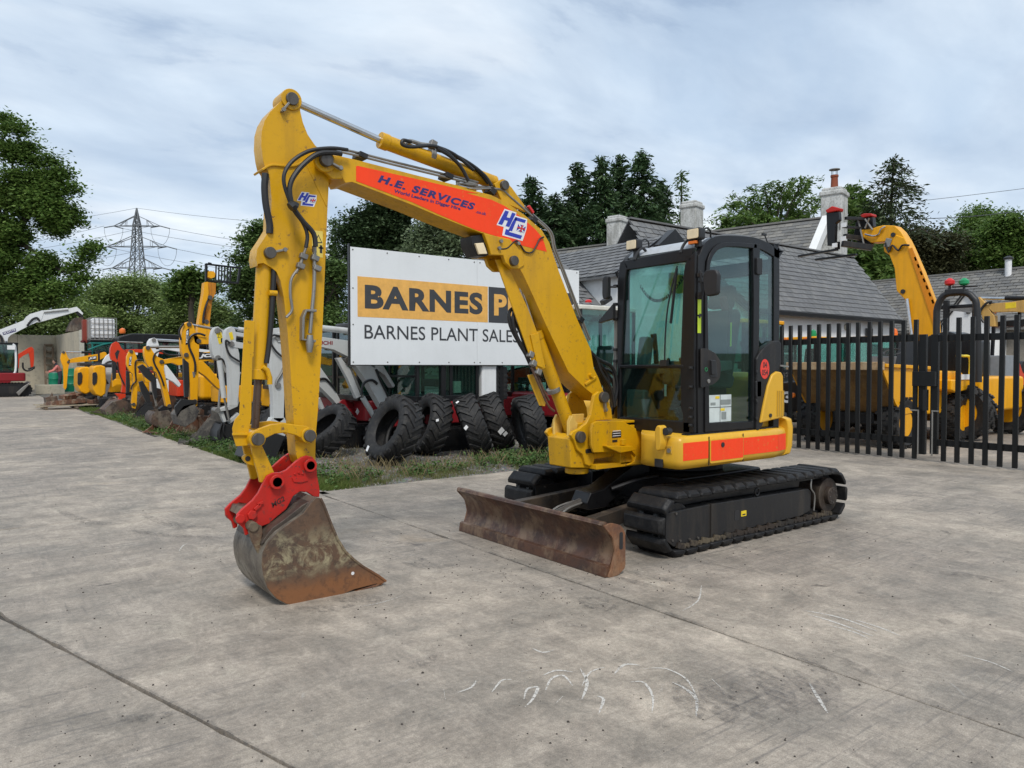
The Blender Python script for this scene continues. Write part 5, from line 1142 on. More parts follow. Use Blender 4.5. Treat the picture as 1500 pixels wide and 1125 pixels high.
# main house: ridge runs away to the left, chimneys along it
ga=R(-50.7)-0; 
P1=PD((1205,320),31.2/1.0); P2=PD((822,368),39.8); P2=Vector((P2.x,P2.y,P1.z)); dr=(P2-P1); Lr=dr.length; dr.normalize(); sd_=Vector((dr.y,-dr.x,0)); 
if sd_.dot(-FW)<0: sd_=-sd_
mh=thing('house','tall old whitewashed house with a weathered slate roof and dirty white chimneys','house',(P1.x,P1.y,0))
RZ=P1.z; dep=4.4; EZ=RZ-3.9
foot=P1+sd_*dep; foot.z=EZ; U2=Vector((P1-foot)); L2=U2.length
slates(mh,foot-dr*.0,dr,U2,(Lr+3,L2,lambda a,u:0<=a<=Lr+3 and u<L2),mSl2,.34,.24)
back=P1-sd_*dep; back.z=EZ
prismv([foot,P1,P1+dr*(Lr+3),foot+dr*(Lr+3)],(0,0,-.08)).build('roof',mSl2,mh); prismv([back,P1,P1+dr*(Lr+3),back+dr*(Lr+3)],(0,0,-.08)).build('roof',mSl2,mh)
gp=[foot-sd_*.3,P1,back+sd_*.3]; W3=[Vector((foot.x,foot.y,-.1))-sd_*.3,foot-sd_*.3+Vector((0,0,.1)),P1+Vector((0,0,-.05)),back+sd_*.3+Vector((0,0,.1)),Vector((back.x,back.y,-.1))+sd_*.3]
prismv(W3,dr*(Lr+2.9)).build('wall',mWall,mh)
prismv([foot+Vector((0,0,.06)),P1+Vector((0,0,.18)),back+Vector((0,0,.06)),back+Vector((0,0,-.35)),P1+Vector((0,0,-.35)),foot+Vector((0,0,-.35))],-dr*.32).build('coping',mWall,mh,.02)
M().bar(P1+Vector((0,0,.03)),P1+dr*(Lr+3)+Vector((0,0,.03)),.2,.09).build('ridge_tiles',mSl2,mh,.02)
def chimney(p,w,d,zb,zt,pot=None):
    m=M(); ang=math.atan2(dr.y,dr.x); m.obox((p.x,p.y,(zb+zt)/2),(d,w,zt-zb),(0,0,ang)); c=m.build('chimney',mChim,mh,.05)
    M().obox((p.x,p.y,zt-.12),(d+.12,w+.12,.22),(0,0,ang)).build('chimney_cap',mChim,c,.07); M().obox((p.x,p.y,zt+.05),(d-.05,w-.05,.14),(0,0,ang)).build('flaunching',mChim,c,.05)
    if pot:
        M().lathe([(.17,0),(.15,.1),(.135,.5),(.16,.52),(.16,.6)],(p.x,p.y,zt+.1),(0,0,1),16).build('chimney_pot',paint('terracotta',(.26,.075,.04),.8,.4,(.08,.05,.04),0),c)
        m=M(); m.lathe([(.22,0),(.22,.03),(.02,.08)],(p.x,p.y,zt+.92),(0,0,1),16)
        for k_ in range(4): t=k_*1.57; m.cyl((p.x+.13*math.cos(t),p.y+.13*math.sin(t),zt+.68),(p.x+.13*math.cos(t),p.y+.13*math.sin(t),zt+.93),.012,6)
        m.build('cowl',mStl,c)
c1=P1+dr*.2; ref=PD((1221,262),(P1-Vector((0,0,0))).dot(FW)); 
dP=lambda v:(v.x*HEAD.x+v.y*HEAD.y)
pc=PD((1222,300),dP(P1)-.1); chimney(Vector((pc.x,pc.y,0)),.95,.85,EZ-2,PD((1222,282),dP(P1)).z,True)
for px_,top,w_ in ((905,322,.95),(1013,301,.85)):
    # point on the ridge under this sight line
    r=ray((px_,400)); n_=Vector((dr.y,-dr.x,0)); t=(P1.dot(n_))/(r[0]*n_.x+r[1]*n_.y); q=Vector((r[0]*t,r[1]*t,0)); chimney(q,w_,.8,RZ-1.5,PD((px_,top),dP(q)).z)
# stone barn at the far end of the yard
mStone=island_mat('rubble_stone',((.30,.28,.24),(.22,.20,.17),(.15,.14,.12),(.10,.10,.08)),.9)
bn=thing('barn','long old stone barn with a mossy slate roof and a stove pipe behind the diggers','barn',(33,12,0))
slates(bn,(31.0,2.0,2.9),(0,1,0),(2.9,0,2.47),(17,3.81,lambda a,u:0<=a<=17 and u<3.81),mSl2,.30,.20)
prismv([(31,2,2.88),(31,19,2.88),(33.9,19,5.34),(33.9,2,5.34)],(0,0,-.08)).build('roof',mSl2,bn); prismv([(36.8,2,2.88),(36.8,19,2.88),(33.9,19,5.34),(33.9,2,5.34)],(0,0,-.08)).build('roof',mSl2,bn)
M().box(31.3,36.5,2.3,18.7,-.1,2.9).build('wall',mStone,bn); M().bar((33.9,2,5.37),(33.9,19,5.37),.2,.09).build('ridge_tiles',mSl2,bn,.02)
q=PX((1477,392),33.6); M().cyl((33.6,q.y,5.0),(33.6,q.y,5.72),.12,14).build('stove_pipe',mWv,bn); M().lathe([(.18,0),(.18,.06),(.05,.14)],(33.6,q.y,5.72),(0,0,1),14).build('pipe_cap',mDG,bn)
wg=thing('porch','small white gabled porch with an oval wall lamp on the front of the barn','porch',(30.3,11.6,0))
M().prism([(10.75,-.1),(10.75,3.0),(11.57,4.15),(12.4,3.0),(12.4,-.1)],29.9,31.6,'x').build('wall',mWall,wg)
for s in (-1,1): M().bar((29.85,11.57+s*.93,2.95),(29.85,11.57,4.26),.05,.12).build('bargeboard',mDG,wg)
for s in (-1,1): prismv([(29.8,11.57+s*.95,2.93),(32.6,11.57+s*.95,2.93),(32.6,11.57,4.24),(29.8,11.57,4.24)],(0,0,-.05)).build('roof',mSl2,wg)
M().obox((29.86,11.5,3.55),(.06,.16,.30)).build('wall_lamp',mKv,wg,.05)
# ------------------------------------------------------------------ machines parked side by side on the verge, all facing the road
mRust2=rust('dirty_bucket_steel',(.12,.07,.045),(.05,.04,.035),(.20,.17,.13),.65,.7,.2,3)
mMud=rust('muddy_grey_steel',(.10,.09,.08),(.045,.042,.04),(.19,.17,.14),.7,.6,.1,4)
mR3=rust('rust_brown_bucket',(.20,.085,.045),(.10,.058,.042),(.33,.28,.21),.6,.7,.1,5)
mTeal=paint('teal_paint',(.01,.17,.15),.4,.3)
class Rig:
    """one digger: its boom, arm and bucket lie in the plane y"""
    def __init__(s,name,label,y,x,mat,group=None,cat='excavator'): s.y=y; s.r=thing(name,label,cat,(x,y,0),0,group); s.m=mat
    def plate(s,name,c,pts,mat=None,w=.09,bev=.006,dy=0.,parent=None,round=0):
        P=tr(c,pts,s.y-w+dy) 
        if round: P=rpoly(P,round,3)
        return M().prism(P,s.y-w+dy,s.y+w+dy).build(name,mat or s.m,parent or s.r,bev)
    def rod(s,name,c,a,b,r,mat=None,dy=0.,c2=None,parent=None):
        return M().cyl(PY(a,s.y+dy,c),PY(b,s.y+dy,c2 or c),r,12).build(name,mat or mChr,parent or s.r)
    def hose(s,c,pts,r=.014,dy=-.12,mat=None,name='hose'):
        return M().tube(spl([PY(p,s.y+dy,c) for p in pts],5),r,7).build(name,mat or mHose,s.r)
    def pins(s,c,pts,r=.035,w=.10,mat=None):
        for p in pts:
            q=PY(p,s.y-w,c); M().cyl((q.x,s.y-w-.02,q.z),(q.x,s.y+w+.02,q.z),r,14).build('pin',mat or mPin,s.r,.004)
    def text(s,t,c,bl,br,tl,mat,off=.03,w=.09,sh=0.):
        o,xd,ud=on_y(c,s.y-w-.002,bl,br,tl); return lettering('lettering',t,o,xd,ud,s.r,mat,NY,.001,off,1.,sh)
def crawler_tracks(r,x0,x1,y,wid=1.5,sw=.32,z=.22,rr=.19,parent=None,ang=0):
    """two tracks of a background digger, in world axes about (x,y)"""
    for s_ in (-1,1):
        a=y+s_*(wid/2)-(sw if s_>0 else 0); b=a+sw
        pts=[(p[0],p[1]+z) for p in track_path(x0+rr,x1-rr,rr,56)]
        m=M(); m.prism(pts,a,b); k=m.build('track',mRub,r,.01)
        m=M()
        for i,(xx,zz,aa) in enumerate(track_path(x0+rr,x1-rr,rr,38)):
            R_=Euler((0,-aa,0)).to_matrix(); c_=Vector((xx,(a+b)/2,zz+z)); m.obox(c_+R_@Vector((0,0,.012)),(.075,sw*.96,.03),R_)
        tag(m.build('track_lugs',mRub,k,one=True),kind='stuff')
        ys_=a-.004 if s_<0 else b+.004
        M().prism(rpoly([(x0+rr*.9,z-rr*.55),(x1-rr*.9,z-rr*.55),(x1-rr*.9,z+rr*.6),(x0+rr*.9,z+rr*.6)],.06),min(ys_,(a+b)/2),max(ys_,(a+b)/2)).build('track_frame',mDG,k)
def body(r,x0,x1,y0,y1,z0,z1,mat,name='house_body',rnd=.16,bev=.03):
    P=rpoly([(x0,y0),(x1,y0),(x1,y1),(x0,y1)],rnd,4); return M().prism(P,z0,z1,'z').build(name,mat,r,bev,seg=3)
def cabin(r,x0,x1,y0,y1,z0,z1,mat=None,roof=None,glassm=None,name='cab',p=.06,split=None):
    mat=mat or mBK; gm=glassm or mGlassC; c=M().box(x0,x1,y0,y1,z0,z0+.10).build(name,mat,r,.01)
    for xx in (x0,x1-p):
        for yy in (y0,y1-p): M().box(xx,xx+p,yy,yy+p,z0+.10,z1-.07).build('pillar',mat,c,.01)
    if split:
        for yy in (y0,y1-p): M().box(split,split+p,yy+.003,yy+p-.003,z0+.10,z1-.07).build('pillar',mat,c,.01)
    M().prism(rpoly([(x0-.03,y0-.02),(x1+.02,y0-.02),(x1+.02,y1+.02),(x0-.03,y1+.02)],.08),z1-.07,z1+.02,'z').build('cab_roof',roof or mat,c,.025,seg=3)
    zm=z0+(z1-z0)*.30
    for yy in (y0+p*.4,y1-p*.4): M().box(x0+p,x1-p,yy-.003,yy+.003,z0+.1,z1-.07).build('side_glass',gm,c)
    M().box(x0+p*.35,x0+p*.35+.006,y0+p,y1-p,z0+.1,z1-.07).build('windscreen',gm,c); M().box(x1-p*.45,x1-p*.45+.006,y0+p,y1-p,z0+.1,z1-.07).build('rear_window',gm,c)
    M().box(x0+.01,x0+p*.8,y0+p,y1-p,zm-.02,zm+.02).build('screen_bar',mat,c)
    xm=(x0+x1)/2; ym=(y0+y1)/2
    M().prism(rpoly([(xm-.1,z0+.25),(xm+.32,z0+.22),(xm+.36,z0+.36),(xm-.1,z0+.38)],.03),ym-.22,ym+.22).build('seat',mSeat,c,.02)
    M().prism(rpoly([(xm+.24,z0+.35),(xm+.36,z0+.33),(xm+.46,z0+.95),(xm+.36,z0+.97)],.03),ym-.2,ym+.2).build('backrest',mSeat,c,.02)
    return c
mGlassC=glass('cab_glass',(.62,.80,.76),.10,(.02,.04,.035))
def swing(r,x,y,mat,z0=.42,z1=.86):
    for s_ in (-.11,.11):
        M().prism(rpoly([(x-.02,z0),(x+.38,z0),(x+.42,z0+.16),(x+.30,z1-.05),(x+.12,z1),(x-.04,z1-.18)],.05),y+s_-.02,y+s_+.02).build('swing_bracket',mat,r,.008)
    M().prism([(x+.1,z0+.02),(x+.7,z0+.02),(x+.7,z0+.26),(x+.1,z0+.26)],y-.2,y+.2).build('swing_post',mat,r,.01)
def bucket(rig,c,pts,w=.28,mat=None,dy=0):
    """pts: the side outline from the top rear pin round the heel to the lip, seen from the side"""
    mt=mat or mRust2; P=tr(c,pts,rig.y-w+dy); y0,y1=rig.y-w+dy,rig.y+w+dy
    b=M().prism(P,y0,y0+.02).build('bucket',mt,rig.r,.004); M().prism(P,y1-.02,y1).build('side_plate',mt,b,.004)
    k=len(P); sh=P[:max(3,int(k*.72))]; M().ribbon(sh,.018,y0+.004,y1-.004).build('bucket_shell',mt,b)
    return b
# --- grey and red diggers behind the sign
g='grey and dark red mini diggers parked behind the sign'
t1=Rig('mini_digger','grey and dark red mini digger whose cab stands under the white sign',11.3,6.8,mWG,g)
t1.plate('arm','c8',[(372,190),(395,168),(430,162),(462,185),(475,230),(468,300),(468,560),(466,700),(440,720),(404,700),(402,560),(385,420),(375,330)],w=.08)
t1.plate('boom','c8',[(430,190),(520,175),(690,215),(850,238),(940,260),(1010,310),(1060,400),(1120,500),(1110,515),(1060,440),(1000,400),(900,345),(840,330),(760,290),(700,278),(560,262),(430,245)],w=.10)
t1.plate('boom_lower','g5',[(330,430),(520,430),(560,560),(620,690),(700,860),(640,915),(600,860),(480,650),(400,540),(340,520)],w=.10)
t1.rod('boom_ram','g5',(450,790),(562,975),.045,mWG,-.02); t1.rod('ram_rod','g5',(345,545),(455,795),.026,mStl,-.02); t1.plate('ram_guard','g5',[(240,470),(275,465),(350,560),(440,780),(400,800),(330,640)],mWG,.05,dy=-.02)
t1.rod('arm_ram','c8',(560,150),(850,180),.05,mWG); t1.rod('ram_rod','c8',(400,175),(560,152),.025)
t1.text('TAKEUCHI','c8',(585,262),(752,262),(585,238),mRD,.03,.10)
t1.hose('g5',[(440,770),(450,700),(480,660),(530,650),(570,680)],.022); t1.hose('g5',[(560,560),(600,660),(640,740),(665,800)],.02); t1.hose('c8',[(455,215),(400,205),(390,250),(420,300),(465,340)],.016); t1.hose('c8',[(470,380),(450,430),(425,470),(418,500)],.02,-.1,mStl)
t1.pins('c8',[(432,218),(430,500)],.045,.09,mStl); t1.pins('g5',[(330,485),(660,880)],.05,.11)
swing(t1.r,5.86,11.3,mRD); crawler_tracks(t1.r,5.75,7.9,11.3,1.6,.35)
body(t1.r,6.25,7.95,10.6,12.05,.48,.86,mRD); cabin(t1.r,6.10,7.35,10.62,11.62,.86,2.28,split=6.75)
M().box(7.40,7.72,10.60,12.0,.86,1.60).build('side_cover',mWH,t1.r,.03); M().box(7.74,7.98,10.62,12.0,.86,1.45).build('rear_grille',mBlk,t1.r,.03)
for k_ in range(6): M().box(7.76,7.97,10.605,10.62,.92+k_*.085,.955+k_*.085).build('grille_slat',mDG,t1.r)
M().box(6.85,7.0,10.66,10.72,1.0,1.20).build('paper_stack',plain('cream_plastic'),t1.r)
t1.plate('coupler','c8',[(395,690),(470,690),(500,760),(470,800),(410,780),(370,740)],mWG,.08)
bucket(t1,'c8',[(400,780),(330,800),(250,860),(225,920),(300,960),(420,930),(470,800)],.2,mBlk)
t2=Rig('mini_digger','grey mini digger with red base, its cab between the yellow arm and the sign edge',12.7,6.4,mWG,g)
t2.plate('arm','g2',[(662,300),(665,240),(680,212),(712,195),(738,215),(748,260),(745,300),(770,400),(775,560),(765,700),(755,790),(700,790),(697,640),(690,500),(668,400)],w=.08)
t2.plate('boom','g2',[(690,310),(720,305),(800,318),(900,310),(1050,330),(1050,400),(900,360),(800,362),(700,350)],w=.09)
t2.plate('boom_lower','g5',[(80,520),(110,545),(190,660),(275,820),(245,850),(200,800),(90,690),(40,640)],w=.10)
t2.rod('boom_ram','g5',(85,800),(140,930),.05,mWG,-.02); t2.rod('arm_ram','g2',(760,215),(1000,250),.04,mWG); t2.rod('ram_rod','g2',(705,205),(800,222),.022)
t2.hose('g2',[(700,320),(670,300),(672,350),(700,410),(740,440),(785,465)],.017); t2.hose('g5',[(100,640),(150,640),(200,690),(230,730)],.02)
t2.pins('g2',[(710,325)],.045,.09,mStl); swing(t2.r,5.55,12.7,mRD); crawler_tracks(t2.r,5.4,7.5,12.7,1.55,.33)
body(t2.r,5.9,7.5,12.0,13.4,.46,.84,mRD); cabin(t2.r,5.72,6.95,12.05,12.95,.84,2.22)
M().add([PY(p,11.98,'g5') for p in ((408,875),(425,905),(408,935),(392,905))],[(0,1,2,3)]).build('maker_badge',mWv,t2.r,smooth=0,fixn=False)
a_=PY((690,280),12.7-.082,'g2'); m=M(); P=tr('g2',[(690,243),(715,235),(728,290),(705,300)],12.7-.083); m.prism(P,12.7-.085,12.7-.08); m.build('warning_sticker',mYv,t2.r)
t3=Rig('mini_digger','grey digger with a yellow warning sticker and a white boom ram on its broad arm',14.1,6.6,mWG,'grey arms parked in the row')
t3.plate('arm','g2',[(560,330),(562,265),(572,225),(590,200),(612,196),(635,215),(650,255),(655,330),(672,390),(735,480),(752,560),(768,760),(755,800),(700,600),(655,450),(620,430),(590,440),(570,400)],w=.09)
t3.rod('boom_ram','g2',(620,450),(655,730),.048,mWG,-.12); t3.rod('ram_rod','g2',(655,725),(695,905),.02,mStl,-.12); t3.rod('ram_rod','g2',(625,660),(615,815),.022,mStl,-.02)
t3.plate('link_bar','g2',[(590,820),(640,805),(740,775),(755,795),(700,820),(640,830),(600,838)],w=.10); t3.plate('link_bar','g2',[(620,835),(650,830),(675,905),(655,915)],w=.06); t3.plate('link_bar','g2',[(690,905),(760,840),(780,860),(700,925)],w=.06)
t3.pins('g2',[(605,225),(608,430),(605,822)],.05,.10,mStl)
t3.hose('g2',[(610,440),(640,440),(665,480),(700,560),(745,680),(755,740)],.017); t3.hose('g2',[(665,540),(672,600),(680,640),(690,700)],.014); t3.hose('g2',[(780,540),(760,570),(745,600),(755,640)],.02,-.1,mStl)
t3.plate('boom','g2',[(620,215),(800,245),(1000,250),(1100,300),(1080,330),(900,290),(640,250)],w=.09)
P=tr('g2',[(597,250),(633,235),(655,315),(618,328)],14.1-.094); st=M().prism(P,14.1-.096,14.1-.09).build('warning_sticker',mYv,t3.r)
m=M(); m.ribbon(tr('g2',[(608,278),(622,248),(638,272),(608,278)],14.1-.1),.006,14.1-.100,14.1-.096); m.build('warning_triangle',mKv,st); P=PY((640,295),14.1-.1,'g2'); M().box(P.x-.02,P.x+.01,14.1-.10,14.1-.096,P.z-.05,P.z+.03).build('warning_figure',mKv,st)
bucket(t3,'g2',[(640,930),(610,980),(605,1050),(640,1090),(700,1095),(740,1040),(720,930)],.24,mBlk)
t3.hose('g2',[(640,920),(620,990),(640,1060),(700,1080),(720,1010)],.02,-.26); t3.hose('g2',[(660,910),(650,980),(690,1040),(730,1060)],.016,-.28)
crawler_tracks(t3.r,5.6,7.6,14.1,1.5,.3); body(t3.r,6.0,7.6,13.45,14.8,.46,.84,mRD); cabin(t3.r,5.9,7.1,13.5,14.4,.84,2.2)
# --- amber diggers
g='amber yellow diggers in the row'
def jcb_label(rig,t,c,pts,bl,br,tl,w=.085,off=.045,bg=mKv,fg=mWv,sh=.2):
    P=tr(c,pts,rig.y-w-.002); l=M().prism(P,rig.y-w-.003,rig.y-w).build('decal',bg,rig.r); o,xd,ud=on_y(c,rig.y-w-.003,bl,br,tl); lettering('lettering',t,o,xd,ud,rig.r,fg,NY,.001,off,1.,sh)
j1=Rig('digger','amber digger with the tallest straight arm of the row and a long black hose guard',15.6,6.6,mYJ,g)
j1.plate('arm','e6',[(1100,160),(1103,110),(1112,60),(1125,25),(1150,8),(1180,12),(1200,40),(1215,85),(1228,120),(1245,140),(1243,200),(1240,330),(1235,470),(1230,600),(1228,665),(1210,682),(1178,680),(1172,620),(1168,500),(1160,360),(1130,300),(1105,240)],w=.09)
j1.plate('boom','e6',[(1195,110),(1225,118),(1260,125),(1345,128),(1420,140),(1420,190),(1345,182),(1270,183),(1230,185),(1205,170)],w=.09)
j1.plate('boom_lower','g2',[(462,455),(500,458),(545,500),(612,590),(660,650),(640,680),(600,650),(520,570),(462,530)],w=.10)
j1.plate('hose_guard','e6',[(1118,295),(1160,330),(1165,480),(1160,600),(1130,600),(1122,440)],mBlk,.05,dy=-.06)
j1.rod('arm_ram','e6',(1230,40),(1420,75),.028,mStl); j1.rod('ram_rod','e6',(1160,25),(1240,42),.022)
j1.pins('e6',[(1163,27),(1238,158),(1140,268),(1208,632)],.045,.10)
j1.hose('e6',[(1290,115),(1240,100),(1190,110),(1160,150),(1165,210),(1195,280),(1210,340),(1210,400)],.022); j1.hose('e6',[(1100,150),(1085,80),(1120,20)],.02); j1.plate('valve','e6',[(1188,400),(1215,398),(1210,440),(1195,445)],mStl,.10)
jcb_label(j1,'JCB','e6',[(1140,75),(1165,55),(1162,180),(1135,190)],(1158,180),(1162,72),(1137,182),.09,.03,mKv,mWv,0)
bucket(j1,'g2',[(430,770),(350,790),(300,860),(320,930),(370,945),(440,900),(470,830)],.24,mMud)
M().prism(tr('g2',[(280,800),(330,740),(440,745),(450,775),(400,790),(330,830),(300,880)],15.4),15.36,15.42).build('link_bar',mBlk,j1.r,.006)
crawler_tracks(j1.r,5.6,7.7,15.6,1.5,.3); body(j1.r,6.0,7.7,14.9,16.3,.46,1.0,mYJ); cabin(j1.r,5.9,7.0,15.0,15.8,.9,2.2)
j2=Rig('digger','amber digger with a bent arm and open black guard',18.,6.8,mYJ,g)
j2.plate('arm','e6',[(812,270),(810,220),(820,200),(845,198),(865,215),(885,250),(920,285),(960,300),(972,330),(965,380),(985,480),(1005,580),(1022,660),(1008,680),(985,672),(968,600),(945,500),(905,405),(855,375),(828,330)],w=.09)
j2.plate('boom','e6',[(930,300),(960,305),(1030,292),(1105,280),(1200,262),(1340,240),(1400,260),(1400,300),(1340,310),(1200,330),(1105,345),(1080,350),(1030,330),(960,338)],w=.09)
j2.plate('hose_guard','e6',[(760,360),(800,340),(850,385),(905,450),(915,600),(895,620),(880,560),(870,480),(820,440)],mBlk,.06,dy=-.05); j2.rod('ram_rod','e6',(885,560),(908,665),.028,mStl,-.05)
j2.rod('arm_ram','e6',(840,205),(1105,205),.03,mStl); j2.pins('e6',[(840,212),(946,322),(862,372),(1008,668)],.045,.10)
j2.hose('e6',[(1110,270),(1000,265),(940,238),(900,255),(882,300),(895,345),(925,400),(950,460),(965,510)],.020)
jcb_label(j2,'JCB','g2',[(465,392),(600,392),(600,440),(465,440)],(470,435),(590,430),(472,402),.10,.06)
bucket(j2,'e6',[(900,715),(875,740),(868,780),(885,815),(960,850),(1040,880),(1085,840),(1085,800),(1050,740),(1000,700)],.35,mRust2)
j2.plate('coupler','e6',[(930,690),(960,665),(1030,680),(1035,700),(980,760),(950,740)],mDG,.10)
crawler_tracks(j2.r,5.8,7.9,18.,1.5,.3); body(j2.r,6.2,7.9,17.3,18.7,.46,1.0,mYJ); cabin(j2.r,6.1,7.2,17.4,18.2,.9,2.2)
j3=Rig('digger','slim amber digger arm with white letters, next to the red arm',22.5,6.8,mYJ,g)
j3.plate('arm','e6',[(672,340),(675,280),(690,245),(705,228),(728,232),(745,262),(755,300),(750,340),(768,380),(762,460),(757,560),(752,650),(742,690),(722,685),(712,640),(718,560),(725,480),(722,420),(695,395)],w=.08)
j3.plate('boom','e6',[(740,335),(762,315),(800,318),(825,345),(835,365),(845,400),(880,480),(820,480),(790,370),(762,368)],w=.08)
j3.pins('e6',[(708,240),(728,655)],.045,.09); j3.hose('e6',[(800,310),(760,305),(740,330),(740,400),(745,470),(720,500),(705,540)],.02); j3.plate('hose_guard','e6',[(670,390),(695,400),(700,500),(695,570),(670,570)],mBlk,.05,dy=-.04)
jcb_label(j3,'JCB','e6',[(692,290),(715,275),(705,350),(688,355)],(708,350),(716,282),(690,348),.08,.03,mKv,mWv,0)
M().box(5.6,6.6,21.9,23.1,.5,1.25).build('house_body',mYJ,j3.r,.12,seg=3); M().box(5.58,5.6,22.2,22.9,.55,.85).build('grille',mKv,j3.r)
crawler_tracks(j3.r,5.2,7.0,22.5,1.4,.3); cabin(j3.r,6.0,7.0,22.0,22.8,1.2,2.3)
j4=Rig('digger','distant amber digger reaching over the scrap pallet by the green barrels',31.,5.6,mYJ,g)
j4.plate('arm','h1',[(0,150),(15,122),(45,118),(62,150),(78,190),(102,220),(100,255),(85,290),(72,400),(62,540),(45,572),(25,545),(28,430),(18,290),(0,250),(-12,200)],w=.08)
j4.plate('boom','h1',[(75,218),(150,195),(320,165),(420,150),(500,125),(525,130),(540,170),(460,215),(420,232),(300,238),(150,250),(95,255)],w=.08)
j4.rod('ram_rod','h1',(55,128),(240,130),.03); j4.rod('arm_ram','h1',(235,130),(355,130),.045,mBK); j4.rod('boom_ram','h1',(435,110),(438,270),.09,mDG); j4.pins('h1',[(25,130),(82,245)],.045,.09)
jcb_label(j4,'JCB','h1',[(315,185),(412,170),(415,215),(318,228)],(322,222),(405,208),(322,190),.08,.05)
for k_,(pts,lab) in enumerate((([(195,335),(220,305),(300,298),(345,310),(362,380),(360,540),(340,600),(290,625),(230,600),(190,520)],'x'),([(375,310),(400,285),(470,280),(520,300),(530,480),(520,620),(470,655),(410,630),(370,560)],'y'))):
    yy=30.2-k_*1.4; q=thing('roller','rounded amber machine tail with dark oval grille, '+('beside the green barrel' if k_==0 else 'nearer the white arc-shaped arm'),'machine',(4.2+k_*.4,yy,0),0,'amber machine tails by the scrap')
    P=tr('h1',pts,yy-.5); b_=M().prism(P,yy-.5,yy+.6).build('tail_casing',mYJ,q,.10,seg=4)
    gl=[(190+k_*175,370),(235+k_*175,360),(248+k_*175,400),(240+k_*175,490),(205+k_*175,520),(188+k_*175,500)]; M().prism(rpoly(tr('h1',gl,yy-.51),.04),yy-.53,yy-.5).build('grille',mKv,q,.01)
    xx=[p[0] for p in P]; M().prism([(min(xx)+.2,.0),(max(xx)+.8,.0),(max(xx)+.8,.45),(min(xx)+.2,.42)],yy-.6,yy-.2).build('track',mRub,q,.08); M().box(min(xx)+.1,max(xx)+.5,yy-.3,yy+.5,min(p[1] for p in P)+1.0,min(p[1] for p in P)+1.12).build('top_cover',mKv,q,.03)
body(j4.r,4.6,6.2,30.4,31.6,.5,1.2,mYJ); crawler_tracks(j4.r,4.4,6.4,31,1.5,.3)
# --- red and white arms
rd=Rig('mini_digger','red mini digger with a dark hollow in its arm head, between white and amber arms',24.5,6.6,mRO)
rd.plate('arm','e6',[(543,270),(545,215),(560,180),(590,162),(612,175),(632,215),(660,235),(678,260),(668,330),(668,470),(664,565),(632,562),(642,500),(628,430),(600,340),(575,315),(552,305)],w=.09)
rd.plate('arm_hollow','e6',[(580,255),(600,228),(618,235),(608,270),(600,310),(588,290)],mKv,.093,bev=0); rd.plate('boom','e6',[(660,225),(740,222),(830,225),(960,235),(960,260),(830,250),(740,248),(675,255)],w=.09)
rd.plate('ram_guard','e6',[(558,318),(592,325),(590,450),(565,470)],mBlk,.06,dy=-.04); rd.plate('link_bar','e6',[(580,570),(665,572),(664,600),(640,610),(600,640),(612,600)],w=.08); rd.rod('ram_rod','e6',(600,165),(800,172),.025,mStl); rd.hose('e6',[(600,320),(610,400),(635,460),(655,500)],.02)
bucket(rd,'e6',[(640,620),(560,640),(500,700),(520,740),(600,745),(680,700),(690,640)],.45,mRust2)
body(rd.r,5.9,7.4,23.9,25.2,.46,.9,mRO); crawler_tracks(rd.r,5.6,7.6,24.5,1.4,.3); cabin(rd.r,5.9,6.9,24.0,24.8,.9,2.1)
wa=Rig('mini_digger','white digger with an arc-shaped arm and black hose, next to the red arm',29.6,6.6,mWH)
wa.plate('arm','h1',[(575,140),(590,200),(595,290),(590,400),(565,540),(545,580),(500,575),(520,500),(505,420),(500,330),(478,300),(490,230),(530,170)],w=.09)
wa.rod('ram_rod','h1',(470,330),(430,730),.04,mWG,-.05); wa.plate('link_bar','h1',[(500,575),(548,580),(525,690),(480,700)],w=.09); wa.plate('bucket_link','h1',[(410,760),(470,700),(520,690),(515,715),(430,785)],w=.07)
wa.hose('h1',[(590,235),(540,245),(500,290),(492,350),(515,440),(550,500)],.03)
wa.plate('boom','h1',[(560,150),(700,120),(900,110),(900,160),(700,170),(590,200)],w=.09); bucket(wa,'h1',[(520,700),(430,780),(440,830),(540,880),(600,800),(620,730)],.35,mMud)
body(wa.r,5.9,7.2,29.2,30.4,.5,1.0,mWH)
wb=Rig('mini_digger','white digger arm head with a round pin, behind the bent amber arm',20.2,7.4,mWH)
wb.plate('arm','e6',[(838,200),(842,165),(860,140),(890,132),(912,145),(925,185),(930,240),(900,330),(850,330)],w=.09,dy=0); wb.plate('boom','e6',[(900,205),(1000,200),(1100,210),(1200,215),(1345,232),(1345,250),(1200,240),(1100,245),(1000,228),(900,225)],w=.09); wb.rod('ram_rod','e6',(900,148),(1080,158),.03); wb.pins('e6',[(885,150)],.05,.1,mStl)
wb.plate('lower_boom','e6',[(965,345),(985,345),(1080,470),(1100,500),(1085,520),(1040,480),(985,450)],w=.09); M().box(7.0,8.2,19.5,20.9,.45,.9).build('house_body',mRD,wb.r,.05); crawler_tracks(wb.r,6.9,8.4,20.2,1.4,.3)
M().lathe([(.0,0),(.12,.02),(.13,.1),(.08,.16),(0,.18)],PX((978,195),7.4,'e6'),(0,0,1),14).build('beacon',mRv,wb.r)
cabin(wa.r,6.0,7.1,29.2,30.0,.95,2.15); crawler_tracks(wa.r,5.6,7.5,29.6,1.4,.3)
cabin(wb.r,7.3,8.3,19.7,20.5,.9,2.2)
ob=Rig('mini_digger','orange digger with dark cab, low between the red arm and the slim amber arm',26.6,7.0,mRO)
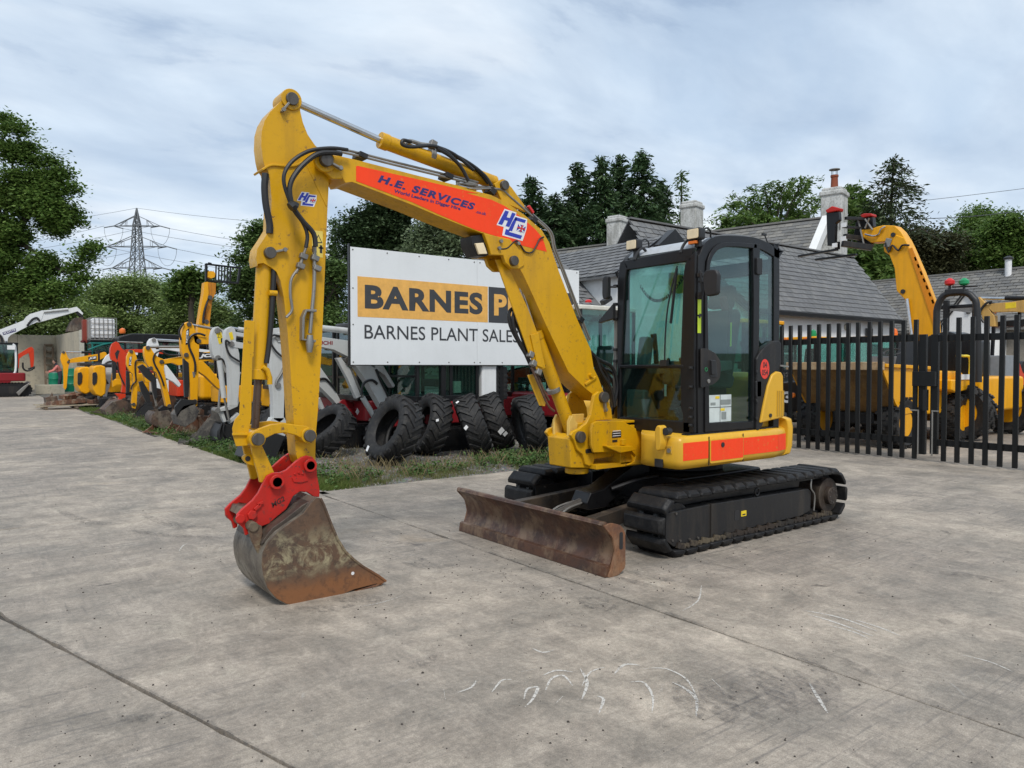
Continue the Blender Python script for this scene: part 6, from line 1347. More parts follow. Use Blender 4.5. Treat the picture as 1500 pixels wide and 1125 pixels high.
ob.plate('boom','e6',[(560,470),(600,455),(700,470),(840,490),(845,520),(700,505),(600,500),(565,520)],mYJ,.09); body(ob.r,5.9,7.6,26.,27.3,.46,1.0,mRO); crawler_tracks(ob.r,5.5,7.7,26.6,1.4,.3); cabin(ob.r,6.1,7.2,26.1,26.9,1.0,2.15); bucket(ob,'e6',[(610,600),(560,640),(540,690),(580,730),(640,735),(690,700),(680,640)],.4,mR3)
kb=Rig('mini_digger','dark cabbed digger with amber base between the slim and the bent amber arms',20.4,6.6,mYJ)
body(kb.r,5.6,7.2,19.9,21.0,.5,.95,mYJ); crawler_tracks(kb.r,5.3,7.4,20.4,1.4,.3); cabin(kb.r,5.7,6.8,19.95,20.7,.95,2.0); kb.plate('hose_guard','e6',[(770,480),(800,470),(850,560),(860,640),(830,640),(790,560)],mBlk,.06)
# long black canopies behind the row
YL=34.
cn=thing('loading_shovel','black-roofed machine with a round orange beacon, behind the row of arms and before the hedge','loader',(PY((215,537),YL).x,YL,0))
cn['label']='black-roofed loader with an orange beacon, before the hedge behind the arms'
xl,xr=PY((174,500),YL).x,PY((270,500),YL).x; zt=PY((220,489),YL).z; zb=PY((220,503),YL).z
M().prism(rpoly([(xl,zb),(xr,zb+.05),(xr,zt-.05),(xr-.4,zt),(xl+.5,zt),(xl,zt-.15)],.08),YL,YL+1.6).build('cab_roof',mBK,cn,.05); M().box(xl+.2,xr-.1,YL+.1,YL+1.5,1.2,zb).build('cab',mGlassC,cn); M().box(xl,xr+.3,YL,YL+1.6,.4,1.3).build('body',mRD,cn,.05)
for k_ in range(5): xx=xl+.2+(xr-xl-.4)*k_/4; M().box(xx,xx+.08,YL+.04,YL+.1,1.2,zb).build('pillar',mBK,cn)
q=PY((182,489),YL); M().lathe([(.10,0),(.13,.06),(.11,.18),(0,.24)],(q.x,YL+.4,zt),(0,0,1),14).build('beacon',plain('orange_beacon',(.8,.18,.03),.3),cn)
# upright telehandler boom beyond the row
tb=Rig('telehandler','amber telehandler boom raised upright with an empty fork carriage, behind the row',24.,6.6,mYJ,cat='telehandler')
tb.plate('boom','h2',[(560,430),(600,425),(610,560),(590,650),(570,760),(545,930),(488,925),(520,720),(548,560)],w=.16); tb.plate('boom_channel','h2',[(600,428),(695,440),(690,560),(655,625),(640,730),(620,905),(560,930),(585,700),(600,560)],w=.13,mat=paint('amber_channel',(.62,.23,.01),.5,.6,(.10,.05,.02)),dy=.05)
tb.plate('head','h2',[(605,300),(670,300),(688,330),(680,370),(640,385),(602,370)],w=.13); tb.pins('h2',[(625,610),(582,895)],.07,.16)
for p,q,w_ in (((570,215),(985,262),.05),((575,412),(955,440),.05),((577,210),(582,420),.07),((975,258),(950,440),.06),((600,205),(640,215),.06)): m=M(); m.bar(PY(p,24.,'h2'),PY(q,24.,'h2'),.10,w_); m.build('carriage_frame',mBK,tb.r,.01)
for k_ in range(6): m=M(); m.bar(PY((695+k_*34,240),24.,'h2'),PY((690+k_*34,425),24.,'h2'),.05,.035); m.build('carriage_bar',mBK,tb.r)
M().tube(spl([PY(p,23.8,'h2') for p in ((600,640),(570,720),(548,820),(540,910))],4),.03,7).build('hose',mHose,tb.r)
M().box(6.0,8.6,23.4,24.8,.6,1.5).build('chassis',mYJ,tb.r,.06); m=M(); m.prism([(6.3,1.5),(8.0,1.5),(8.0,2.3),(6.6,2.3)],23.5,24.6); m.build('rear_body',mBK,tb.r,.05); tb.plate('boom_foot','h2',[(490,920),(620,905),(640,1100),(470,1100)],w=.16)
# scrap and worn buckets lying along the verge
def loose_bucket(p,c,w,s_,rot,lab,mat,grp=None):
    b=G(p,c,0); prof=[(-.30,.34),(-.36,.20),(-.34,.06),(-.22,.0),(.02,.0),(.30,.03),(.12,.14),(.0,.30),(-.10,.40)]
    t=thing('digger_bucket',lab,'bucket',(b.x,b.y,0),rot,grp); sv=ROOTM[t.name]; ROOTM[t.name]=Matrix.Identity(4)
    P=[(x*s_,z*s_) for x,z in prof]
    for a in (-w/2,w/2-.02): M().prism(P,a,a+.02).build('side_plate',mat,t,.004)
    M().ribbon(spl2(P[:6],3),.018,-w/2,w/2).build('bucket_shell',mat,t); 
    for a in (-.09,.07): M().prism([(P[0][0],P[0][1]),(P[8][0],P[8][1]),(P[8][0]-.02,P[8][1]+.12*s_),(P[0][0]+.0,P[0][1]+.12*s_)],a,a+.02).build('bucket_ear',mat,t,.004)
    for k_ in range(4): M().obox((.33*s_,-w/2+w*(k_+.5)/4,.03*s_),(.12*s_,.05*s_,.03*s_)).build('tooth',mat,t,.004)
    for ch in t.children: ch.data.transform(Matrix.Translation((0,0,.0)))
    ROOTM[t.name]=sv; return t
G_='worn buckets lying along the grass edge'
loose_bucket((1010,880),'e6',1.0,1.0,R(200),'brown rusty bucket lying under the bent amber arm',mR3,G_)
loose_bucket((1280,950),'e6',.9,1.15,R(165),'grey muddy bucket lying under the tall straight amber arm',mMud,G_)
loose_bucket((1170,890),'e6',.9,1.1,R(215),'rusty bucket tipped on its side between the two largest amber arms',mR3,G_)
loose_bucket((560,725),'e6',1.3,1.2,R(185),'large dark brown bucket at the foot of the red arm',mRust2,G_)
loose_bucket((780,770),'e6',.9,1.0,R(170),'black bucket in the grass under the slim amber arm',mBlk,G_)
loose_bucket((860,720),'e6',1.2,1.5,R(200),'big brown bucket with a white paper label, behind the slim amber arm',mRust2,G_)
loose_bucket((700,690),'e6',1.0,1.2,R(160),'dark bucket between the red arm and the slim amber arm',mMud,G_)
loose_bucket((1400,930),'e6',.9,1.0,R(190),'dark tangled bucket at the foot of the grey arm with the sticker',mBlk,G_)
loose_bucket((720,975),'g5',.7,1.0,R(40),'pale worn bucket edge beside the yellow arm, before the black tyres',mMud,G_)
loose_bucket((850,640),None,.7,.8,R(150),'broken rusty bucket lying between the last tyre and the excavator',mR3,G_)
# ------------------------------------------------------------------ plant behind the gates
def wheel(r,c,axis,ro,w,rim_mat,name='wheel',lugs=16):
    c=Vector(c); ax=Vector(axis).normalized(); h=w/2
    q=ax.to_track_quat('Z','Y').to_matrix()
    t=M().lathe([(ro*.55,-h*.8),(ro*.85,-h),(ro*.95,-h*.8),(ro*.965,0),(ro*.95,h*.8),(ro*.85,h),(ro*.55,h*.8)],c,ax,30,True).build(name,mTy,r)
    m=M()
    for i in range(lugs):
        for s in (1,-1):
            a=2*math.pi*(i+(.5 if s<0 else 0))/lugs
            for k,(hh,da) in enumerate(((.25,0.),(.62,.10),(.92,.17))):
                p=q@Vector((math.cos(a+da)*ro*.965,math.sin(a+da)*ro*.965,s*h*hh)); X=q@Vector((math.cos(a+da),math.sin(a+da),0)); m.obox(c+p,(ro*.09,ro*.12,h*.36),Matrix((X,ax.cross(X),ax)).transposed())
    tag(m.build('tread_lugs',mTy,t,one=True),kind='stuff')
    M().lathe([(ro*.56,-h*.75),(ro*.50,-h*.5),(ro*.30,-h*.15),(ro*.28,h*.15),(ro*.5,h*.5),(ro*.56,h*.75)],c,ax,24).build('rim',rim_mat,t)
    M().lathe([(ro*.16,-h*.5),(ro*.16,h*.5)],c,ax,16).build('hub',rim_mat,t); return t
mSkip=rust('earthy_shaded_yellow',(.26,.135,.035),(.16,.09,.032),(.36,.23,.09),.7,.5,0,1.6)  # earth-brown stain, with the shade on the skip painted into its dark tone
dp=thing('site_dumper','amber site dumper with earth-stained, shade-darkened skip and black roll hoop, behind the gates','dumper',(14.5,7,0))
sk=[(12.55,1.42),(12.62,1.47),(14.45,1.42),(14.45,1.0),(14.2,.80),(13.7,.62),(13.3,.60),(13.05,.80)]
M().prism(sk,6.15,6.19).build('skip_side',mYJ,dp,.01); M().prism(sk,7.86,7.90).build('skip_side',mYJ,dp,.01)
M().ribbon([(12.55,1.42),(13.05,.82),(13.3,.61),(13.7,.63),(14.2,.82),(14.45,1.02),(14.45,1.40)],.03,6.19,7.86).build('skip',mSkip,dp)
M().bar((12.54,6.13,1.46),(12.54,7.92,1.46),.12,.14).build('skip_rim',rust('pale_rim',(.50,.33,.17),(.36,.25,.15),(.55,.45,.3),.8,.5,0),dp,.01)
for y in (6.10,7.85): M().bar((12.6,y+.03,1.47),(14.45,y+.03,1.42),.05,.06).build('skip_rim',mYJ,dp,.01)
M().box(13.2,14.5,6.6,7.4,.40,.62).build('front_frame',mDG,dp,.03); M().prism(rpoly([(14.55,.55),(16.45,.50),(16.50,1.20),(16.2,1.36),(14.6,1.38)],.08),6.35,7.7).build('engine_cover',mYJ,dp,.04)
M().prism([(15.1,1.0),(15.3,.95),(15.9,1.0),(16.35,.95),(16.5,.6),(16.5,1.2),(15.1,1.2)],6.08,6.36).build('mudguard',mYJ,dp,.03); M().box(16.5,16.62,6.1,7.8,.30,1.22).build('rear_plate',mYJ,dp,.02); M().box(15.5,16.4,6.06,6.09,1.20,1.30).build('reg_plate',mWv,dp)
lettering('lettering','1TC',(16.0,6.055,1.21),(.3,0,0),(0,0,.07),dp,mBlue,NY,.001,.03)
for x,y in ((13.45,6.30),(15.72,6.25),(13.45,7.8),(15.72,7.8)): wheel(dp,(x,y,.45),(0,-1,0),.46,.36,mYJ)
M().prism(rpoly([(14.9,1.38),(15.4,1.38),(15.45,1.48),(14.9,1.5)],.03),6.75,7.25).build('seat',mBlk,dp,.03); M().prism(rpoly([(15.3,1.45),(15.45,1.42),(15.6,1.95),(15.48,1.97)],.03),6.75,7.25).build('backrest',mBlk,dp,.03)
M().tube(spl([(14.7,7.0,1.4),(14.62,7.0,1.62),(14.7,7.0,1.7)],4),.03,8).build('steering_column',mBlk,dp); M().lathe([(.17,-.012),(.19,0),(.17,.012),(.155,0)],(14.72,7.0,1.74),(-.4,0,1),20,True).build('steering_wheel',mBlk,dp)
xh=15.5; L_=[PX(p,xh) for p in ((1371,560),(1372,470),(1373,452),(1379,437),(1390,430),(1414,429),(1425,436),(1431,455),(1433,560))]
M().tube(spl(L_,5),.062,10).build('roll_hoop',mBlk,dp)
M().bar(PX((1385,431),xh)+Vector((0,0,.05)),PX((1415,430),xh)+Vector((0,0,.05)),.12,.09).build('hoop_pad',mBlk,dp,.02)
for pxx,mt in ((1391,mRv),(1412,plain('green_beacon',(.01,.28,.10),.3))):
    q=PX((pxx,428),xh); M().cyl((q.x,q.y,q.z),(q.x,q.y,q.z+.14),.025,8).build('beacon_stem',mBlk,dp); M().lathe([(.05,0),(.09,.03),(.09,.09),(.03,.14)],(q.x,q.y,q.z+.13),(0,0,1),14).build('beacon',mt,dp)
M().tube([PX((1395,428),xh)+Vector((0,0,.1)),PX((1432,419),xh)],.015,6).build('mirror_stay',mBlk,dp)
M().tube(spl([(16.2,6.2,1.25),(16.2,6.2,1.62),(15.9,6.2,1.66),(15.6,6.2,1.66)],4),.025,8).build('grab_rail',mYv,dp)
# telehandler nearest the cab: dark body with one amber wheel rim
th=thing('telehandler','dark telehandler with an amber wheel rim, seen through the pales beside the excavator cab','telehandler',(14.8,9.3,0))
M().prism(rpoly([(13.0,.5),(16.6,.5),(16.8,1.0),(16.6,1.35),(14.6,1.4),(14.4,1.15),(13.1,1.1)],.08),8.75,10.3).build('chassis',mBK,th,.05); wheel(th,(15.1,8.55,.60),(0,-1,0),.60,.42,mYJ); wheel(th,(15.1,10.4,.60),(0,-1,0),.60,.42,mYJ); wheel(th,(12.7,10.4,.60),(0,-1,0),.60,.42,mYJ)
cabin(th,13.4,14.9,9.5,10.3,1.15,2.45,mBK,mYJ); M().prism(rpoly([(12.6,.7),(13.2,.7),(13.2,1.2),(12.7,1.25)],.05),8.8,9.4).build('lamp_pod',mBK,th,.03)
M().lathe([(.05,0),(.05,.05),(.02,.06)],PX((1162,579),12.75),(-1,0,0),12).build('lamp',mAmb,th); M().lathe([(.10,0),(.11,.04),(.09,.06)],PX((1177,562),13.1),(-1,-.3,0),14).build('lamp',plain('mint_lens',(.3,.6,.45),.2),th)
M().cyl(PX((1203,549),13.4),PX((1212,548),13.4)+Vector((.1,0,0)),.07,10).build('red_cap',plain('pink_red_cap',(.55,.02,.08),.4),th)
lettering('number','3',PX((1148,590),12.7),(0,-.16,0),(0,0,.22),th,mWv,Vector((-1,0,0)),.0,.04)
# backhoe cabs beyond, amber roofs and blue-green glass
for k_,(x,y,lab) in enumerate(((19.2,11.6,'amber-roofed loader cab standing nearest the cottage window, behind the dark telehandler'),(20.2,9.9,'amber-roofed loader cab with an orange beacon, behind the site dumper skip'))):
    t=thing('backhoe_loader',lab,'loader',(x,y,0),0,'amber-roofed loaders parked by the cottage')
    cabin(t,x-.8,x+.8,y-.8,y+.8,1.0,2.24,mBK,mYJ,glassm=mGlass); M().box(x-2.0,x+1.6,y-.5,y+.5,.6,1.25).build('body',mYJ,t,.06)
    for s_ in (-1,1): wheel(t,(x+.9,y+s_*.85,.62),(0,-1,0),.62,.42,mYJ); wheel(t,(x-1.6,y+s_*.75,.42),(0,-1,0),.42,.3,mYJ)
    M().lathe([(.08,0),(.09,.05),(.07,.16),(0,.2)],(x-.4,y-.5,2.27),(0,0,1),12).build('beacon',plain('orange_beacon') if k_ else plain('green_beacon'),t)
    for s_ in (-.6,.1): M().obox((x-.85,y+s_,2.17),(.10,.22,.12)).build('work_lamp',mAmb,t,.02)
# grey steel cabinets
for k_,(p0,p1,x,lab) in enumerate((((1277,522),(1306,556),17.5,'plain grey steel cabinet showing behind the dumper skip'),((1429,521),(1473,558),19.0,'wider plain grey steel cabinet showing above the red forklift'))):
    a=PX(p0,x);b=PX(p1,x); q=thing('steel_cabinet',lab,'cabinet',(x,b.y,0),0,'grey cabinets behind the gates'); mg=plain('cabinet_grey',(.24,.26,.28),.5)
    M().box(x,x+.7,b.y,a.y,.0,a.z).build('carcass',mg,q,.01); M().box(x-.012,x,b.y+.02,(a.y+b.y)/2-.004,.1,a.z-.03).build('door',mg,q,.004); M().box(x-.012,x,(a.y+b.y)/2+.004,a.y-.02,.1,a.z-.03).build('door',mg,q,.004)
# red forklift
fk_=thing('forklift','orange-red forklift with black wheels standing behind the right-hand pales','forklift',(24,8.5,0)); fk_['label']='orange-red forklift with black wheels behind the wider grey cabinet'
mF=paint('forklift_red',(.62,.07,.035),.45,.4,(.15,.05,.04))
M().prism(rpoly([(22.4,.55),(26.2,.50),(26.4,.9),(26.2,1.15),(25.0,1.20),(24.6,1.28),(24.2,1.75),(22.5,1.75),(22.4,1.0)],.12),8.0,9.4).build('counterweight',mF,fk_,.06,seg=3); M().prism(rpoly([(24.3,1.2),(26.1,1.17),(26.0,1.55),(24.9,1.62)],.1),8.1,9.3).build('bonnet',mDG,fk_,.05)
M().prism(rpoly([(24.3,.25),(26.3,.3),(26.4,.75),(24.3,.75)],.08),7.98,9.42).build('lower_skirt',mStl,fk_,.04)
for x in (23.0,25.0):
    for y in (7.95,9.4): wheel(fk_,(x,y,.42),(0,-1,0),.42,.3,mDG)
for x in (22.6,24.4):
    for y in (8.1,9.3): M().bar((x,y,1.6),(x+.15,y,3.1),.08,.08).build('guard_post',mBK,fk_,.01)
M().box(22.4,24.8,7.98,9.42,3.08,3.18).build('overhead_guard',mBK,fk_,.02)
for s_ in (8.3,9.1): M().box(22.1,22.25,s_-.06,s_+.06,.1,3.3).build('mast_rail',mBK,fk_,.01)
M().obox((22.35,8.0,3.0),(.12,.15,.25)).build('indicator',plain('orange_beacon'),fk_,.03)
# telehandler with the long raised boom
tl=thing('telehandler','amber telehandler with its long boom raised, forks pointing past the tall chimney','telehandler',(17,8,0))
def xtr(c,pts,x): return [(PX(p,x,c).y,PX(p,x,c).z) for p in pts]
bm_=xtr('d5',[(475,560),(478,600),(510,620),(540,700),(552,830),(600,880),(628,990),(655,1100),(700,1180),(790,1180),(775,1080),(768,930),(690,720),(625,570),(600,520),(545,500)],17.0)
tbm=M().prism(bm_,16.86,17.20,'x').build('boom',mYJ,tl,.02)
M().prism(xtr('d5',[(600,580),(622,572),(775,940),(765,1080),(740,1000)],16.8),16.84,16.86,'x').build('boom_edge',paint('deep_amber',(.70,.24,.004),.4,.2,(.2,.1,.03)),tbm)
for p in ((575,832),(517,498)): q=PX(p,16.86,'d5'); M().cyl((16.83,q.y,q.z),(16.87,q.y,q.z),.05,12).build('pin_hole',mKv,tbm)
m=M()
for t in range(7): q=PX((648+t*17,640+t*42),16.85,'d5'); m.obox(q,(.02,.04,.09),(-.35,0,0))
m.build('boom_markings',mKv,tbm)
hd_=M().prism(xtr('d5',[(340,472),(400,468),(430,455),(470,445),(540,447),(575,480),(600,520),(618,570),(560,590),(520,600),(500,540),(470,542),(400,548),(345,512)],17.0),16.88,17.18,'x').build('boom_head',mYJ,tl,.02)
M().tube(spl([PX(p,16.84,'d5') for p in ((350,495),(400,505),(430,495),(445,465),(470,450))],4),.02,7).build('head_pipe',mChr,hd_)
M().tube(spl([PX(p,16.82,'d5') for p in ((470,545),(490,600),(510,560),(545,590),(570,560),(610,560))],4),.022,7).build('head_hose',mHose,hd_)
q0=PX((485,545),16.84,'d5'); M().obox(q0,(.05,.14,.20),(.3,0,0)).build('head_valve',mStl,hd_,.02)
M().cyl(PX((598,875),16.78,'d5'),PX((625,1085),16.78,'d5'),.035,12).build('lift_ram_rod',mChr,tl)
cr=M().prism(xtr('d5',[(162,378),(235,372),(238,420),(215,440),(210,565),(168,570)],16.6),16.30,16.42,'x').build('carriage_plate',mBK,tl,.01); M().prism(xtr('d5',[(330,400),(400,395),(405,450),(345,470),(395,560),(330,585),(290,500),(300,430)],17.0),16.95,17.1,'x').build('carriage_plate',mBK,tl,.01)
for p,q,w_ in (((235,400),(340,405),.07),((220,450),(330,460),.06),((230,505),(330,520),.10),((215,550),(390,575),.13)): m=M(); m.bar(PX(p,16.4,'d5'),PX(q,16.9,'d5'),w_,w_); m.build('carriage_bar',mDG,cr,.01)
M().prism(xtr('d5',[(162,365),(200,340),(240,350),(235,368),(170,380)],16.6),16.25,16.5,'x').build('red_cap',mR,cr,.02); M().prism(xtr('d5',[(332,385),(355,375),(400,375),(402,390),(345,402)],17.0),16.9,17.15,'x').build('red_cap',mR,cr,.02)
for p,q in (((310,410),(345,560)),((350,405),(395,470)),((375,400),(350,460)),((205,370),(200,470))): m=M(); m.tube([PX(p,16.85,'d5'),PX(q,16.85,'d5')],.02,6); m.build('hose',mStl,cr)
for (p,q,x) in (((188,585),(-40,625),16.4),((300,615),(60,645),17.0)):
    m=M(); a=PX(p,x,'d5');b=PX(q,x,'d5'); m.bar(a,b,.10,.05); m.build('fork_tine',mBK,tl,.008)
m=M(); m.bar(PX((188,585),16.4,'d5'),PX((188,540),16.4,'d5'),.10,.05); m.build('fork_tine',mBK,tl)
m=M()
for p in ((172,560),(225,440),(222,520)): m.obox(PX(p,16.3,'d5'),(.02,.12,.10))
m.build('white_label',mWv,cr)
M().box(16.0,18.2,5.9,9.2,.55,1.25).build('chassis',mYJ,tl,.06); M().prism(rpoly([(6.3,1.25),(7.2,1.25),(7.2,2.1),(6.8,2.2),(6.3,2.0)],.06),16.6,17.5,'x').build('boom_turret',mBK,tl,.03)
for x in (15.95,18.25):
    for y in (6.2,8.8): wheel(tl,(x,y,.55),(1,0,0),.55,.4,mYJ)
# sandy digger arm at the picture edge
sd2=thing('digger','sandy yellow digger with its arm reaching in over the red forklift','excavator',(26,8,0))
def plX(c,pts,x,name,mat,th=.12): return M().prism(xtr(c,pts,x),x-th,x+th,'x').build(name,mat,sd2,.01)
mSand=paint('sandy_yellow',(.60,.36,.10),.45,.4,(.18,.12,.06))
plX('g4',[(580,190),(600,180),(645,230),(690,300),(710,320),(712,400),(640,400),(610,300),(590,250)],21.5,'arm',mSand); plX('g4',[(640,240),(700,230),(850,215),(960,200),(960,300),(850,290),(700,295)],21.5,'boom',mSand)
plX('g4',[(780,225),(860,218),(860,260),(780,268)],21.38,'pale_panel',mYv,.005); M().cyl(PX((600,188),21.5,'g4'),PX((790,192),21.5,'g4'),.04,12).build('ram_rod',mChr,sd2); M().cyl(PX((780,188),21.5,'g4'),PX((960,190),21.5,'g4'),.06,12).build('arm_ram',mBK,sd2)
M().tube(spl([PX(p,21.35,'g4') for p in ((680,215),(640,225),(600,270),(590,320),(620,370))],4),.03,7).build('hose',mHose,sd2)
plX('g4',[(690,370),(900,350),(960,340),(960,400),(760,400),(700,410)],22.0,'dark_boom',mBK)
M().box(22.5,24.5,2.6,4.6,.5,1.4).build('house_body',mSand,sd2,.06); M().box(22.3,24.6,2.5,4.7,.0,.5).build('track',mRub,sd2,.08)
# machine with a pale roof between the sign and the cab
pw=thing('compact_digger','compact digger with a cream cab roof and red beacon, beside the sign','excavator',(9.6,9.6,0))
xa=PY((848,444),10.2).x
cabin(pw,PY((850,470),10.2).x,PY((905,470),10.2).x+.5,10.2,11.2,.9,PY((860,448),10.2).z,mDG,plain('cream_roof',(.66,.64,.56),.4),glassm=mGlass)
M().box(8.9,11.3,10.2,11.8,.5,.95).build('house_body',mRD,pw,.05); crawler_tracks(pw,8.8,11.2,10.95,1.7,.35)
M().lathe([(.06,0),(.065,.03),(.04,.05)],PY((862,443),10.3),(0,0,1),12).build('beacon',mRv,pw); M().obox(PY((888,440),10.25),(.25,.12,.10),(0,-.5,0)).build('side_mirror',mBlk,pw,.02)
# red machine with curved arm under the sign
rm=Rig('mini_digger','bright red mini digger arm curving behind the sign post and the last tyres',12.2,8.8,mRO)
rm.plate('arm','d2',[(352,345),(380,320),(420,325),(470,318),(560,225),(690,195),(700,260),(740,300),(730,325),(690,320),(600,305),(520,322),(480,345),(462,400),(440,470),(400,460),(370,430),(355,390)],w=.10)
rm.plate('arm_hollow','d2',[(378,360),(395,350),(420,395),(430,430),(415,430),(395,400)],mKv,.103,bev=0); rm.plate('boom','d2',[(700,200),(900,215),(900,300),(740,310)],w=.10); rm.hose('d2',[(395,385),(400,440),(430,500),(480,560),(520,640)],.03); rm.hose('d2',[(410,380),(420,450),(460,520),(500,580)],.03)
rm.rod('boom_ram','d2',(620,330),(690,480),.055,mWG); rm.rod('arm_ram','d2',(500,235),(660,195),.03,mBK)
rm.plate('swing','d2',[(690,500),(750,420),(860,430),(1000,440),(1000,540),(800,550),(700,550)],mRD,.14); body(rm.r,8.2,10.6,11.6,12.9,.48,.85,mRD); crawler_tracks(rm.r,7.9,10.4,12.2,1.5,.33); cabin(rm.r,8.9,10.0,11.7,12.6,.85,2.1)
ya=Rig('mini_digger','small yellow arm joint glimpsed between the red arm and the pale ram',12.9,8.4,mYJ)
ya.plate('arm','d2',[(370,290),(440,255),(465,260),(465,290),(400,305)],w=.08); ya.plate('link','d2',[(500,340),(520,345),(560,385),(590,315),(640,330),(700,380),(690,400),(640,370),(630,420),(570,420),(500,365)],w=.06); ya.pins('d2',[(603,390)],.03,.07); M().box(8.2,9.6,12.5,13.3,.1,.9).build('house_body',mYJ,ya.r,.06)
# ------------------------------------------------------------------ trees
def leafmat(name,a,b,c,tr_=.25):
    m=bpy.data.materials.new(name); m.use_nodes=True; t=m.node_tree; n=t.nodes; l=t.links; p=n['Principled BSDF']
    g=n.new('ShaderNodeNewGeometry'); r=ramp(n,l,g.outputs['Random Per Island'],[(0.,a),(.55,b),(1.,c)])
    z=noise_n(n,l,.25,3,.5,g.outputs['Position']); cc=mixc(n,l,1.,r.outputs[0],ramp(n,l,z.outputs[0],[(.35,.75),(.65,1.25)]).outputs[0],'MULTIPLY')
    l.new(cc,p.inputs['Base Color']); p.inputs['Roughness'].default_value=.55; p.inputs['Specular IOR Level'].default_value=.25
    tl_=n.new('ShaderNodeBsdfTranslucent'); l.new(cc,tl_.inputs[0]); mx=n.new('ShaderNodeMixShader'); mx.inputs[0].default_value=tr_; l.new(p.outputs[0],mx.inputs[1]); l.new(tl_.outputs[0],mx.inputs[2]); l.new(mx.outputs[0],n['Material Output'].inputs[0]); return m
mOak=leafmat('oak_leaves',(.075,.135,.030),(.11,.185,.042),(.165,.24,.06),.4); mDark=leafmat('dark_leaves',(.034,.062,.026),(.052,.088,.036),(.078,.12,.050),.25)
mWil=leafmat('willow_leaves',(.12,.165,.085),(.165,.215,.115),(.22,.27,.16),.35); mBush=leafmat('bush_leaves',(.15,.21,.065),(.20,.275,.09),(.27,.34,.13),.4); mAsh=leafmat('ash_leaves',(.08,.145,.035),(.11,.18,.042),(.16,.24,.06),.3); mCon=leafmat('conifer_needles',(.036,.072,.030),(.056,.098,.040),(.085,.135,.055),.22); mLar=leafmat('larch_needles',(.045,.070,.030),(.060,.085,.036),(.09,.11,.05),.15); mMid=leafmat('mixed_leaves',(.07,.12,.036),(.10,.16,.048),(.14,.205,.068),.35)
mBark=paint('grey_brown_bark',(.07,.058,.045),.95,.5,(.035,.04,.025),0,sc=5)
def quads(C,S,name,mat,parent,asp=.55,up=.35,D=None,droop=0.):
    """C centres (n,3), S sizes: one leaf-shaped diamond each"""
    n=len(C); N=RNG.normal(size=(n,3)); N[:,2]=np.abs(N[:,2])+up; N/=np.linalg.norm(N,axis=1)[:,None]
    A=RNG.normal(size=(n,3)) if D is None else D+RNG.normal(size=(n,3))*.35; A[:,2]-=droop
    A-=N*(A*N).sum(1)[:,None]; A/=np.linalg.norm(A,axis=1)[:,None]+1e-9; B=np.cross(N,A)
    s=S[:,None]; V=np.empty((n,4,3)); V[:,0]=C-A*s; V[:,1]=C+B*s*asp+A*s*.1; V[:,2]=C+A*s; V[:,3]=C-B*s*asp+A*s*.1
    me=bpy.data.meshes.new(name); me.vertices.add(4*n); me.vertices.foreach_set('co',V.reshape(-1).astype(np.float32)); me.loops.add(4*n); me.loops.foreach_set('vertex_index',np.arange(4*n,dtype=np.int32)); me.polygons.add(n); me.polygons.foreach_set('loop_start',np.arange(0,4*n,4,dtype=np.int32)); me.polygons.foreach_set('loop_total',np.full(n,4,dtype=np.int32)); me.update(calc_edges=True); me.materials.append(mat)
    inv=ROOTM.get(parent.name)
    if inv is not None: me.transform(inv)
    o=bpy.data.objects.new(name,me); COL.objects.link(o); o.parent=parent; return o
def broadleaf(label,d,blobs,mat,leaf=.16,dens=1.,name='broadleaf_tree',group=None,trunk=.35,base=None,up=.35,clump=.34,flat=.8,cat='tree',droop=0.,fill=.5):
    up=max(up,1.1)
    """blobs: sight-line positions and radii of the boughs, all standing about the distance d"""
    cs=[]
    for (x,y,r) in blobs:
        dd=d+random.uniform(-.5,.5)*r*d/1080*1.2; cs.append((np.array(PD((x,y),dd)),r*d/1080))
    bx=base if base is not None else sum(b[0] for b in blobs)/len(blobs); b0=PD((bx,537),d); t=thing(name,label,cat,(b0.x,b0.y,0),0,group)
    C=[];S=[]
    for c,r in cs:
        k=int(26*dens*(r/.9)**2)+6
        v=RNG.normal(size=(k,3)); v/=np.linalg.norm(v,axis=1)[:,None]; rad=r*(fill+(1-fill)*RNG.random(k)**.5)*(1+.22*RNG.normal(size=k)); cc=c+v*rad[:,None]*np.array([1,1,flat])
        nl=int(46*(.16/leaf)**1.6)+8
        off=RNG.normal(size=(k,nl,3))*clump*np.array([1,1,.6])*(.6+.8*RNG.random((k,1,1))); P=(cc[:,None,:]+off).reshape(-1,3); C.append(P); S.append(leaf*(.6+.7*RNG.random(len(P))))
    C=np.concatenate(C);S=np.concatenate(S); k=C[:,2]>.1; quads(C[k],S[k],'crown',mat,t,up=up,droop=droop)
    m=M(); top=max(c[2] for c,r in cs); mid=np.mean([c for c,r in cs],axis=0); fork=Vector((b0.x*.7+mid[0]*.3,b0.y*.7+mid[1]*.3,max(1.2,min(c[2] for c,r in cs)*.8)))
    m.tube(spl([(b0.x,b0.y,-.1),((b0.x+fork.x)/2+.15,(b0.y+fork.y)/2,fork.z*.5),fork,(mid[0],mid[1],(fork.z+top)/2)],4),[trunk*(1-.055*i) for i in range(13)],9)
    m.build('trunk',mBark,t)
    for c,r in cs[::max(1,len(cs)//14)]:
        q=M(); e=Vector(c); s0=fork.lerp(Vector((mid[0],mid[1],(fork.z+top)/2)),random.random()*.8); q.tube(spl([s0,s0.lerp(e,.5)+Vector((0,0,.4)),e],4),[trunk*.38*(1-i/9.5) for i in range(9)],6); q.build('limb',mBark,t)
    return t
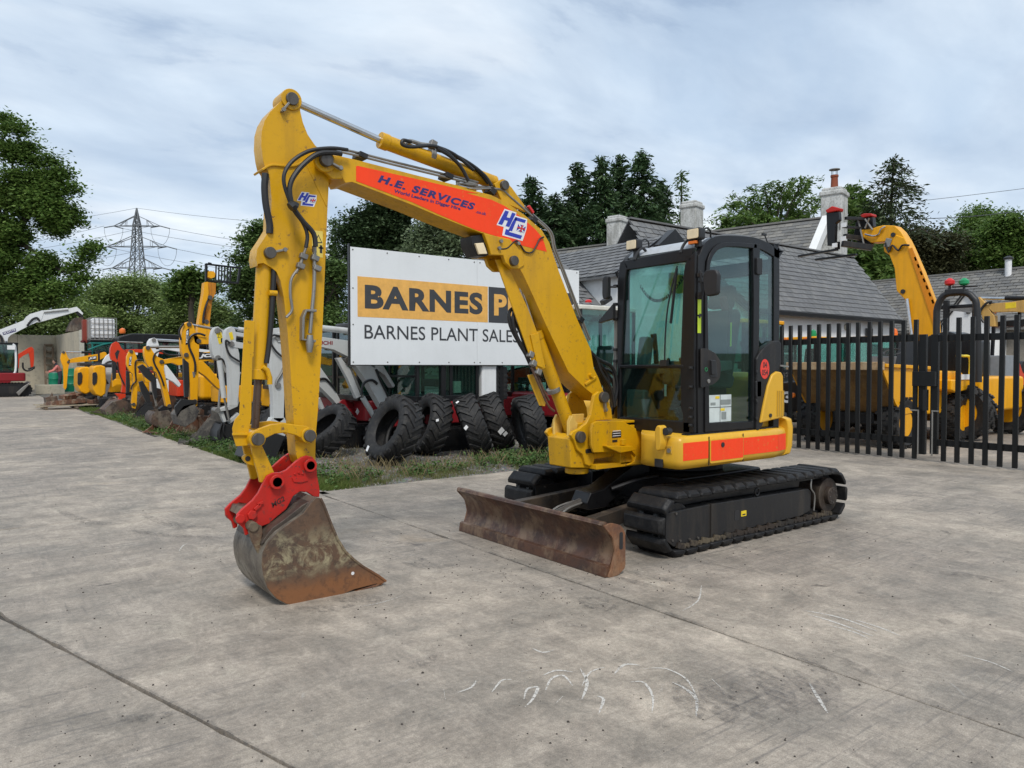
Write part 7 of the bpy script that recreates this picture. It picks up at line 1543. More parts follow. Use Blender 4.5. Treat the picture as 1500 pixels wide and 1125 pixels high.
def blobs_in(poly,r0,r1,n,seed=0):
    rr=random.Random(seed); xs=[p[0] for p in poly];ys=[p[1] for p in poly]; out=[]
    def inside(x,y):
        c=False;j=len(poly)-1
        for i in range(len(poly)):
            if (poly[i][1]>y)!=(poly[j][1]>y) and x<(poly[j][0]-poly[i][0])*(y-poly[i][1])/(poly[j][1]-poly[i][1])+poly[i][0]: c=not c
            j=i
        return c
    while len(out)<n:
        x,y=rr.uniform(min(xs),max(xs)),rr.uniform(min(ys),max(ys))
        if inside(x,y): out.append((x,y,rr.uniform(r0,r1)))
    return out
def conifer(label,px_,top,w,d,mat=None,name='conifer_tree',group=None,dens=1.,droop=.35,leaf=.22,bare=.12,lean=0.,botw=1.,ragged=.25,low=430):
    b=PD((px_,537),d); H=PD((px_,top),d).z; Rr=w*d/1080/2; t=thing(name,label,'tree',(b.x,b.y,0),0,group); C=[];S=[];D=[]
    nb=int(150*dens*max(1,H/14)); m=M(); m.tube([(b.x,b.y,-.1),(b.x+lean*.3,b.y,H*.5),(b.x+lean,b.y,H*.98)],[.32,.2,.03],8); m.build('trunk',mBark,t); br=M()
    zlow=max(1.2,PD((px_,low),d).z)
    for i in range(nb):
        f=(i+random.random())/nb; z=zlow+(H-zlow)*f**.92; env=(1-f)**.72*botw+.05; L=Rr*env*random.uniform(1-ragged*1.6,1+ragged); a=random.random()*6.283; dx=Vector((math.cos(a),math.sin(a),0)); o=Vector((b.x+lean*f,b.y,z)); k=max(8,int(L*26*dens)); tt=RNG.random(k)**.7
        up_=L*(.18 if droop<.3 else .10); P=np.array(o)[None]+np.outer(tt*L,np.array(dx)); P[:,2]+=up_*np.sin(tt*3.1)-droop*L*tt**1.6; sp=.12+.22*(1-tt)*L*.5+.10
        P+=RNG.normal(size=(k,3))*sp[:,None]*np.array([.8,.8,.38]); C.append(P); S.append(leaf*(.5+.8*RNG.random(k))); D.append(np.repeat(np.array([[dx.x,dx.y,-.35]]),k,0))
        if i%3==0: br.tube([o,o+dx*L*.5+Vector((0,0,up_-droop*L*.33)),o+dx*L*.9+Vector((0,0,-droop*L*.8))],[.05,.03,.01],4)
    quads(np.concatenate(C),np.concatenate(S),'crown',mat or mCon,t,asp=.30,up=.8,D=np.concatenate(D)); tag(br.build('branches',mBark,t,one=True),kind='stuff'); return t
# big oak at the left edge
P_=[(-90,195),(5,185),(30,215),(42,260),(75,262),(92,300),(88,335),(60,365),(90,400),(80,440),(-90,440)]
bl_=blobs_in(P_,10,22,56,3)+blobs_in([(-60,380),(60,372),(112,395),(118,425),(100,448),(-60,448)],9,15,30,31)+[(10,176,8),(26,190,9),(42,214,9),(46,238,8),(74,236,5),(92,254,7),(102,276,7),(98,310,8),(92,332,6),(136,362,5),(124,374,8),(112,392,8),(120,408,5),(55,290,14),(18,226,16),(-30,196,22)]
broadleaf('large leafy oak filling the left edge, taller than everything near it',44,bl_,mOak,.115,.85,base=-20,trunk=.55,clump=.33)
g='bushes and willows beyond the yard'
broadleaf('broad pale willow bush below the pylon, behind the white tank',64,blobs_in([(105,450),(135,428),(160,415),(200,408),(235,425),(270,436),(280,500),(105,500)],12,20,34,5)+[(158,425,15),(185,418,14),(210,420,14),(240,434,12)],mBush,.13,.9,'willow_bush',g,base=195,clump=.55,droop=.3,cat='bush')
broadleaf('dense green bush between the willow and the raised fork carriage',58,blobs_in([(225,440),(262,425),(300,430),(330,420),(345,510),(225,510)],12,20,20,6),mBush,.13,.9,'leafy_bush',g,base=285,clump=.5,cat='bush')
broadleaf('low bush behind the concrete push wall at the left edge',60,blobs_in([(-60,445),(30,440),(90,450),(140,455),(140,510),(-60,510)],12,20,24,7),mBush,.13,.8,'leafy_bush',g,base=30,clump=.5,cat='bush')
broadleaf('slender tree with upright shoots left of the fork carriage',52,[(262,415,10),(272,404,9),(285,402,9),(292,412,9),(275,425,12),(258,432,10),(298,425,11),(310,418,10)],mOak,.17,.9,group=g,base=280,clump=.3)
broadleaf('ivy-clad green tree just left of the yellow digger arm',42,blobs_in([(350,410),(358,380),(370,352),(384,342),(400,355),(420,400),(420,500),(345,500)],8,14,34,8)+[(374,340,5),(382,334,5),(360,352,5),(352,378,6)],mMid,.11,.9,base=380,clump=.33)
conifer('narrow dark cypress between the yellow arm and the sign',492,322,52,44,dens=1.5,droop=.1,leaf=.16,botw=.9,group=None,mat=mMid,ragged=.15,low=500)
broadleaf('dark green undergrowth between the arm and the sign edge',40,blobs_in([(430,400),(512,380),(512,490),(430,500)],9,16,20,9),mMid,.11,1.,'leafy_bush',base=470,clump=.3,cat='bush')
broadleaf('very dark spreading yew above the left half of the sign',42,blobs_in([(512,370),(508,335),(530,312),(555,302),(600,300),(630,330),(635,385),(512,385)],9,17,38,10)+[(548,308,8),(560,304,9),(585,306,9),(522,322,9),(513,345,8)],mDark,.11,1.1,base=575,clump=.33)
broadleaf('pale grey-green willow above the middle of the sign',38,blobs_in([(612,350),(640,322),(700,330),(715,395),(610,395)],9,16,28,11),mWil,.10,1.1,base=660,clump=.32,droop=.5)
g='dark conifers behind the old house'
for i,(x,top,w,lab) in enumerate(((742,300,70,'low dark conifer just right of the boom bend'),(778,262,84,'dark conifer, second from the boom, rounded top'),(812,286,60,'short dark conifer in the gap of the group'),(846,240,76,'tall dark conifer left of the twin tops'),(880,232,66,'dark conifer with the left twin top'),(906,230,62,'dark conifer with the right twin top'),(940,224,84,'tallest dark conifer of the group with a spiky tip'),(968,268,60,'dark conifer at the chimney side of the group'),(828,300,90,'low broad conifer filling the middle of the group'))):
    conifer(lab,x,top,w*1.7,52+(i*3.7)%7,dens=1.25,droop=.30,leaf=.24,group=g,ragged=.22,low=470)
conifer('thin open pine standing between the two grey chimneys',997,254,52,50,mat=mMid,dens=.6,droop=-.15,leaf=.20,ragged=.4,name='pine_tree',low=420)
# ash with feathery sprays behind the roof
def sprays(label,d,pts,mat,base,n=16,name='ash_tree',spread=1.,leaf=.22):
    b0=PD((base,537),d); t=thing(name,label,'tree',(b0.x,b0.y,0)); C=[];S=[];D=[]; m=M(); m.tube([(b0.x,b0.y,-.1),(b0.x,b0.y,PD((base,360),d).z)],[.3,.15],8); m.build('trunk',mBark,t); root=Vector((b0.x,b0.y,PD((base,380),d).z)); br=M()
    for (x,y) in pts:
        e=PD((x,y),d+random.uniform(-2.5,2.5)); mid_=root.lerp(e,.5)+Vector((0,0,.5)); cur=spl([root,mid_,e],8); br.tube(cur,[.09*(1-i/len(cur))+.01 for i in range(len(cur))],5)
        for j in range(int(n)):
            f=.35+.65*random.random()**.7; q=cur[min(len(cur)-1,int(f*len(cur)))]; a=random.random()*6.28; dr_=Vector((math.cos(a),math.sin(a),random.uniform(-.3,.5)))
            L=random.uniform(.5,1.1)*spread; k=22; tt=RNG.random(k); P=np.array(q)[None]+np.outer(tt*L,np.array(dr_)); P[:,2]-=.35*L*tt**2; P+=RNG.normal(size=(k,3))*.09; C.append(P);S.append(leaf*(.5+.6*RNG.random(k)));D.append(np.repeat(np.array([[dr_.x,dr_.y,-.3]]),k,0))
    quads(np.concatenate(C),np.concatenate(S),'crown',mat,t,asp=.33,D=np.concatenate(D),up=.5); tag(br.build('branches',mBark,t,one=True),kind='stuff'); return t
rr=random.Random(4); pts=[(1058,318),(1066,300),(1082,296),(1076,284),(1095,290),(1108,280),(1120,272),(1128,282),(1148,268),(1160,262),(1172,280),(1185,268),(1180,258),(1195,290),(1140,300),(1110,305),(1090,318),(1065,330),(1050,330),(1160,310),(1180,320),(1200,300),(1130,325),(1100,330),(1200,325),(1040,338),(1150,290)]
sprays('feathery light green ash tree above the house roof, left of the tall chimney',46,pts+[(rr.uniform(1050,1200),rr.uniform(312,345)) for k in range(16)],mAsh,1130,15,spread=1.15,leaf=.17)
sprays('leafy green tree showing between the tall chimney and the fork carriage',44,[(1232,290),(1245,275),(1250,300),(1262,285),(1275,310),(1268,330),(1290,320),(1240,330),(1255,345),(1285,345),(1300,330)],mOak,1262,36)
sprays('dense green tree under the raised forks, above the cottage roof end',38,[(rr.uniform(1245,1310),rr.uniform(360,425)) for k in range(30)],mOak,1280,40)
conifer('straggly spruce with a bent tip, rising right of the tall chimney',1300,232,150,42,mat=mLar,dens=.85,droop=.28,leaf=.16,ragged=.5,name='spruce_tree',lean=.35,botw=.78,low=350)
g='trees of the wood behind the barn'
for i,(pl,mt,lab) in enumerate((([(1320,400),(1325,350),(1350,338),(1385,345),(1390,415),(1320,415)],leafmat('brownish_leaves',(.045,.05,.022),(.065,.065,.03),(.09,.09,.04)),'brownish thin-leaved tree at the start of the wood'),([(1345,415),(1360,360),(1395,350),(1420,365),(1420,415)],mMid,'middling green tree second in the wood'),([(1395,415),(1400,350),(1425,322),(1455,318),(1470,350),(1470,410)],mOak,'tallest rounded tree of the wood'),([(1440,405),(1455,340),(1480,325),(1530,330),(1540,405)],mOak,'rounded tree of the wood cut by the picture edge'),([(1500,405),(1510,330),(1560,315),(1620,340),(1620,405)],mMid,'outermost tree of the wood past the barn'),([(1300,420),(1310,395),(1345,390),(1360,425)],mMid,'small low tree before the brownish one'))):
    broadleaf(lab,62+i%3*4,blobs_in(pl,11,19,20,20+i),mt,.15,.85,group=g,clump=.5)
tag(broadleaf('far band of mixed woodland closing the view behind everything',120,[(x,505+10*math.sin(x*.013),22+6*math.sin(x*.05)) for x in range(-300,1800,26)],mMid,.42,.35,'woodland_belt',clump=1.2,base=-280,trunk=.4,cat='woodland'),kind='stuff')
# ------------------------------------------------------------------ grass and weeds of the verge
def blades(name,pts,hmin,hmax,mat,w=.006,lean=.35,lab=None):
    n=len(pts); P=np.array(pts); h=RNG.uniform(hmin,hmax,n); a=RNG.uniform(0,6.283,n); ln=np.stack([np.cos(a),np.sin(a),np.zeros(n)],1)*(h*lean*RNG.random(n))[:,None]; s=np.stack([-np.sin(a+.9),np.cos(a+.9),np.zeros(n)],1)*w; V=np.empty((n,4,3)); up=np.zeros((n,3)); up[:,2]=h
    V[:,0]=P-s;V[:,1]=P+s;V[:,2]=P+ln*.52+up*.6+s*.6;V[:,3]=P+ln+up*.97
    me=bpy.data.meshes.new(name); me.vertices.add(4*n); me.vertices.foreach_set('co',V.reshape(-1).astype(np.float32)); me.loops.add(4*n); me.loops.foreach_set('vertex_index',np.arange(4*n,dtype=np.int32)); me.polygons.add(n); me.polygons.foreach_set('loop_start',np.arange(0,4*n,4,dtype=np.int32)); me.polygons.foreach_set('loop_total',np.full(n,4,dtype=np.int32)); me.update(calc_edges=True); me.materials.append(mat)
    o=bpy.data.objects.new(name,me); COL.objects.link(o); tag(o,lab,'grass',kind='stuff'); return o
mGr=leafmat('grass_blades',(.075,.12,.025),(.11,.16,.035),(.17,.20,.06),.3); mDry=leafmat('dry_stalks',(.18,.14,.07),(.28,.22,.12),(.11,.10,.05),.2); mWeed=leafmat('weed_leaves',(.04,.09,.02),(.07,.13,.03),(.11,.17,.05),.25)
def tufts(n,fn,per,sp):
    out=[]
    while len(out)<n*per:
        x,y=fn()
        if noise.noise((x*1.1,y*1.1,5))<-.05 and random.random()<.75: continue
        for k in range(per):
            a,b=x+random.gauss(0,sp),y+random.gauss(0,sp)
            if a>3.42 and b>8.13: out.append((a,b,vz(a,b)-.01))
    return out
mMixG=leafmat('tired_grass',(.13,.14,.05),(.17,.165,.07),(.10,.13,.035),.25)
blades('verge_grass',tufts(2300,lambda:(3.46+abs(random.gauss(0,.25)),8.2+22*random.random()**1.3),20,.03),.02,.085,mGr,.0045,.5,'green grass along the edge of the concrete')
blades('front_grass',tufts(420,lambda:(random.uniform(3.6,9.5),8.2+abs(random.gauss(0,.40))),16,.05),.02,.09,mMixG,.004,.5,'patchy grass before the tyres')
blades('dry_grass',tufts(190,lambda:(random.uniform(3.8,9.4),8.45+abs(random.gauss(0,.45))),7,.12),.05,.26,mDry,.0012,.7,'dry stalks around the tyres')
blades('row_weeds',tufts(420,lambda:(random.uniform(3.7,5.5),random.uniform(9,26)),9,.07),.05,.18,mDry,.0018,.8,'dry weeds under the parked arms')
def weeds(label,pts,h,mat=mWeed,leaf=.02):
    t=None; C=[];S=[]
    for x,y in pts:
        k=random.randint(25,60); hh=h*random.uniform(.5,1.2); c=RNG.normal(size=(k,3))*np.array([hh*.4,hh*.4,hh*.3])+np.array([x,y,vz(x,y)+hh*.4]); C.append(c); S.append(leaf*(.5+RNG.random(k)))
    C=np.concatenate(C); C=C[C[:,2]>0]; S=np.concatenate(S)[:len(C)]
    b=thing('x','x','x'); o=quads(C,S,'verge_weeds',mat,b,up=.6); o.parent=None; bpy.data.objects.remove(b); tag(o,label,'weeds',kind='stuff')
weeds('leafy weeds among the tyres and under the boom',[(random.uniform(6.3,8.6),8.35+abs(random.gauss(0,.45))) for k in range(150)]+[(random.uniform(4,6.5),8.4+abs(random.gauss(0,.3))) for k in range(40)]+[(3.5+abs(random.gauss(0,.3)),random.uniform(8.3,24)) for k in range(260)],.16)
# ------------------------------------------------------------------ pylon and wires
mPy=plain('galvanised_lattice',(.16,.17,.18),.7)
dpy=235; pb=PD((203,537),dpy); top=PD((203,306),dpy).z; rt=Vector((HEAD.y,-HEAD.x,0)); fwd=Vector(HEAD)
pyl=thing('pylon','grey lattice electricity pylon with three pairs of arms above the willow bush','pylon',(pb.x,pb.y,0))
zz=lambda y:PD((203,y),dpy).z
def hw_(z): 
    z1=zz(332)
    return .9+(z1-z)/z1*5.2*(.35+.65*((z1-z)/z1)) if z<z1 else .9*max(.05,(top-z)/(top-z1))
lv=[0,7,13.5,19,24,28.5,32.3,35.7,38.8,41.5,44,46.5,zz(332),(zz(332)+top)/2,top]
body_=M(); cor=[(-1,-1),(1,-1),(1,1),(-1,1)]
def cp_(z,c): h=hw_(z); return Vector((pb.x,pb.y,z))+rt*c[0]*h+fwd*c[1]*h
for c in cor:
    for a,b in zip(lv,lv[1:]): body_.bar(cp_(a,c),cp_(b,c),.30)
body_.build('tower_legs',mPy,pyl,one=True); br_=M()
for a,b in zip(lv,lv[1:]):
    for i in range(4):
        p,q=cor[i],cor[(i+1)%4]; br_.bar(cp_(a,p),cp_(b,q),.15); br_.bar(cp_(a,q),cp_(b,p),.15); br_.bar(cp_(b,p),cp_(b,q),.15)
tag(br_.build('lattice_bracing',mPy,pyl,one=True),kind='stuff')
ends=[]
for y,w_ in ((332,34),(362,44),(393,37)):
    z=zz(y); hh=w_*dpy/1080
    for s in (-1,1):
        m=M(); tip=Vector((pb.x,pb.y,z))+rt*s*hh; up_z=min(z+3.2,top-.5)
        for f in (-1,1):
            m.bar(cp_(z,(s,f)),tip,.20); m.bar(cp_(up_z,(s,f)),tip,.18)
            m.bar(cp_(z,(s,f)).lerp(tip,.4),cp_(up_z,(s,f)).lerp(tip,.4),.12); m.bar(cp_(z,(s,f)).lerp(tip,.7),cp_(up_z,(s,f)).lerp(tip,.4),.12)
        m.build('cross_arm',mPy,pyl,one=True); q=M(); q.cyl(tip,tip-rt*s*0+Vector((rt.x*3,rt.y*3,-.8)),.16,6); q.cyl(tip,tip-rt*3+Vector((0,0,-.5)),.16,6); q.build('insulator',mPy,pyl,one=True); ends.append((tip,s))
        m=M(); P=[tip+rt*(3*math.cos(t)*-1)+Vector((0,0,-.6-5.5*math.sin(t))) for t in [k*math.pi/10 for k in range(11)]]; m.tube(P,.06,4); m.build('jumper_loop',mPy,pyl)
wm=plain('conductor_wire',(.12,.125,.13),.6)
def wire(a,b,sag,r,label,grp='overhead wires of the pylon'):
    P=[a.lerp(b,t/24)+Vector((0,0,-sag*4*(t/24)*(1-t/24))) for t in range(25)]; o=M().tube(P,r,5).build('power_line',wm); tag(o,label,'wire',grp)
nm=['upper','middle','lower']
for i,(tip,s) in enumerate(ends):
    side='near the oak' if s<0 else 'on the open side'
    wire(tip+Vector((rt.x*3,rt.y*3,-.8)),tip+rt*230+fwd*-90+Vector((0,0,-18)),9,.055,f'power line falling right from the {nm[i//2]} pylon arm {side}')
    wire(tip-rt*3,tip-rt*200+fwd*90+Vector((0,0,4)),6,.055,f'power line running behind the oak from the {nm[i//2]} pylon arm {side}')
wire(Vector((pb.x,pb.y,top)),Vector((pb.x,pb.y,top))+rt*230-fwd*90+Vector((0,0,-14)),8,.05,'earth wire falling right from the pylon peak'); wire(Vector((pb.x,pb.y,top)),Vector((pb.x,pb.y,top))-rt*200+fwd*90+Vector((0,0,14)),6,.05,'earth wire running behind the oak from the pylon peak')
wire(PD((1330,320),60),PD((1560,298),50),.3,.03,'thin overhead line crossing the sky above the wood',None)
# ------------------------------------------------------------------ far end of the yard
mPush=render_mat('push_wall_concrete',(.46,.41,.31),.5,.6)
pwl=thing('push_wall','tall stained concrete push wall closing the far end of the yard','wall',(4,54.9,0))
for k_ in range(6):
    x1=5.36-k_*2.1; M().box(x1-2.09,x1,54.75,55.0,-.1,3.42+.02*(k_%2)).build('wall_panel',mPush,pwl,.02)
q0=PY((84,491),54.75); P1_=Vector((5.4,54.7,0)); P2_=G((120,590)); 
e=PD((120,483),40.5); e=Vector((e.x,e.y,0)); zt=PD((120,483),40.5).z
for k_ in range(5):
    a=P1_.lerp(e,k_/5);b=P1_.lerp(e,(k_+1)/5-.004); m=M(); m.obox(((a.x+b.x)/2,(a.y+b.y)/2,1.68),(.22,(b-a).length,3.5),(0,0,math.atan2((b-a).y,(b-a).x)-math.pi/2)); m.build('wall_panel',mPush,pwl,.02)
m=M(); m.obox((e.x,e.y,1.7),(.26,.2,3.55)); m.build('end_post',plain('cream_plastic'),pwl,.01)
# white digger reaching over with a rust-brown grab
sc=Rig('excavator','white and dark red excavator with its long arm stretched over the push wall',44.,2.2,mWH)
sc.plate('boom','g1',[(-60,370),(0,300),(120,255),(245,205),(275,165),(310,140),(430,105),(450,130),(420,225),(380,225),(300,262),(110,358),(85,385),(78,420),(50,420),(30,372),(0,345),(-60,400)],w=.16)
sc.plate('arm','g1',[(425,105),(560,95),(700,85),(790,66),(820,90),(858,135),(848,150),(800,112),(735,132),(600,170),(420,222)],w=.14); sc.plate('boom_ram','g1',[(50,400),(78,405),(80,600),(62,620),(48,600)],w=.10)
sc.rod('arm_ram','g1',(450,118),(700,92),.07,mWG,-.16); sc.hose('g1',[(280,262),(330,200),(380,180),(410,215)],.05,-.2); sc.hose('g1',[(60,640),(20,400),(-20,350)],.05,-.2)
sc.plate('name_decal','g1',[(25,330),(160,287),(168,318),(35,358)],mInk,.165,bev=0); sc.text('SCOTTS','g1',(38,350),(160,312),(34,330),mWv,.04,.166)
sc.plate('pale_decal','g1',[(300,155),(350,130),(365,150),(315,185)],mYv,.145,bev=0)
sc.plate('bucket_linkage','g1',[(770,110),(800,105),(862,170),(858,185),(800,150)],mDG,.10); bucket(sc,'g1',[(860,175),(780,180),(745,220),(705,300),(705,318),(770,320),(855,295)],.6,mRust2)
cabin(sc.r,PY((62,700),44,'g1').x-.6,PY((168,700),44,'g1').x,42.6,43.9,1.15,PY((100,445),44,'g1').z,mBK,mBK); body(sc.r,.6,2.85,42.5,44.6,.75,1.15,mRD,bev=.05); body(sc.r,.3,2.0,43.9,44.7,1.1,1.9,mWH)
M().tube(spl([PY(p,42.6,'g1') for p in ((130,450),(155,480),(165,600),(160,720),(140,755),(80,765))],4),.05,7).build('guard_rail',mWH,sc.r)
crawler_tracks(sc.r,.9,3.1,43.6,2.0,.4,.33,.30); M().prism([(2.55,.05),(2.95,.55),(3.05,.72),(2.75,.5),(2.45,.2)],42.4,44.8).build('dozer_blade',mStl,sc.r,.02)
M().obox(PY((115,485),42.5,'g1'),(.32,.05,.2)).build('white_panel',mWv,sc.r)
ra=Rig('mini_digger','small red digger arm folded against the push wall behind the white excavator',50.,2.6,mRO)
ra.plate('boom','g1',[(175,560),(220,535),(300,485),(330,478),(340,520),(300,540),(240,570),(200,600),(195,700),(170,700)],w=.12); ra.plate('arm','g1',[(300,490),(325,478),(348,500),(352,600),(345,690),(318,690),(310,600),(295,540)],w=.11); ra.hose('g1',[(235,640),(240,700),(280,725),(330,710),(355,680)],.05); ra.plate('grab','g1',[(290,700),(350,680),(360,705),(300,722)],mDG,.15)
M().box(.8,2.6,49.2,50.8,.2,1.3).build('house_body',mRD,ra.r,.06)
# ladder of shelves, barrels, block, tank
ld=thing('shelf_rack','old wooden ladder-like rack leaning on the push wall','rack',(4.3,54.3,0))
a=PY((463,475),54.2,'g1');b=PY((548,475),54.2,'g1'); z0=PY((470,900),54.2,'g1').z
for q in (a,b): M().bar((q.x,54.0,max(z0,.0)),(q.x,54.5,a.z),.10,.12).build('upright',mTimber,ld)
for k_ in range(7): z=.25+k_*.42; M().box(a.x,b.x,54.0+z*.18,54.28+z*.18,z,z+.10).build('shelf',mTimber,ld)
mGB=paint('green_plastic_barrel',(.008,.20,.11),.4,.2,(.03,.08,.05))
for p,zt_,dx_,lab in (((740,935),700,.72,'green drum standing right beside the distant amber arm'),((566,905),745,.42,'smaller green drum behind the person at the far end')):
    y=49. if dx_>.5 else 50.; c=PY((p[0],700),y,'g1'); ztop=PY((p[0],zt_),y,'g1').z; r_=dx_*.78; zb=max(0,PY(p,y,'g1').z)
    br=thing('barrel',lab,'barrel',(c.x,y,0),0,'green drums at the far end'); M().lathe([(r_*.96,0),(r_,.04),(r_,ztop*.32),(r_*1.03,ztop*.34),(r_,ztop*.36),(r_,ztop*.66),(r_*1.03,ztop*.68),(r_,ztop*.70),(r_,ztop-.04),(r_*.94,ztop)],(c.x,y,zb*0),(0,0,1),24).build('drum',mGB,br); M().cyl((c.x,y,ztop),(c.x,y,ztop+.05),r_*.9,24).build('lid',plain('grey_lid',(.25,.27,.28)),br)
cb=G((455,970),'g1'); blk_=M().box(-.65,.65,-.3,.3,0,.5).build('concrete_block',mPush,None,.03); blk_.location=(cb.x+.3,cb.y+.5,0); tag(blk_,'pale concrete block lying at the foot of the push wall','block')
# person
def person():
    pc=G((598,900),'g1'); y=48.0; c=PY((598,700),y,'g1'); X=c.x; t=thing('person','person in a pink top and dark trousers bending forward over the scrap heap','person',(X,y,0)); s=1.0
    J=dict(pel=(X+.12,y,.95),spine=(X+.08,y,1.18),chest=(X-.02,y,1.42),neck=(X-.10,y,1.56),head=(X-.16,y,1.68),kl=(X+.10,y+.12,.50),al=(X+.16,y+.13,.08),fl=(X+.02,y+.14,.04),kr=(X+.02,y-.12,.50),ar=(X+.02,y-.13,.08),fr=(X-.12,y-.14,.04),hl=(X+.12,y+.10,.90),hr=(X+.10,y-.10,.90))
    def skin(name,chain,mat,par,sub=1):
        vs=[];es=[];rs=[];ix={}
        for ch in chain:
            prev=None
            for nme,p,r in ch:
                if nme not in ix: ix[nme]=len(vs); vs.append(p); rs.append(r)
                if prev is not None: es.append((prev,ix[nme]))
                prev=ix[nme]
        me=bpy.data.meshes.new(name); me.from_pydata(vs,es,[]); o=bpy.data.objects.new(name,me); COL.objects.link(o); me.transform(ROOTM[t.name]); o.parent=par
        sk=o.modifiers.new('skin','SKIN'); lay=me.skin_vertices[0] if me.skin_vertices else None
        if lay is None: 
            bm=bmesh.new(); bm.from_mesh(me); bm.verts.layers.skin.verify(); bm.to_mesh(me); bm.free(); lay=me.skin_vertices[0]
        for i,r in enumerate(rs): lay.data[i].radius=(r,r)
        lay.data[0].use_root=True
        su=o.modifiers.new('sub','SUBSURF'); su.levels=su.render_levels=sub; me.materials.append(mat); return o
    sh=(X-.06,y,1.47)
    skin('body',[[('pel',J['pel'],.15),('hl',J['hl'],.10),('kl',J['kl'],.075),('al',J['al'],.05),('fl',J['fl'],.045)],[('pel',J['pel'],.15),('hr',J['hr'],.10),('kr',J['kr'],.075),('ar',J['ar'],.05),('fr',J['fr'],.045)],[('pel',J['pel'],.15),('sp',J['spine'],.14),('ch',J['chest'],.15),('nk',J['neck'],.06),('hd',J['head'],.10),('ht',(X-.18,y,1.78),.08)]],plain('dark_trousers',(.03,.035,.05),.9),t)
    skin('pink_top',[[('sp',(X+.09,y,1.10),.155),('ch',J['chest'],.17),('nk',(X-.08,y,1.52),.08)],[('ch',J['chest'],.17),('sl',(X-.06,y+.19,1.46),.07),('el',(X-.22,y+.24,1.24),.055),('wl',(X-.45,y+.20,1.17),.045)],[('ch',J['chest'],.17),('sr',(X-.06,y-.19,1.46),.07),('er',(X-.24,y-.24,1.22),.055),('wr',(X-.47,y-.18,1.13),.045)]],plain('pink_cloth',(.62,.20,.17),.9),t)
    ms=plain('skin',(.45,.25,.18),.6); M().lathe([(.0,-.11),(.06,-.10),(.085,-.04),(.09,.02),(.075,.08),(.0,.115)],(X-.17,y,1.70),(-.2,0,1),14).build('face',ms,t)
    M().lathe([(.088,-.0),(.096,.05),(.075,.10),(.0,.13)],(X-.15,y,1.71),(.1,0,1),14).build('hair',plain('dark_hair',(.02,.015,.012),.8),t)
    for s_ in (-1,1):
        c_=Vector((X-.50,y+s_*.19,1.15 if s_>0 else 1.11)); m=M(); m.obox(c_,(.09,.045,.08)); 
        for k_ in range(4): m.obox(c_+Vector((-.065,0,-.03+k_*.02)),(.07-.006*abs(k_-1),.018,.016))
        m.obox(c_+Vector((-.02,-s_*.02,.05)),(.05,.02,.02),(0,.6,0)); m.build('hand',ms,t,.006,one=True)
person()
# scrap heap and pallet
pl=thing('pallet','broken pallet with pale boards under a heap of dark scrap, at the road edge','pallet',(3.4,29.6,0))
q=G((185,698),'e6'); 
for k_ in range(4): M().obox((3.4,29.1+k_*.45,.13),(2.3,.14,.03),(0,random.gauss(0,.02),random.gauss(0,.03))).build('board',rust('pale_board',(.42,.36,.26),(.30,.25,.18),(.2,.17,.13),.9,.4,0),pl)
for k_ in range(3): M().obox((2.5+k_*.9,29.8,.06),(.1,1.5,.09)).build('bearer',mTimber,pl)
for k_,(dx,dy,dz,sx,sy,sz,rz,lab) in enumerate(((-.3,0,.20,1.1,.6,.16,.3,'rusty flat plate lowest in the heap on the pallet'),(.25,.3,.30,.7,.5,.22,-.4,'brown box section in the middle of the scrap heap'),(-.1,.1,.42,.9,.25,.14,.8,'long rusty bar lying across the scrap heap'),(-.7,.1,.30,.35,.35,.25,.1,'dark square lump at the road end of the scrap heap'),(.6,-.1,.22,.4,.3,.14,.5,'thin rusty bracket at the grass end of the scrap heap'))):
    o=M(); o.obox((0,0,0),(sx,sy,sz),(random.gauss(0,.15),random.gauss(0,.15),rz)); o.prism([(-sx*.3,0),(sx*.3,0),(sx*.1,sz*1.1)],-.03,.03); o=o.build('scrap_piece',mRust2 if k_%2 else mR3,None,.01); o.location=(3.4+dx,29.6+dy,dz); tag(o,lab,'scrap','pieces of the scrap heap')
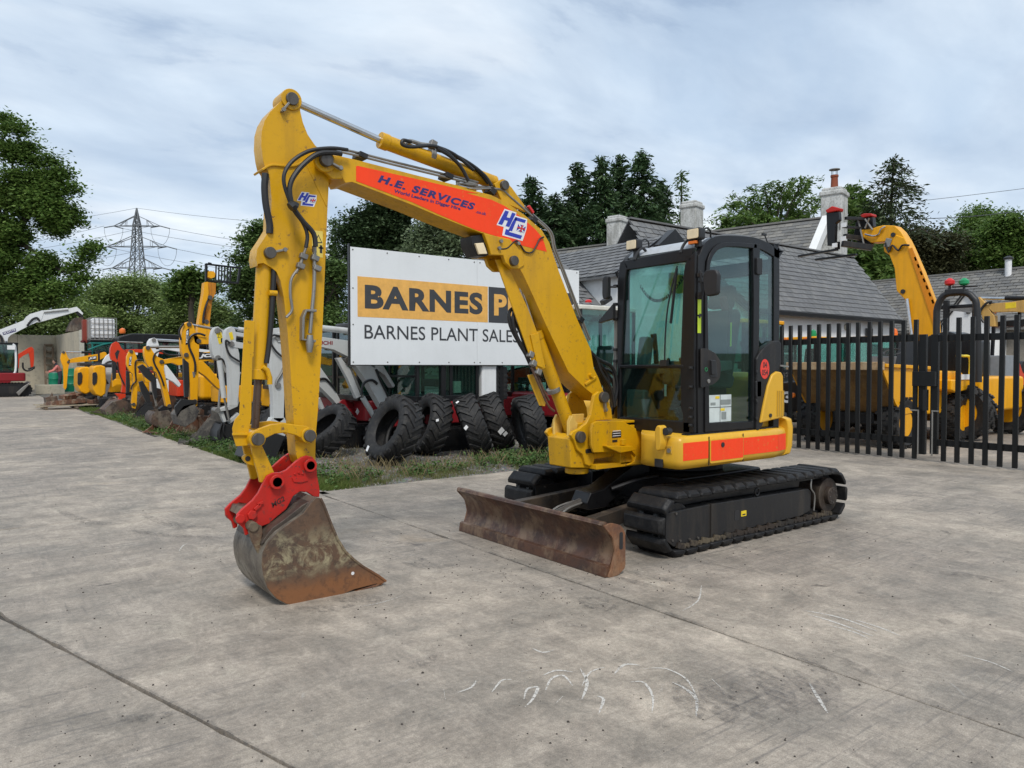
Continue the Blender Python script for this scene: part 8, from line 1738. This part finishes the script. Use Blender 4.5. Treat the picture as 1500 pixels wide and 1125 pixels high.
# water tank in a cage on a teal machine
ib=thing('ibc_tank','white plastic tank in a wire cage on top of the teal machine','tank',(0,0,0))
yk=36.; A=PY((132,465),yk);Bq=PY((171,498),yk); 
sv=ROOTM[ib.name]; ib.location=(A.x,yk,Bq.z); ROOTM[ib.name]=Matrix.Translation(ib.location).inverted()
x0,x1,z0,z1=A.x,Bq.x,Bq.z,A.z
M().box(x0+.04,x1-.04,yk+.03,yk+1.1,z0+.05,z1-.03).build('bottle',mWv,ib,.08,seg=3); M().box(x0,x1,yk,yk+1.14,z0-.08,z0+.02).build('base_pallet',mDG,ib,.01)
for k_ in range(7): xx=x0+(x1-x0)*k_/6; M().box(xx-.014,xx+.014,yk-.01,yk+.015,z0,z1).build('cage_bar',mStl,ib)
for k_ in range(5): zz_=z0+(z1-z0)*k_/4; M().box(x0,x1,yk-.025,yk-.005,zz_-.014,zz_+.014).build('cage_bar',mStl,ib)
for k_ in range(5): yy=yk+.1+k_*.24; M().box(x0-.02,x0,yy-.014,yy+.014,z0,z1).build('cage_bar',mStl,ib)
tm=thing('teal_digger','dark teal machine with pale green windows carrying the caged white tank','digger',(x0+.6,yk+.8,0))
cabin(tm,x0+.05,x1+.5,yk+.05,yk+1.4,.7,z0-.12,mTeal,mTeal,glassm=mGlass); M().box(x0-.2,x1+1.2,yk,yk+1.8,.2,.75).build('body',mDG,tm,.05)
m=M(); m.tube(spl([(x0-.1,yk-.05,z0-.45),(x0+.5,yk-.05,z0-.2),(x1,yk-.05,z0-.15),(x1+.5,yk-.05,z0-.4)],4),.04,7); m.build('hood_rail',mTeal,tm)
rp_=thing('steel_post','thick red-brown steel post beside the caged white tank','post',(0,0,0)); sv=PY((124,500),37.); rp_.location=(sv.x,37,0); ROOTM[rp_.name]=Matrix.Translation(rp_.location).inverted()
a=PY((121,468),37.);b=PY((129,502),37.); M().box(a.x,b.x,37,37.35,b.z,a.z).build('red_box_section',paint('red_oxide',(.24,.045,.03),.6,.4,(.08,.04,.03)),rp_,.01); M().box(a.x+.08,b.x-.08,37.08,37.28,0,b.z).build('lower_post',mDG,rp_); M().lathe([(.0,0),(.1,.03),(.1,.1),(0,.14)],(a.x,37.,b.z-.02),(0,0,1),12).build('beacon',plain('dark_red_plastic',(.10,.01,.01),.5),rp_)
